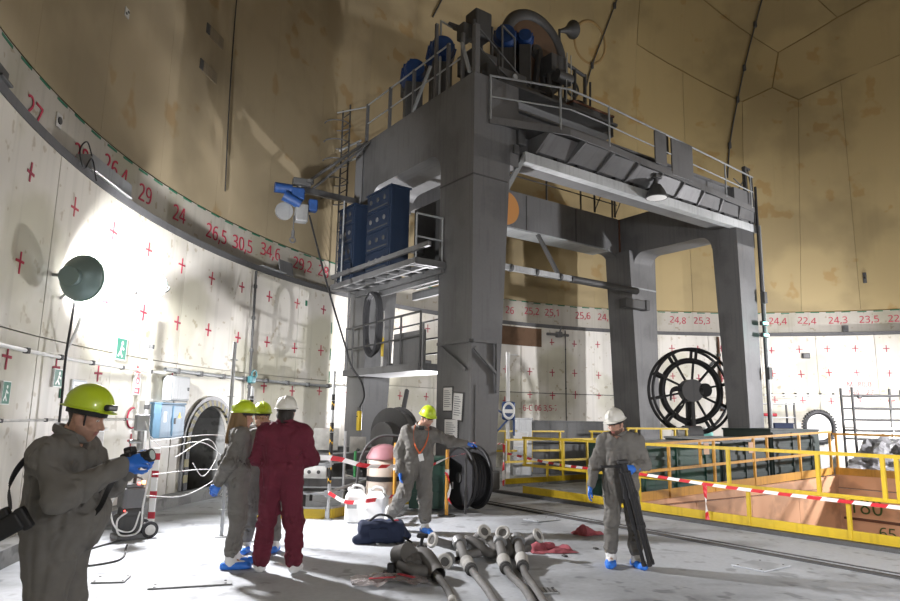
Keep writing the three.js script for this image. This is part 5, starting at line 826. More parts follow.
function makePerson(o) {
  const J = { head: [0, 1.6, 0.02], neck: [0, 1.46, -0.02], chest: [0, 1.28, 0], pelvis: [0, 0.96, 0], sL: [0.18, 1.41, -0.01], eL: [0.25, 1.13, -0.03], wL: [0.25, 0.88, 0.05], sR: [-0.18, 1.41, -0.01], eR: [-0.25, 1.13, -0.03], wR: [-0.25, 0.88, 0.05], hL: [0.09, 0.92, 0], kL: [0.11, 0.5, 0.03], aL: [0.12, 0.1, -0.02], tL: [0.15, 0.045, 0.13], hR: [-0.09, 0.92, 0], kR: [-0.11, 0.5, 0.03], aR: [-0.12, 0.1, -0.02], tR: [-0.15, 0.045, 0.13], ...o.j };
  const t = thing('person', o.label, 'person', o.pos, o.yaw * D2R, o.group); t.scale.setScalar(o.s || 1);
  const w = o.wide || 1, cell = o.cell || 0.016, B = o.belly || 0, side = s => (s > 0 ? 'L' : 'R');
  const mixp = (a, b, q) => a.map((v, i) => v + (b[i] - v) * q);
  // the body itself: head with face and neck, trunk and limbs under the clothes
  const limbs = []; for (const s of [1, -1]) { const q = side(s); limbs.push(cap(J['s' + q], J['e' + q], 0.05, 0.042), cap(J['e' + q], J['w' + q], 0.04, 0.03), cap(J['h' + q], J['k' + q], 0.08, 0.055), cap(J['k' + q], J['a' + q], 0.052, 0.04), cap(J['a' + q], J['t' + q], 0.035, 0.03), cap(J['s' + q], J.neck, 0.055, 0.055), cap(ADD(J.chest, [s * 0.07, 0.05, 0]), ADD(J.pelvis, [s * 0.06, 0, 0]), 0.1, 0.1)); }
  limbs.push(cap(J.neck, ADD(J.neck, [0, 0.07, 0.02]), 0.055));
  const all = Object.values(J), lo = [0, 1, 2].map(i => Math.min(...all.map(p => p[i])) - 0.24), hi = [0, 1, 2].map(i => Math.max(...all.map(p => p[i])) + 0.24);
  const trunk = paint(nets(blend(limbs, 0.04), lo, hi, 0.035), () => SKIN);
  const hm = new THREE.Matrix4().makeRotationFromEuler(new THREE.Euler(o.nod || 0, o.turn || 0, o.tilt || 0, 'YXZ')).setPosition(V(...J.head));
  const hg = headGeo(o.headCell || 0.008, o.beard).applyMatrix4(hm);
  const bodyG = mergeGeometries([trunk, hg], false); bodyG.userData.raw = true; obj('body', bodyG, M.skin, t);
  // coverall
  const c = [], leg = [];
  c.push(cap(J.sL, J.sR, 0.075 * w), cap(ADD(J.neck, [0.05, -0.02, 0]), ADD(J.neck, [-0.05, -0.02, 0]), 0.075));
  for (const s of [1, -1]) {
    const q = side(s);
    c.push(cap(ADD(J.chest, [s * 0.075 * w, 0.08, -0.005]), ADD(J.pelvis, [s * 0.075 * w, 0.08, 0]), 0.128 * w, 0.126 * w), cap(ADD(J.pelvis, [s * 0.07 * w, 0.06, 0]), J['h' + q], 0.125 * w, 0.118 * w));
    c.push(cap(J['s' + q], J['e' + q], 0.078 * w, 0.068 * w), cap(J['e' + q], J['w' + q], 0.066 * w, 0.05 * w));
    leg.push(blend([cap(J['h' + q], J['k' + q], 0.112 * w, 0.088 * w), cap(J['k' + q], mixp(J['k' + q], J['a' + q], o.hem || 0.8), 0.088 * w, (o.cuff || 0.078) * w)], 0.03));
  }
  if (B) c.push(ell(ADD(mixp(J.chest, J.pelvis, 0.62), [0, 0, 0.07]), [0.17 * w, 0.2, 0.13 + B]));
  const upper = blend(c, 0.05), F = o.fold || 1, sd = o.seed || 3;
  const cover = (x, y, z) => {
    let d = smin(upper(x, y, z), smin(leg[0](x, y, z), leg[1](x, y, z), 0.012), 0.04);
    if (d > 0.05) return d;
    const n = noise3(x * 8 + sd, y * 9, z * 8) - 0.5, drape = Math.abs(noise3(x * 17 + 2 * n, y * 3.5 + sd, z * 17) - 0.5), crease = Math.abs(noise3(x * 9 + sd, y * 24 + 3 * n, z * 9) - 0.5), low = Math.exp(-((y - 0.22) ** 2) / 0.02) + 0.7 * Math.exp(-((y - 0.52) ** 2) / 0.012) + 0.6 * Math.exp(-((y - 1.12) ** 2) / 0.02);
    return d + F * (n * 0.012 + (0.15 - drape) * 0.05 + (0.16 - crease) * 0.045 * Math.min(1.1, 0.25 + low) - 0.004) - 0.005 * Math.exp(-((y - J.pelvis[1] - 0.1) ** 2) / 0.0006);
  };
  const hole = cap(ADD(J.head, [0, -0.12, -0.02]), ADD(J.head, [0, 0.2, 0]), 0.068);          // the neckline
  const cv = obj('coverall', nets((x, y, z) => Math.max(cover(x, y, z), -hole(x, y, z)), lo, hi, cell), o.cloth, t);
  const nk = ADD(J.neck, [0, 0.045, 0.005]);
  obj('collar', new THREE.TorusGeometry(0.078, 0.018, 8, 28).rotateX(Math.PI / 2 + 0.25).scale(1, 1.6, 1.05).translate(...nk), o.cloth, cv);
  for (const s of [1, -1]) {
    const q = side(s), e = J['e' + q], wv = J['w' + q], d = V(...wv).sub(V(...e)).normalize();
    obj('cuff', orient(new THREE.CylinderGeometry(0.048 * w, 0.053 * w, 0.05, 18), V(...wv).addScaledVector(d, -0.035), V(...wv).addScaledVector(d, 0.015)), o.cloth, cv);
    const gl = obj('glove', handGeo(o['curl' + q] ?? 0.35, o.handCell || 0.007, s < 0).applyMatrix4(frame(V(...wv).addScaledVector(d, 0.03).toArray(), o['hand' + q] || d.toArray(), o['palm' + q] || [-s, 0, 0.2])), o.glove || M.glove, t); gl.geometry.userData.raw = true;
    const a = J['a' + q], tt = J['t' + q], f = V(...tt).sub(V(...a)).setY(0).normalize(), A = (u, y) => [a[0] + f.x * u, a[1] + y, a[2] + f.z * u], y0 = a[1] - 0.1;
    const sock = blend([cap(A(0, 0.1), A(0.01, -0.03), 0.058, 0.055), cap(A(0, -0.04), A(0.14, -0.055), 0.05, 0.04)], 0.04);
    obj('shoe', nets((x, y, z) => Math.max(sock(x, y, z) + 0.008 * (noise3(x * 40, y * 40, z * 40) - 0.5), a[1] - 0.095 - y), ADD(a, [-0.26, -0.14, -0.26]), ADD(a, [0.26, 0.2, 0.26]), 0.012), M.sock, t);
    if (o.covers !== false) { const sole = blend([cap(A(-0.05, -0.07), A(0.08, -0.068), 0.052, 0.058), cap(A(0.08, -0.068), A(0.19, -0.07), 0.058, 0.046)], 0.03); obj('shoe_cover', nets((x, y, z) => Math.max(Math.max(sole(x, y, z) + 0.014 * (noise3(x * 30 + sd, y * 36, z * 30) - 0.5), a[1] - 0.098 - y), y - a[1] + 0.022), ADD(a, [-0.3, -0.16, -0.3]), ADD(a, [0.3, 0.06, 0.3]), 0.012), M.shoeCover, t); }
  }
  // helmet
  const hh = new THREE.Matrix4().makeTranslation(0, 0.055, -0.008).premultiply(hm), put = g => { g.applyMatrix4(new THREE.Matrix4().makeRotationX(-0.1)); return g.applyMatrix4(hh); };
  const he = obj('helmet', helmetGeos().map(put), o.helmet, t);
  obj('headband', put(lathe([[0.09, -0.04], [0.1, -0.04], [0.103, 0.0], [0.092, 0.0]], 28).scale(1, 1, 1.1)), M.black, he);
  obj('chin_strap', put(new THREE.TorusGeometry(0.098, 0.005, 6, 26, Math.PI).rotateZ(Math.PI).scale(0.86, 1.42, 1).translate(0, -0.02, 0.03)), M.black, he);
  if (o.hair) { const hf = o.hair; obj('hair', nets((x, y, z) => hf.f(x, y, z) + 0.012 * (noise3(x * 55, y * 9, z * 55) - 0.5), hf.lo, hf.hi, 0.012), hf.m, t); }
  return t;
}
const P1 = makePerson({ label: 'stocky man in grey coverall and lime helmet at the left, holding up a camera', pos: [-2.13, 0, -3.86], yaw: 97, s: 1.0, wide: 1.08, belly: 0.06, cell: 0.0125, headCell: 0.0055, handCell: 0.0055, cloth: M.greyCloth, helmet: M.lime, beard: 0.25, seed: 5, fold: 0.9, nod: 0.28, turn: 0.0, curlL: 0.55, curlR: 0.6,
  j: { head: [0, 1.585, 0.075], neck: [0, 1.45, 0.0], chest: [0, 1.24, -0.02], pelvis: [0, 0.93, -0.01], sL: [0.2, 1.39, 0.0], eL: [0.28, 1.19, 0.14], wL: [0.1, 1.325, 0.31], sR: [-0.2, 1.39, -0.02], eR: [-0.29, 1.18, 0.1], wR: [-0.1, 1.315, 0.31], kL: [0.12, 0.5, 0.03], kR: [-0.12, 0.5, 0.02], aL: [0.13, 0.1, 0.0], aR: [-0.13, 0.1, -0.02], tL: [0.17, 0.045, 0.15], tR: [-0.17, 0.045, 0.13] }, handL: [-0.3, 0.35, 0.9], handR: [0.25, 0.3, 0.95], palmL: [-0.8, -0.3, 0.3], palmR: [0.8, -0.3, 0.3] });
obj('goggles', [rbox(0.15, 0.035, 0.03, 0.012, 0, 1.638, 0.205)], M.black, P1.getObjectByName('helmet'));
const P2 = makePerson({ label: 'woman in grey coverall and lime helmet with long blond hair, hands behind her back', pos: [-2.29, 0, -7.55], yaw: 112, s: 0.99, wide: 0.92, cell: 0.015, cloth: M.greyCloth, helmet: M.lime, seed: 11, turn: -0.1, nod: 0.1,
  j: { eR: [-0.24, 1.11, -0.12], wR: [-0.13, 0.9, -0.2], eL: [0.24, 1.11, -0.12], wL: [0.1, 0.88, -0.2], aL: [0.1, 0.1, 0.03], aR: [-0.1, 0.1, -0.03], tL: [0.12, 0.045, 0.18], tR: [-0.12, 0.045, 0.12] },
  hair: { m: M.hairBlond, lo: [-0.2, 1.1, -0.3], hi: [0.2, 1.72, 0.16], f: (x, y, z) => 0.02 * (noise3(x * 38, y * 7, z * 38) - 0.5) + Math.max(blend([cap([-0.05, 1.62, -0.03], [-0.095, 1.36, -0.06], 0.055, 0.03), cap([-0.07, 1.58, 0.02], [-0.1, 1.3, 0.06], 0.03, 0.016), cap([0.07, 1.58, 0.02], [0.1, 1.32, 0.06], 0.03, 0.016), cap([0.05, 1.62, -0.03], [0.09, 1.34, -0.06], 0.055, 0.03), cap([0, 1.62, -0.05], [-0.02, 1.33, -0.13], 0.07, 0.035)], 0.03)(x, y, z), -ell([0, 1.57, 0.13], [0.07, 0.14, 0.1])(x, y, z)) } });
const P3 = makePerson({ label: 'person in grey coverall and lime helmet mostly hidden behind the maroon coverall', pos: [-2.24, 0, -8.4], yaw: 8, s: 0.99, cell: 0.018, cloth: M.greyCloth, helmet: M.lime, seed: 17, turn: 0.3, nod: 0.1, j: { head: [-0.05, 1.6, 0.03], aL: [0.19, 0.1, 0], aR: [-0.15, 0.1, 0], kL: [0.15, 0.5, 0.03] } });
const P4 = makePerson({ label: 'person in maroon coverall and white helmet seen from behind', pos: [-1.74, 0, -7.3], yaw: 184, s: 1.02, wide: 1.05, cell: 0.0145, cloth: M.maroonCloth, helmet: M.helmetWhite, seed: 23, covers: false, nod: 0.05, cuff: 0.082, hem: 0.88,
  j: { sL: [0.19, 1.4, -0.01], sR: [-0.19, 1.4, -0.01], eL: [0.275, 1.13, 0.05], wL: [-0.03, 1.14, 0.2], eR: [-0.275, 1.13, 0.05], wR: [0.04, 1.1, 0.24], aL: [0.175, 0.1, 0.02], aR: [-0.17, 0.1, -0.02], kL: [0.14, 0.5, 0.03], kR: [-0.14, 0.5, 0.02], tL: [0.21, 0.045, 0.17], tR: [-0.21, 0.045, 0.13] }, handL: [-0.9, 0.2, 0.1], handR: [0.9, 0.1, 0.1], palmL: [0, 0, -1], palmR: [0, 0, -1],
  hair: { m: M.hairDark, lo: [-0.14, 1.42, -0.2], hi: [0.14, 1.7, 0.1], f: (x, y, z) => Math.max(blend([ell([0, 1.58, -0.03], [0.088, 0.1, 0.1])], 0.02)(x, y, z), z - 0.02) } });
const P5 = makePerson({ label: 'worker in grey coverall and lime helmet with an orange lanyard, reaching to the black reel', pos: [-0.42, 0, -9.92], yaw: 14, s: 1.0, wide: 1.06, cell: 0.0165, cloth: M.greyCloth, helmet: M.lime, beard: 0.35, seed: 31, turn: 0.35, nod: 0.45,
  j: { head: [0.1, 1.6, 0.1], neck: [0.03, 1.45, 0.03], chest: [0.0, 1.26, 0.0], sL: [0.2, 1.37, 0.02], eL: [0.44, 1.27, 0.1], wL: [0.66, 1.24, 0.12], sR: [-0.18, 1.4, 0], eR: [-0.27, 1.12, -0.04], wR: [-0.27, 0.85, 0.06], kL: [0.1, 0.5, 0.03], aL: [0.12, 0.1, -0.02], hR: [-0.11, 0.9, 0], kR: [-0.22, 0.52, 0.1], aR: [-0.36, 0.19, -0.22], tR: [-0.46, 0.12, -0.08] }, handL: [0.9, 0.02, 0.15], palmL: [0, -1, 0.1] });
const P6 = makePerson({ label: 'bearded man in grey coverall and white helmet holding a folded black tripod', pos: [2.0, 0, -7.95], yaw: -6, s: 0.99, wide: 0.95, cell: 0.0135, headCell: 0.006, cloth: M.greyCloth, helmet: M.helmetWhite, beard: 0.8, seed: 41, turn: -0.75, nod: 0.4, curlL: 0.75,
  j: { head: [-0.05, 1.59, 0.06], sR: [-0.19, 1.39, 0], eR: [-0.28, 1.12, -0.04], wR: [-0.345, 0.89, 0.04], sL: [0.19, 1.4, 0], eL: [0.28, 1.14, -0.02], wL: [0.14, 1.1, 0.2], aL: [0.15, 0.1, 0.0], aR: [-0.13, 0.1, 0.0], kL: [0.13, 0.5, 0.03], kR: [-0.12, 0.5, 0.03], tL: [0.19, 0.045, 0.14], tR: [-0.16, 0.045, 0.15] }, handL: [-0.75, -0.05, 0.5], palmL: [-0.3, -0.2, -0.9] });

// ---- things the people carry
function strapGeo(pts, w = 0.035, th = 0.004) { const c = new THREE.CatmullRomCurve3(pts.map(A3), false, 'centripetal'), n = 40, out = []; for (let i = 0; i < n; i++) out.push(bar(c.getPointAt(i / n), c.getPointAt((i + 1) / n), th, w)); return out; }
{ const t = thing('camera', 'black camera with a short lens held up by the man at the left', 'camera', [-1.77, 1.305, -3.89], -0.1); t.rotation.z = 0.28; t.scale.setScalar(0.9);
  obj('camera_body', [rbox(0.075, 0.1, 0.14, 0.015, 0, 0.05, 0), rbox(0.06, 0.045, 0.06, 0.012, 0.0, 0.115, 0)], M.black, t); obj('lens', [new THREE.CylinderGeometry(0.036, 0.034, 0.09, 26).rotateZ(Math.PI / 2).translate(0.08, 0.05, 0), new THREE.CylinderGeometry(0.041, 0.041, 0.022, 26).rotateZ(Math.PI / 2).translate(0.125, 0.05, 0)], M.black, t); obj('zoom_ring', new THREE.CylinderGeometry(0.0385, 0.0385, 0.03, 26).rotateZ(Math.PI / 2).translate(0.075, 0.05, 0), M.rubber, t); obj('front_glass', new THREE.CylinderGeometry(0.03, 0.03, 0.004, 26).rotateZ(Math.PI / 2).translate(0.136, 0.05, 0), M.glass, t); obj('dial', cyl(0.014, 0.012, 0.01, 0.105, 0.05, 16), M.greyDark, t);
  const s = obj('camera_strap', strapGeo([[-1.8, 1.31, -3.8], [-1.84, 1.2, -3.77], [-1.88, 1.1, -3.77], [-1.93, 1.06, -3.78], [-1.95, 1.12, -3.8], [-1.91, 1.21, -3.84], [-1.83, 1.33, -3.9]], 0.028), M.black); tag(s, 'black neck strap hanging in a loop below the held camera', 'strap'); }
{ const t = thing('camera', 'black camera with a long lens hanging at the hip of the man at the left', 'camera', [-2.15, 1.0, -3.5], 0.35); t.rotation.z = 0.55;
  obj('camera_body', [rbox(0.13, 0.1, 0.09, 0.02, 0.0, 0.06, 0), rbox(0.07, 0.05, 0.07, 0.015, 0.0, 0.125, 0), rbox(0.05, 0.12, 0.07, 0.015, 0.07, 0.055, 0)], M.black, t); obj('lens', [new THREE.CylinderGeometry(0.045, 0.04, 0.16, 26).rotateZ(Math.PI / 2).translate(-0.13, 0.05, 0), new THREE.CylinderGeometry(0.056, 0.05, 0.07, 26).rotateZ(Math.PI / 2).translate(-0.24, 0.05, 0)], M.black, t); obj('grip_ring', new THREE.CylinderGeometry(0.0475, 0.0475, 0.05, 26).rotateZ(Math.PI / 2).translate(-0.15, 0.05, 0), M.rubber, t); obj('front_glass', new THREE.CylinderGeometry(0.046, 0.046, 0.004, 26).rotateZ(Math.PI / 2).translate(-0.277, 0.05, 0), M.glass, t);
  const s = obj('camera_strap', strapGeo([[-2.2, 1.12, -3.52], [-2.245, 1.24, -3.56], [-2.225, 1.36, -3.63], [-2.14, 1.46, -3.74]], 0.032), M.black); tag(s, 'black strap over the shoulder of the man at the left', 'strap'); }
{ // folded tripod
  const a = V(1.95, 1.13, -7.64), b = V(2.22, 0.06, -7.72), t = thing('tripod', 'folded black tripod held slanting beside the leg of the bearded man', 'tripod', b.toArray()), q = a.clone().sub(b), d = q.clone().normalize(), sx = V(d.y, -d.x, 0).normalize();
  for (const [u, w] of [[-0.045, 0], [0.045, 0.01], [0, 0.06]]) { const o = sx.clone().multiplyScalar(u).add(V(0, 0, w)); const l = obj('leg', [rod(o.clone().addScaledVector(d, 0.02), o.clone().addScaledVector(d, 0.45), 0.022), rod(o.clone().addScaledVector(d, 0.4), o.clone().addScaledVector(d, 0.78), 0.028), rod(o.clone().addScaledVector(d, 0.74), q.clone().addScaledVector(d, -0.08).add(o.clone().multiplyScalar(0.7)), 0.033)], M.black, t); obj('clamp', rod(o.clone().addScaledVector(d, 0.4), o.clone().addScaledVector(d, 0.45), 0.034), M.rubber, l); obj('clamp', rod(o.clone().addScaledVector(d, 0.74), o.clone().addScaledVector(d, 0.8), 0.038), M.rubber, l); obj('foot', rod(o.clone(), o.clone().addScaledVector(d, 0.05), 0.027), M.rubber, l); }
  obj('head', [rod(q.clone().addScaledVector(d, -0.1), q.clone().addScaledVector(d, 0.02), 0.045), rbox(0.12, 0.05, 0.08, 0.015, q.x, q.y + 0.03, q.z, 0, 0, 0.1)], M.black, t); obj('pan_handle', rod(q.clone().addScaledVector(d, -0.02), q.clone().add(V(-0.26, -0.02, 0.06)), 0.014), M.black, t); obj('strap', rod(q.clone().multiplyScalar(0.62).add(V(0.0, 0, 0.07)), q.clone().multiplyScalar(0.45).add(V(0.0, 0, 0.075)), 0.01), mat(lin(0.35, 0.1, 0.03), 0.7), t); }
{ const f = (x, y, z) => { const v = V(x, y, z).applyAxisAngle(V(0, 1, 0), 14 * D2R); return [v.x - 0.42, v.y, v.z - 9.92]; };
  const t = thing('lanyard', 'orange lanyard with a white badge on the chest of the worker by the reel', 'lanyard', f(0.0, 1.0, 0.2)); const o = V(...f(0, 1.0, 0.2)), L = (x, y, z) => V(...f(x, y, z)).sub(o);
  obj('ribbon', [...strapGeo([L(-0.07, 1.5, 0.08), L(-0.1, 1.38, 0.12), L(-0.085, 1.22, 0.16), L(-0.02, 1.1, 0.185)], 0.02), ...strapGeo([L(0.12, 1.48, 0.1), L(0.11, 1.36, 0.15), L(0.06, 1.22, 0.18), L(-0.02, 1.1, 0.185)], 0.02)], mat(lin(0.62, 0.12, 0.03), 0.7), t); obj('badge', rbox(0.07, 0.1, 0.006, 0.01, 0, 0, 0, 0.2, 0, 0.25).translate(...L(0.0, 1.05, 0.2).toArray()), M.white, t); obj('headset', [rbox(0.09, 0.06, 0.05, 0.02).translate(...L(0.0, 1.46, 0.15).toArray())], M.black, t); }

// ---------------------------------------------------------------- on the floor, left side
{ // air sampler cart
  const t = thing('air_sampler', 'small wheeled grey air sampler with amber light on the floor at the left', 'machine', [-4.12, 0, -9.1], 0.75); t.scale.setScalar(0.88);
  obj('base', rbox(0.42, 0.08, 0.36, 0.02, 0, 0.04, 0), M.grey, t); obj('pump_body', [rbox(0.36, 0.26, 0.3, 0.03, -0.02, 0.22, 0), new THREE.CylinderGeometry(0.1, 0.1, 0.3, 20).rotateZ(Math.PI / 2).translate(-0.02, 0.38, 0.05)], M.greyDark, t); obj('control_head', [rbox(0.34, 0.3, 0.26, 0.03, 0, 0.58, 0), rbox(0.26, 0.06, 0.2, 0.02, 0.0, 0.76, 0)], M.grey, t);
  obj('handle', tube([[-0.15, 0.72, 0.0], [-0.14, 0.84, 0], [0, 0.88, 0], [0.12, 0.84, 0], [0.13, 0.72, 0]], 0.015, 24), M.greyDark, t);
  for (const z of [-0.16, 0.16]) { const wv = obj('wheel', new THREE.CylinderGeometry(0.12, 0.12, 0.05, 28).rotateX(Math.PI / 2).translate(0.24, 0.12, z), M.rubber, t); obj('hub', new THREE.CylinderGeometry(0.075, 0.075, 0.056, 24).rotateX(Math.PI / 2).translate(0.24, 0.12, z), M.offWhite, wv); }
  obj('amber_light', cyl(0.03, 0.05, 0.12, 0.8, 0.08, 14), M.glowAmber, t); obj('red_light', cyl(0.022, 0.04, 0.05, 0.79, 0.1, 14), M.glowRed, t); obj('status_light', cyl(0.012, 0.02, -0.14, 0.42, 0.16, 10), M.glowRed, t);
  obj('flow_tube', rod([0.02, 0.75, -0.02], [0.05, 1.25, -0.02], 0.026), M.greyDark, t); obj('sampling_head', [rod([0.05, 1.25, -0.02], [0.05, 1.55, -0.02], 0.05), rbox(0.2, 0.24, 0.12, 0.02, 0.05, 1.68, -0.02), rod([0.05, 1.4, 0], [-0.12, 1.4, 0.02], 0.03)], M.galv, t);
  obj('hose', [tube([[-0.1, 0.4, 0.15], [-0.24, 0.3, 0.2], [-0.2, 0.1, 0.22], [0.05, 0.12, 0.24], [0.1, 0.5, 0.2], [0.18, 1.0, 0.12], [0.14, 1.5, 0.06], [0.06, 1.75, 0.02]], 0.014, 60), tube([[-0.2, 0.75, 0.1], [-0.34, 0.5, 0.18], [-0.26, 0.2, 0.24], [-0.05, 0.14, 0.26], [0.06, 0.4, 0.22]], 0.012, 40)], M.cable, t); }
{ const t = thing('marker_stick', 'white upright stick with red tape bands behind the air sampler', 'stick', [-4.12, 0, -9.75]); obj('stick', rbox(0.09, 1.12, 0.03, 0.01, 0, 0.56, 0), M.white, t); for (const y of [0.2, 0.48, 0.76, 1.0]) obj('band', rbox(0.094, 0.1, 0.034, 0.01, 0, y, 0, 0, 0, 0), M.red, t); }
const cabs = [[[-3.95, 1.3, -9.1], [-3.9, 1.15, -9.4], [-3.55, 1.2, -9.9], [-3.3, 0.9, -10.4], [-3.1, 0.62, -10.9], [-3.2, 0.4, -11.6], [-3.8, 0.24, -12.4]], [[-3.9, 0.55, -9.0], [-3.6, 0.5, -9.5], [-3.3, 0.75, -10.2], [-3.2, 1.2, -11.4], [-3.7, 1.2, -12.8]], [[-3.92, 0.8, -9.2], [-3.6, 0.82, -9.8], [-3.3, 0.8, -10.6], [-3.5, 1.1, -12.2], [-4.0, 1.2, -13.2]], [[-3.8, 1.0, -9.6], [-3.5, 1.24, -10.0], [-3.45, 1.0, -10.3], [-3.6, 0.7, -10.2], [-3.7, 0.9, -10.0]], [[-4.1, 1.22, -9.4], [-3.8, 1.28, -10.5], [-3.9, 1.25, -12.0], [-4.3, 1.3, -13.2]], [[-4.0, 0.85, -9.0], [-4.3, 0.75, -9.2], [-4.5, 0.5, -9.5], [-4.6, 0.2, -9.9]]];
['white cable looping from the sampler towards the hatch, lowest at the floor', 'white cable drooping lowest between sampler and hatch', 'white cable in the middle of the tangle before the hatch', 'white cable curled in a small loop right of the sampler', 'topmost white cable stretched from sampler to hatch', 'white cable left of the sampler reaching down to the curb'].forEach((lab, i) => tag(obj('white_cable', tube(cabs[i], 0.0065, 60), M.cable), lab, 'cable'));
for (let i = 0; i < 3; i++) tag(obj('white_cable', tube([[-3.25 - i * 0.16, 1.3 - i * 0.04, -12.2], [-3.5 - i * 0.1, 0.7 - 0.1 * i, -11.8], [-3.6 - 0.1 * i, 0.25, -11.6], [-3.35 - i * 0.1, 0.5, -11.9], [-3.5, 1.15, -12.5], [-3.9, 1.25, -13.2]], 0.008, 50), M.cable), ['first hanging white cable loop in front of the hatch', 'second hanging white cable loop in front of the hatch', 'third hanging white cable loop in front of the hatch'][i], 'cable');
{ const lab = tag(obj('floor_cable', tube([[-4.1, 0.012, -9.0], [-4.2, 0.012, -8.2], [-3.9, 0.012, -7.4], [-3.6, 0.012, -7.7], [-3.9, 0.012, -8.6]], 0.011, 50), M.greyDark), 'thin dark cable lying on the floor by the air sampler', 'cable'); }
function plate(label, x, z, w, d, turn, m = M.greyLight) { const t = thing('floor_plate', label, 'plate', [x, 0.004, z], turn); obj('sheet', rbox(w, 0.012, d, 0.004, 0, 0.006, 0), m, t); for (const [i, j] of [[-1, -1], [1, -1], [1, 1], [-1, 1]]) obj('screw', cyl(0.012, 0.006, i * w * 0.42, 0.014, j * d * 0.35, 8), M.greyDark, t); return t; }
plate('long pale floor plate in front of the woman', -2.42, -6.75, 0.75, 0.16, 0.32); plate('small square floor plate near the air sampler', -3.25, -6.9, 0.3, 0.26, 0.2);
{ const t = plate('perforated square drain cover in front of the hose ends', 0.95, -6.75, 0.22, 0.2, 0.1, M.galv); for (let i = 0; i < 5; i++) for (let j = 0; j < 4; j++) obj('hole', cyl(0.008, 0.004, -0.08 + i * 0.04, 0.0135, -0.06 + j * 0.04, 8), M.black, t); }
plate('flush rectangular hatch lid in the floor at the right', 3.6, -8.05, 0.55, 0.4, GT, M.floor); plate('flush floor lid behind the red cloths', 1.55, -11.3, 0.5, 0.35, GT, M.floor);
// scaffold barrier round the machine pit behind the group
function scaffoldPole(label, x, z, h, hz) { const t = thing('scaffold_pole', label, 'pole', [x, 0, z]); obj('tube', rod([0, 0.01, 0], [0, h, 0], 0.026, 12), M.galv, t); obj('foot', rbox(0.14, 0.015, 0.14, 0.004, 0, 0.008, 0), M.galv, t); for (let y = 0.35; y < h; y += 0.5) obj('rosette', cyl(0.055, 0.012, 0, y, 0, 14), M.galv, t); for (const [a, b] of hz) obj('hazard_tape', lathe([[0.03, a], [0.031, b]], 14), hazard, t); return t; }
scaffoldPole('tall white scaffold pole behind the woman, next to the hatch', -2.98, -9.3, 2.6, []); scaffoldPole('scaffold pole with striped tape between the woman and the maroon coverall', -3.16, -10.9, 2.05, [[0.9, 1.9]]); scaffoldPole('scaffold pole with striped tape right of the maroon coverall', -1.86, -10.95, 2.33, [[0.55, 0.8], [1.0, 1.5], [1.7, 1.95]]);
scaffoldPole('short dark scaffold pole just behind the striped one', -1.78, -11.9, 1.35, []);
function ledger(label, a, b, r = 0.024, m = M.galv) { const t = thing('scaffold_ledger', label, 'tube', a), q = V(...b).sub(V(...a)); obj('tube', rod([0, 0, 0], q, r, 10), m, t); obj('end_clamp', rbox(0.07, 0.09, 0.07, 0.01, 0, 0, 0), M.galv, t); obj('end_clamp', rbox(0.07, 0.09, 0.07, 0.01, q.x, q.y, q.z), M.galv, t); }
ledger('upper level scaffold tube between the two striped poles', [-3.12, 0.84, -10.9], [-1.9, 0.84, -10.95]); ledger('lower level scaffold tube between the two striped poles', [-3.12, 0.4, -10.9], [-1.9, 0.4, -10.95]); ledger('scaffold tube running away from the striped pole to the gantry', [-1.86, 0.42, -11.0], [-0.9, 0.62, -13.2]);
{ const t = thing('perforated_beam', 'pale perforated beam low between the striped scaffold poles', 'beam', [-2.5, 0.62, -11.02]); obj('web', rbox(1.15, 0.2, 0.04, 0.01, 0, 0.1, 0), M.offWhite, t); for (let i = 0; i < 7; i++) obj('hole', new THREE.CylinderGeometry(0.03, 0.03, 0.046, 12).rotateX(Math.PI / 2).translate(-0.45 + i * 0.15, 0.1, 0), M.greyDark, t); }
const yb = (label, a, b) => { const t = thing('toe_board', label, 'board', a), q = V(...b).sub(V(...a)); obj('board', bar([0, 0.08, 0], q.clone().add(V(0, 0.08, 0)), 0.03, 0.15), M.yellow, t); obj('cap', bar([0, 0.17, 0], q.clone().add(V(0, 0.17, 0)), 0.06, 0.03), M.galv, t); };
yb('yellow toe board facing the camera behind the maroon legs', [-3.2, 0, -10.98], [-1.92, 0, -11.02]); yb('yellow toe board running back beside the white cans', [-1.84, 0, -11.02], [-1.3, 0, -12.3]); yb('second yellow toe board further back by the gantry leg', [-1.3, 0, -12.6], [-0.5, 0, -13.1]);
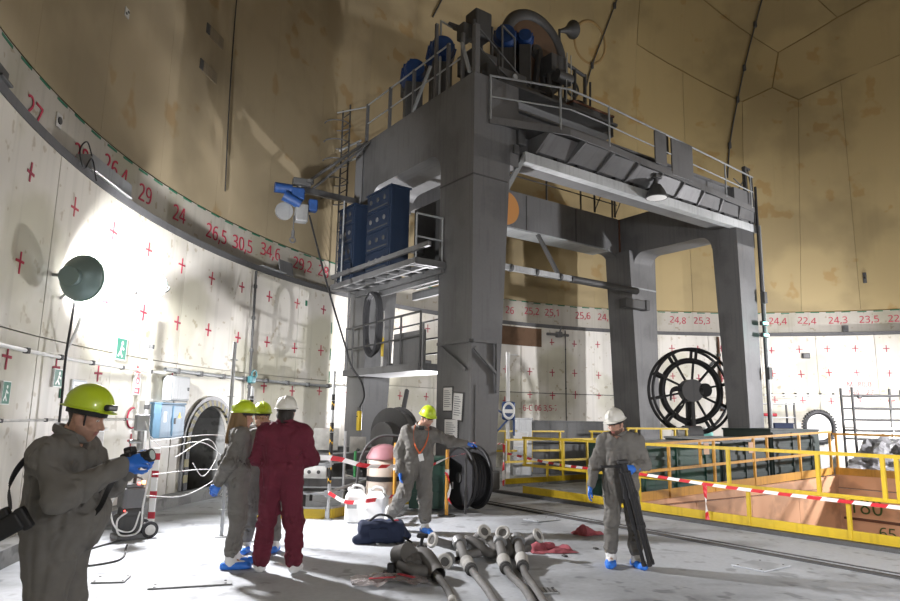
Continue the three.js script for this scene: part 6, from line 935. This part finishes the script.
// machinery behind the barrier
function machine(label, x, z, turn, sc, sy = 1, m = M.greyDark) { const t = thing('pump_machine', label, 'machine', [x, 0, z], turn); t.scale.set(sc, sc * sy, sc); obj('frame', [rbox(1.6, 0.12, 0.8, 0.02, 0, 0.5, 0), rbox(0.12, 0.5, 0.7, 0.02, -0.7, 0.25, 0), rbox(0.12, 0.5, 0.7, 0.02, 0.7, 0.25, 0)], M.greyDark, t); obj('drum', [new THREE.CylinderGeometry(0.34, 0.34, 0.6, 26).rotateZ(Math.PI / 2).translate(0.1, 0.95, 0), new THREE.CylinderGeometry(0.22, 0.22, 0.5, 22).rotateZ(Math.PI / 2).translate(-0.5, 0.9, 0)], m, t); obj('flange', new THREE.CylinderGeometry(0.4, 0.4, 0.06, 28).rotateZ(Math.PI / 2).translate(0.42, 0.95, 0), M.greyDark, t); obj('flange', new THREE.CylinderGeometry(0.38, 0.38, 0.06, 28).rotateZ(Math.PI / 2).translate(-0.22, 0.95, 0), M.greyDark, t); for (let i = 0; i < 8; i++) obj('bolt', new THREE.CylinderGeometry(0.03, 0.03, 0.1, 8).rotateZ(Math.PI / 2).translate(0.46, 0.95 + 0.33 * Math.sin(i * 0.785), 0.33 * Math.cos(i * 0.785)), M.galv, t); obj('valve', [rbox(0.24, 0.24, 0.24, 0.03, 0.62, 1.15, 0), rod([0.62, 1.2, 0], [0.95, 1.62, 0], 0.05)], M.greyDark, t); return t; }
machine('dark flanged pump machine left of the worker with the lanyard, between the gantry legs', -1.12, -14.0, GT + 0.75, 1.05, 1.28, M.grey);
machine('second dark machine low behind the striped scaffold pole', -2.2, -12.6, 0.4, 0.62); machine('third dark machine behind the maroon coverall', -3.1, -12.3, 0.1, 0.7);
for (const [i, a, b, lab] of [[0, [-3.4, 0.78, -11.8], [-0.9, 0.92, -12.9], 'upper grey steel beam lying behind the striped pole'], [1, [-3.3, 0.5, -11.6], [-1.3, 0.46, -12.1], 'lower grey steel beam lying behind the striped pole'], [2, [-2.6, 0.95, -13.3], [-0.7, 0.95, -13.0], 'long grey beam in front of the left gantry legs']]) { const t = thing('steel_beam', lab, 'beam', a), q = V(...b).sub(V(...a)); obj('web', bar([0, 0, 0], q, 0.02, 0.16), M.grey, t); obj('flange', [bar([0, 0.08, 0], q.clone().add(V(0, 0.08, 0)), 0.12, 0.02), bar([0, -0.08, 0], q.clone().add(V(0, -0.08, 0)), 0.12, 0.02)], M.greyLight, t); obj('prop', [rod([0, -a[1], 0], [0, 0, 0], 0.03), rod([q.x, -a[1], q.z], [q.x, q.y, q.z], 0.03)], M.greyDark, t); }
tag(obj('pale_plate', rbox(0.5, 0.42, 0.02, 0.01, 0, 0.21, 0, -0.1, -0.1).translate(-2.35, 0.95, -13.2), M.offWhite), 'pale plate standing on the machinery behind the striped pole', 'plate');
tag(obj('pale_plate', rbox(0.32, 0.5, 0.02, 0.01, 0, 0.25, 0, -0.1, -0.06).translate(-1.72, 0.72, -13.1), M.offWhite), 'narrow pale plate right of the striped pole, below a red mark', 'plate');
for (const [x, z, lab] of [[-1.62, -12.1, 'left green upright rod behind the white cans'], [-1.24, -12.05, 'right green upright rod behind the white cans']]) tag(obj('green_rod', rod([x, 0, z], [x, 1.0, z], 0.025, 10), mat(lin(0.03, 0.2, 0.06), 0.5)), lab, 'rod');
// drum with pink lid and handle frame
{ const t = thing('waste_drum', 'beige drum with a pink lid and black band behind the white cans', 'drum', [-1.08, 0, -11.75]); obj('barrel', lathe([[0.001, 0.02], [0.27, 0.02], [0.285, 0.06], [0.285, 0.4], [0.3, 0.43], [0.285, 0.46], [0.28, 0.9], [0.001, 0.9]], 30), mat(lin(0.5, 0.42, 0.35), 0.6), t); obj('band', lathe([[0.291, 0.54], [0.291, 0.62]], 30), M.black, t); obj('lid', lathe([[0.3, 0.9], [0.3, 0.94], [0.22, 1.08], [0.1, 1.14], [0.001, 1.15]], 30), M.pink, t); obj('carry_frame', tube([[-0.42, 0.2, 0.2], [-0.4, 0.8, 0.2], [-0.28, 1.12, 0.15], [-0.05, 1.28, 0.1], [0.4, 1.28, 0.1]], 0.022, 40), M.greyDark, t); }
{ const t = thing('green_bin', 'dark green wheeled bin behind the worker with the lanyard', 'bin', [-0.35, 0, -12.3]); obj('bin_body', hexa([-0.3, 0.3, -0.25, 0.25], [-0.36, 0.36, -0.3, 0.3], 0.05, 0.85), M.green, t); obj('bin_lid', rbox(0.78, 0.06, 0.66, 0.02, 0, 0.89, 0), M.green, t); obj('rim', rbox(0.76, 0.05, 0.64, 0.02, 0, 0.83, 0), M.green, t); obj('front_rib', [box(0.55, 0.04, 0.03, 0, 0.5, 0.28), box(0.5, 0.04, 0.03, 0, 0.3, 0.265)], M.green, t); }
// jerrycans
function jerrycan(label, x, z, turn) { const t = thing('jerrycan', label, 'jerrycan', [x, 0, z], turn); obj('can_body', rbox(0.33, 0.44, 0.27, 0.06, 0, 0.22, 0, 0, 0, 0, 4), M.plastic, t); obj('shoulder', hexa([-0.15, 0.15, -0.12, 0.12], [-0.1, 0.08, -0.06, 0.06], 0.42, 0.49), M.plastic, t); obj('handle', tube([[-0.06, 0.46, 0], [-0.05, 0.54, 0], [0.03, 0.55, 0], [0.1, 0.52, 0], [0.12, 0.45, 0]], 0.02, 20), M.plastic, t); obj('cap', cyl(0.035, 0.045, -0.1, 0.5, 0, 16), M.plastic, t); return t; }
const can = jerrycan('left white jerrycan, partly filled, with a grey label band', -1.4, -10.75, 0.1); obj('label_band', rbox(0.15, 0.12, 0.01, 0.004, -0.06, 0.28, 0.135), M.greyLight, can);
jerrycan('right white jerrycan in front of the drum with red tape across it', -1.06, -10.55, -0.1);
ribbon('barrier_tape', [V(-3.1, 0.82, -10.85), V(-1.86, 0.95, -10.9), V(-1.3, 0.83, -11.0), V(-0.86, 0.8, -11.4), V(-0.45, 0.76, -11.5), V(0.02, 0.95, -11.5), V(0.36, 1.0, -12.1)], 0.09, 'red and white tape from the striped pole past the drum to the black reel', undefined, 1.5);
ribbon('barrier_tape', [V(-1.86, 0.42, -10.88), V(-1.5, 0.32, -10.55), V(-1.1, 0.38, -10.37), V(-0.86, 0.34, -11.3)], 0.06, 'lower red and white tape across the two white jerrycans', undefined, 0.5);
ribbon('barrier_tape', [V(-3.16, 0.84, -10.85), V(-2.8, 0.98, -10.7), V(-2.6, 1.05, -10.8)], 0.08, 'short red and white tape between the woman and the maroon coverall', undefined, 1);
{ const m = ribbon('barrier_tape', [V(-0.02, 0.72, -11.48), V(0.06, 0.5, -11.45), V(0.02, 0.3, -11.46), V(0.08, 0.22, -11.4)], 0.05, 'tape end dangling from the right yellow post', undefined, 4); }
for (const [x, z, h, lab] of [[-0.87, -11.5, 1.18, 'left yellow barrier post beside the worker with the lanyard'], [0.0, -11.55, 1.08, 'right yellow barrier post under the reaching arm']]) { const t = thing('barrier_post', lab, 'post', [x, 0, z]); obj('tube', rod([0, 0.02, 0], [0, h, 0], 0.03, 12), M.orangeYellow, t); obj('base', cyl(0.15, 0.02, 0, 0.01, 0, 20), M.greyDark, t); obj('tape_wrap', lathe([[0.034, h * 0.62], [0.035, h * 0.7]], 14), M.white, t); }
// black reel on the floor rail
{ const c = G(-0.75, -0.62), t = thing('black_reel', 'black flanged cable reel standing on the floor rail by the near gantry leg', 'reel', [c.x, 0, c.z], -1.05), R = 0.55;
  for (const s of [-1, 1]) { const z = s * 0.16; obj('flange', new THREE.CylinderGeometry(R - 0.05, R - 0.05, 0.03, 40).rotateX(Math.PI / 2).translate(0, R + 0.03, z), M.rubber, t); obj('rim', torus(R - 0.03, 0.035, 8, 48).translate(0, R + 0.03, z), M.black, t); }
  obj('drum', new THREE.CylinderGeometry(0.36, 0.36, 0.3, 32).rotateX(Math.PI / 2).translate(0, R + 0.03, 0), M.rubber, t); obj('wound_cable', [0, 1, 2, 3, 4].map(i => torus(0.4, 0.03, 6, 40).translate(0, R + 0.03, -0.11 + i * 0.055)), M.rubber, t); obj('hub', new THREE.CylinderGeometry(0.09, 0.09, 0.4, 18).rotateX(Math.PI / 2).translate(0, R + 0.03, 0), M.greyDark, t); obj('tag', rbox(0.04, 0.12, 0.005, 0.002, -0.22, 0.42, 0.185), M.white, t); obj('guide_rail', [bar([0.42, 0.02, 0.3], [0.42, 1.0, 0.3], 0.03, 0.03)], M.greyDark, t); }
// navy bag
{ const t = thing('duffel_bag', 'navy blue duffel bag lying before the worker with the lanyard', 'bag', [-0.84, 0, -9.1], 0.15); t.scale.setScalar(0.9); obj('bag_body', nets(blend([(x, y, z) => { const qx = Math.max(Math.abs(x) - 0.27, 0), qy = Math.max(Math.abs(y - 0.16) - 0.09, 0), qz = Math.max(Math.abs(z) - 0.1, 0); return Math.hypot(qx, qy, qz) - 0.06 + 0.03 * (noise3(x * 12, y * 12, z * 12) - 0.5); }, cap([-0.36, 0.06, 0.1], [-0.2, 0.08, 0.12], 0.06), cap([0.22, 0.24, 0], [0.38, 0.1, 0.05], 0.07, 0.05)], 0.05), [-0.5, -0.01, -0.3], [0.5, 0.4, 0.3], 0.014), M.navy, t); obj('strap', tube([[-0.2, 0.3, 0.06], [-0.05, 0.4, 0.1], [0.12, 0.36, 0.08], [0.18, 0.28, 0.05]], 0.018, 24), M.black, t); obj('strap', tube([[0.3, 0.1, 0.14], [0.42, 0.03, 0.2], [0.2, 0.03, 0.26]], 0.016, 20), M.black, t); obj('pocket', rbox(0.26, 0.14, 0.03, 0.012, -0.05, 0.15, 0.165), M.navy, t); obj('red_tag', rbox(0.1, 0.07, 0.05, 0.02, 0.2, 0.29, 0.03), M.red, t); obj('buckle', rbox(0.05, 0.03, 0.02, 0.006, -0.06, 0.015, 0.19), M.greyLight, t); }
// hoses with couplings: each hose is a thing of tube, coupling sleeve and nozzle
const hoseDefs = [
  [[[0.16, 0.22, -8.85], [0.22, 0.12, -8.5], [0.27, 0.07, -8.0], [0.36, 0.055, -7.3], [0.46, 0.05, -6.5], [0.55, 0.05, -5.6], [0.6, 0.05, -4.8]], 'left of the three hoses that run towards the camera', M.hose],
  [[[0.72, 0.22, -8.9], [0.74, 0.14, -8.55], [0.73, 0.08, -8.1], [0.76, 0.055, -7.5], [0.86, 0.05, -6.7], [0.88, 0.05, -5.9], [0.8, 0.05, -5.0]], 'middle of the three hoses that run towards the camera', M.hose],
  [[[0.98, 0.24, -8.95], [0.99, 0.16, -8.65], [0.97, 0.09, -8.2], [0.95, 0.055, -7.6], [0.98, 0.05, -6.8], [1.0, 0.05, -6.0], [0.95, 0.05, -5.1]], 'right of the three hoses that run towards the camera', M.hose]];
const heapZ = z => z + 0.65 * Math.max(0, Math.min(1, (-z - 6.5) / 2.3)), heapX = x => 0.08 + (x - 0.08) * 0.85;
for (const [raw, lab, m] of hoseDefs) { const pts = raw.map(([x, y, z]) => [heapX(x), y * 0.9, heapZ(z)]); const o = V(...pts[0]).setY(0), t = thing('coupled_hose', lab, 'hose', o.toArray()), c = new THREE.CatmullRomCurve3(pts.map(p => V(...p).sub(o)), false, 'centripetal'); obj('hose', new THREE.TubeGeometry(c, 70, 0.038, 10), m, t); const a = c.getPointAt(0.16), b = c.getPointAt(0.235); const sl = obj('sleeve', rod(a, b, 0.074, 20, 0.066), M.offWhite, t); obj('ring', [rod(c.getPointAt(0.237), c.getPointAt(0.252), 0.067, 20), rod(c.getPointAt(0.25), c.getPointAt(0.262), 0.06, 16)], M.greyDark, sl); obj('neck', rod(c.getPointAt(0.0), c.getPointAt(0.16), 0.052, 14), M.hose, t); obj('collar', rod(c.getPointAt(0.0), c.getPointAt(0.03), 0.082, 18), M.galv, t); }
const nozz = (label, x, z, turn, tilt, L = 0.5, y = 0.1) => { const t = thing('hose_nozzle', label, 'nozzle', [heapX(x), y * 0.8, heapZ(z)], turn); t.rotation.order = 'YXZ'; t.rotation.x = tilt; t.scale.setScalar(0.8); obj('pipe', rod([0, 0, -L / 2], [0, 0, L / 2], 0.06, 16), M.hose, t); obj('end_ring', new THREE.TorusGeometry(0.085, 0.026, 9, 26).translate(0, 0, L / 2), M.offWhite, t); obj('bore', new THREE.CylinderGeometry(0.08, 0.075, 0.05, 20).rotateX(Math.PI / 2).translate(0, 0, L / 2 - 0.02), M.hoseDark, t); obj('flange', new THREE.CylinderGeometry(0.095, 0.095, 0.04, 20).rotateX(Math.PI / 2).translate(0, 0, -L / 2), M.galv, t); return t; };
nozz('hose nozzle with round open mouth at the left end of the hose heap', -0.02, -8.85, -0.9, -0.3, 0.5, 0.2); nozz('small hose nozzle lying below the left open mouth', 0.0, -8.2, -0.3, 0, 0.16, 0.09);
nozz('rear left hose nozzle on top of the heap', 0.42, -9.1, 0.5, -0.5, 0.5, 0.24); nozz('second rear hose nozzle lying across the heap', 0.55, -8.8, 1.1, 0.2, 0.5, 0.12); nozz('rear middle hose nozzle on top of the heap', 0.82, -9.0, -0.3, -0.55, 0.45, 0.25); nozz('rear right hose nozzle leaning at the end of the heap', 1.12, -9.0, 0.9, -0.5, 0.45, 0.22); nozz('hose nozzle low in the middle of the heap', 0.35, -8.7, -1.2, 0.1, 0.4, 0.1);
for (let i = 0; i < 3; i++) tag(obj('heap_hose', tube([[0.1 + i * 0.3, 0.12 + i * 0.03, -9.1], [0.35 + i * 0.22, 0.2, -8.85 - i * 0.1], [0.6 + i * 0.15, 0.08, -8.7], [0.85 + i * 0.1, 0.12, -8.9], [1.05 + i * 0.05, 0.08, -9.15]].map(([x, y, z]) => [heapX(x), y, heapZ(z)]), 0.055, 40, 9), M.hoseDark), ['left grey hose coiled inside the heap', 'middle grey hose coiled inside the heap', 'right grey hose coiled inside the heap'][i], 'hose');
{ const t = thing('brass_tap', 'small black and yellow tap at the left of the hose heap', 'tap', [-0.3, 0, -8.35]); obj('body', rbox(0.1, 0.1, 0.1, 0.02, 0, 0.06, 0), M.black, t); obj('stem', rod([0, 0.1, 0], [0.02, 0.2, 0], 0.02), M.black, t); obj('knob', rbox(0.14, 0.05, 0.06, 0.02, 0.02, 0.22, 0), M.black, t); obj('spout', rod([0, 0.06, 0], [-0.06, 0.02, 0.08], 0.022), mat(lin(0.5, 0.35, 0.08), 0.35, { metalness: 0.7 }), t);
  tag(obj('black_hose', tube([[-0.25, 0.03, -8.7], [-0.3, 0.025, -8.1], [-0.15, 0.025, -7.85], [0.1, 0.03, -8.0], [0.25, 0.03, -8.2]], 0.022, 40), M.rubber), 'thin black hose curling left of the hose heap', 'hose'); const k = thing('wedge_block', 'small grey wedge block lying by the thin black hose', 'block', [-0.22, 0, -8.0]); obj('block', hexa([-0.05, 0.05, -0.04, 0.04], [-0.03, 0.03, -0.02, 0.02], 0, 0.1), M.grey, k); obj('pin', rod([0, 0.1, 0], [0, 0.14, 0], 0.01), M.galv, k); }
{ const t = thing('grey_hose_bundle', 'grey dusty hose bundle with a big fitting on the floor near the bag', 'hose', [-0.36, 0, -7.35]); t.scale.set(0.72, 0.72, 0.9); obj('fitting', [blob(0.26, 0.2, 0.2, 0.5, 301, 5), new THREE.CylinderGeometry(0.14, 0.12, 0.3, 22).rotateX(1.3).rotateY(0.7).translate(-0.12, 0.3, 0.05)], M.hoseDark, t); obj('sleeve', [tube([[0.0, 0.22, -0.1], [0.2, 0.28, 0.05], [0.36, 0.14, 0.25], [0.4, 0.1, 0.36]], 0.11, 24, 12), tube([[-0.15, 0.18, 0.12], [0.05, 0.14, 0.25], [0.3, 0.1, 0.2]], 0.08, 20, 10)], M.hoseDark, t); obj('hose', tube([[0.36, 0.1, 0.3], [0.5, 0.06, 0.7], [0.6, 0.055, 1.3], [0.7, 0.05, 2.0], [0.8, 0.05, 2.8]], 0.05, 40, 10), M.hoseDark, t); obj('tape_band', tube([[0.585, 0.056, 1.2], [0.6, 0.055, 1.3], [0.66, 0.053, 1.7]], 0.054, 12, 10), M.offWhite, t); obj('foot', [rbox(0.3, 0.06, 0.16, 0.02, -0.25, 0.03, 0.05), rbox(0.1, 0.16, 0.1, 0.02, -0.28, 0.1, 0.1)], M.black, t); }
{ const g = new THREE.PlaneGeometry(0.75, 0.4, 34, 20).rotateX(-Math.PI / 2), p = g.attributes.position; for (let i = 0; i < p.count; i++) p.setY(i, 0.012 + 0.07 * noise3(p.getX(i) * 9, 3, p.getZ(i) * 9) * (1 - (p.getX(i) / 0.45) ** 2) + 0.02 * noise3(p.getX(i) * 30, 7, p.getZ(i) * 30)); g.computeVertexNormals(); const t = thing('crumpled_film', 'crumpled clear film with red tape bits on the floor in front of the maroon coverall', 'film', [-0.55, 0, -6.95], 0.2); obj('sheet', g, M.film, t); obj('tape_bits', [bar([-0.2, 0.06, 0.02], [0.05, 0.08, 0.08], 0.05, 0.006), bar([0.1, 0.07, -0.1], [0.24, 0.06, 0.04], 0.045, 0.006)], M.red, t); }
function clothHeap(label, x, z, w, d, h, sd, turn) { const g = new THREE.PlaneGeometry(w, d, 40, 30).rotateX(-Math.PI / 2), p = g.attributes.position; for (let i = 0; i < p.count; i++) { const u = p.getX(i) / w * 2, v = p.getZ(i) / d * 2, e = Math.max(0, 1 - Math.max(Math.abs(u), Math.abs(v)) ** 3); p.setY(i, 0.008 + e * h * Math.max(0.05, noise3(u * 2.2 + sd, 1, v * 1.6) * 1.9 - 0.55)); p.setX(i, p.getX(i) * (1 - 0.25 * noise3(u * 3, sd, v * 3))); p.setZ(i, p.getZ(i) * (1 - 0.3 * noise3(u * 3, sd + 4, v * 3))); } g.computeVertexNormals(); const t = thing('red_cloth', label, 'cloth', [x, 0, z], turn); obj('sheet', g, Object.assign(M.redCloth, { side: THREE.DoubleSide }), t); obj('fold', nets((a, b, c) => Math.max(cap([-w * 0.2, 0.03, -d * 0.1], [w * 0.05, h * 0.55, 0], 0.07, 0.035)(a, b, c) + 0.03 * (noise3(a * 25 + sd, b * 25, c * 25) - 0.5), 0.004 - b), [-w * 0.45, -0.01, -d * 0.5], [w * 0.35, h + 0.1, d * 0.5], 0.012), M.redCloth, t); return t; }
clothHeap('crumpled dusty red cloth on the floor right of the hose heap', 1.3, -8.75, 0.66, 0.46, 0.12, 5, 0.2); clothHeap('smaller dusty red cloth behind the man with the tripod', 2.02, -10.0, 0.45, 0.36, 0.12, 9, 0.5);
for (let i = 0; i < 6; i++) { const x = [-0.05, 0.62, 1.42, -0.6, 0.3, 1.9][i], z = [-7.0, -8.25, -8.4, -8.5, -9.6, -8.9][i]; tag(obj('debris_chip', rbox(0.07, 0.02, 0.05, 0.006, x, 0.011, z, i), M.greyDark), ['dark chip on the floor between film and hose', 'dark chip between the left and middle hose', 'dark chip in front of the red cloth', 'dark chip on the floor right of the navy bag', 'dark chip behind the hose heap', 'dark chip left of the tripod man'][i], 'chip'); }

// ---------------------------------------------------------------- lamps: fittings with their lights
const stdLamp = mat(lin(0.2, 0.27, 0.26), 0.4, { metalness: 0.3 });
function floodLamp(name, label, pos, target, cd, o = {}) {   // round flood: dish, rim, glowing face and its light just in front
  const t = thing(name, label, 'lamp', pos.toArray()), d = target.clone().sub(pos).normalize(), q = new THREE.Quaternion().setFromUnitVectors(V(0, 0, 1), d), r = o.r || 0.2;
  const P = g => g.applyQuaternion(q);
  obj('dish', P(lathe([[0.04, -0.28], [0.1, -0.26], [r * 0.8, -0.12], [r, 0], [r * 1.03, 0.01], [r * 1.03, 0.03], [r * 0.98, 0.03], [r * 0.95, 0], [r * 0.7, -0.1], [0.02, -0.2]], 32).rotateX(Math.PI / 2)), stdLamp, t);
  obj('lens', P(new THREE.CylinderGeometry(r * 0.94, r * 0.94, 0.012, 32).rotateX(Math.PI / 2).translate(0, 0, 0.012)), M.glowLamp, t);
  obj('bracket', [P(new THREE.TorusGeometry(r * 1.12, 0.014, 6, 24, Math.PI).rotateX(Math.PI / 2).translate(0, 0, -0.03))], M.greyDark, t);
  if (o.wallArm) obj('wall_arm', rod(o.wallArm.clone().sub(pos), V(-0.12, 0, -0.1), 0.02), M.greyDark, t);
  if (o.stand) obj('stand', [rod([0, -pos.y + 0.02, 0], [0, -r * 0.9, 0], 0.025), rod([0, -pos.y + 0.5, 0], [0.35, -pos.y + 0.015, 0.25], 0.016), rod([0, -pos.y + 0.5, 0], [-0.35, -pos.y + 0.015, 0.25], 0.016), rod([0, -pos.y + 0.5, 0], [0, -pos.y + 0.015, -0.42], 0.016)], M.greyDark, t);
  const l = new THREE.SpotLight(o.color || 0xfdfbff, cd, 0, o.angle || 1.35, 0.5, 2); l.position.copy(d.clone().multiplyScalar(0.07)); l.target.position.copy(d.clone().multiplyScalar(3)); l.castShadow = true; l.shadow.radius = o.soft || 8; t.add(l); t.add(l.target); l.target.name = 'aim';
  return t;
}
const wallLampPos = V(-4.62, 3.53, -10.2);
floodLamp('flood_lamp', 'blazing white flood lamp on the left wall, overexposed', wallLampPos, V(1.5, 0.2, -7.1), LAMP.wall, { r: 0.24, angle: 1.12, wallArm: onWall(-88, 3.52, RL) });
{ // second wall lamp, seen from behind, turned to the wall on its right
  const p = V(-4.62, 3.26, -8.25), t = thing('dish_lamp', 'grey-green dish lamp on a wall bracket at the left, seen from its back', 'lamp', p.toArray());
  const d = V(-0.1, 0.14, -1).normalize(), q = new THREE.Quaternion().setFromUnitVectors(V(0, 0, 1), d), P = g => g.applyQuaternion(q);
  obj('dish', P(lathe([[0.001, -0.2], [0.1, -0.19], [0.2, -0.14], [0.27, -0.05], [0.285, 0.0], [0.275, 0.0], [0.19, -0.12], [0.001, -0.17]], 36).rotateX(Math.PI / 2).scale(1, 0.9, 1)), stdLamp, t); obj('rim', P(torus(0.282, 0.016, 8, 40).scale(1, 0.9, 1)), mat(lin(0.2, 0.33, 0.28), 0.4), t); obj('gear_housing', P(new THREE.CylinderGeometry(0.1, 0.12, 0.16, 22).rotateX(Math.PI / 2).translate(0, -0.02, -0.25)), stdLamp, t); obj('lens', P(new THREE.CylinderGeometry(0.2, 0.2, 0.012, 30).rotateX(Math.PI / 2).translate(0, 0, -0.09)), M.glowLamp, t);
  const l = new THREE.SpotLight(0xfbfbff, LAMP.dish, 0, 0.85, 0.7, 2); l.position.copy(d.clone().multiplyScalar(0.03)); l.target.position.copy(d.clone().multiplyScalar(3)); l.castShadow = true; l.shadow.radius = 8; t.add(l, l.target); l.target.name = 'aim';
  const w = onWall(-97.5, 3.3, RL).sub(p), w2 = onWall(-96.4, 3.05, RL).sub(p); obj('wall_arm', [rod([-0.05, 0, 0.1], w, 0.022), rod([-0.02, -0.12, 0.1], w2, 0.018), rod([0, -0.15, 0.05], w.clone().lerp(V(0, 0, 0), 0.4).add(V(0, -0.1, 0)), 0.016)], M.greyLight, t);
  const cb = [[-96.2, 3.2], [-96.3, 2.8], [-96.5, 2.3], [-96.4, 1.6], [-96.6, 0.3]].map(([a, y]) => onWall(a, y, RL - 0.16)); tag(obj('lamp_cable', tube([p.clone().add(V(-0.04, -0.05, 0.12)), ...cb], 0.016, 60), M.black), 'black cable dropping from the dish lamp behind the photographer', 'cable');
  tag(obj('lamp_cable', tube([p.clone().add(V(-0.08, -0.08, 0.15)), ...cb.slice(0, 2).map(v => v.clone().add(V(0.05, 0.0, -0.1))), onWall(-95.6, 2.35, RL - 0.05)], 0.02, 40), M.cable), 'pale cable from the dish lamp to the white conduit', 'cable'); }
floodLamp('work_lamp', 'work lamp on a stand hidden behind the near left gantry leg', G(4.6, 2.6, 1.3), G(3.2, -0.2, 5.6), LAMP.strip, { stand: true, r: 0.16, angle: 1.4 });
floodLamp('work_lamp', 'work lamp on a stand behind the debris heap, aimed at the right wall', V(14.3, 1.1, -21.2), V(16.4, 3.6, -24.2), LAMP.right, { stand: true, r: 0.16, angle: 1.4 });
floodLamp('work_lamp', 'work lamp on a stand beyond the right photo edge, lighting the far wall', V(15.2, 3.4, -16.2), V(6.5, 2.4, -22.5), LAMP.bay, { stand: true, r: 0.2, angle: 1.2 });
floodLamp('added_ledge_lamp', 'added fill lamp on the ledge, right side of the hall, out of view', onWall(75, 5.6, 14.6), V(4, 12, -18), LAMP.dome, { r: 0.22, angle: 1.5 });  // unseen lamp added to brighten the dome
floodLamp('added_ledge_lamp', 'added fill lamp on the ledge behind the camera, near side of the hall', onWall(165, 5.6, 14.6), V(8, 9, -22), LAMP.dome * 0.5, { r: 0.22, angle: 1.5 });  // weaker unseen lamp, also added as fill for the dome
floodLamp('work_lamp', 'added fill lamp on a stand to the right behind the camera', V(3.0, 2.7, 1.4), V(4.5, 0.2, -9.5), LAMP.front, { stand: true, r: 0.2, angle: 1.1 });  // broad front fill added out of view, not a known lamp
floodLamp('work_lamp', 'second added fill lamp on a stand behind the camera, aimed at the pit', V(3.6, 2.9, 2.0), G(-5, 10, -0.8), LAMP.pit, { stand: true, r: 0.2, angle: 0.62 });  // unseen lamp added to light the pit walls and right legs
// repeats carry the name of their row
const rows = { person: 'people in the hall', guard_railing: 'railings round the pit', green_container: 'green containers behind the pit', debris_bag: 'debris bags in the heap', coupled_hose: 'hoses with couplings', hose_nozzle: 'nozzles in the hose heap', heap_hose: 'hoses in the heap', white_cable: 'white cables by the sampler', scaffold_pole: 'scaffold poles of the barrier', scaffold_ledger: 'scaffold tubes of the barrier', toe_board: 'yellow toe boards', barrier_tape: 'red and white barrier tapes', barrier_post: 'yellow barrier posts', jerrycan: 'white jerrycans', electrical_cabinet: 'cabinets on the gantry platform', drive_motor: 'motors on the gantry deck', notice: 'notices on the gantry leg', exit_sign: 'escape signs on the left wall', wall_conduit: 'pipes along the walls', riser_pipe: 'upright pipes on the walls', dome_cable: 'cables on the dome', indicator_lamp: 'indicator lamps on the right leg', metal_crate: 'silver crates', steel_beam: 'steel beams behind the barrier', pump_machine: 'machines behind the barrier', pale_plate: 'pale plates behind the barrier', green_rod: 'green rods behind the cans', red_cloth: 'red cloths on the floor', floor_plate: 'flat plates in the floor', debris_chip: 'chips on the floor', hanging_tag: 'tags on the orange railing', scaffold: 'scaffolds at the right wall', camera: 'cameras of the man at the left', work_lamp: 'work lamps on stands', added_ledge_lamp: 'added fill lamps on the ledge', lamp_cable: 'cables of the dish lamp', patch_plate: 'patch plates on the tan wall' };
for (const o of scene.children) { const r = rows[o.name.replace(/_\d{3}$/, '')]; if (r && o.userData.label && !o.userData.group) o.userData.group = r; }
renderer.render(scene, camera);
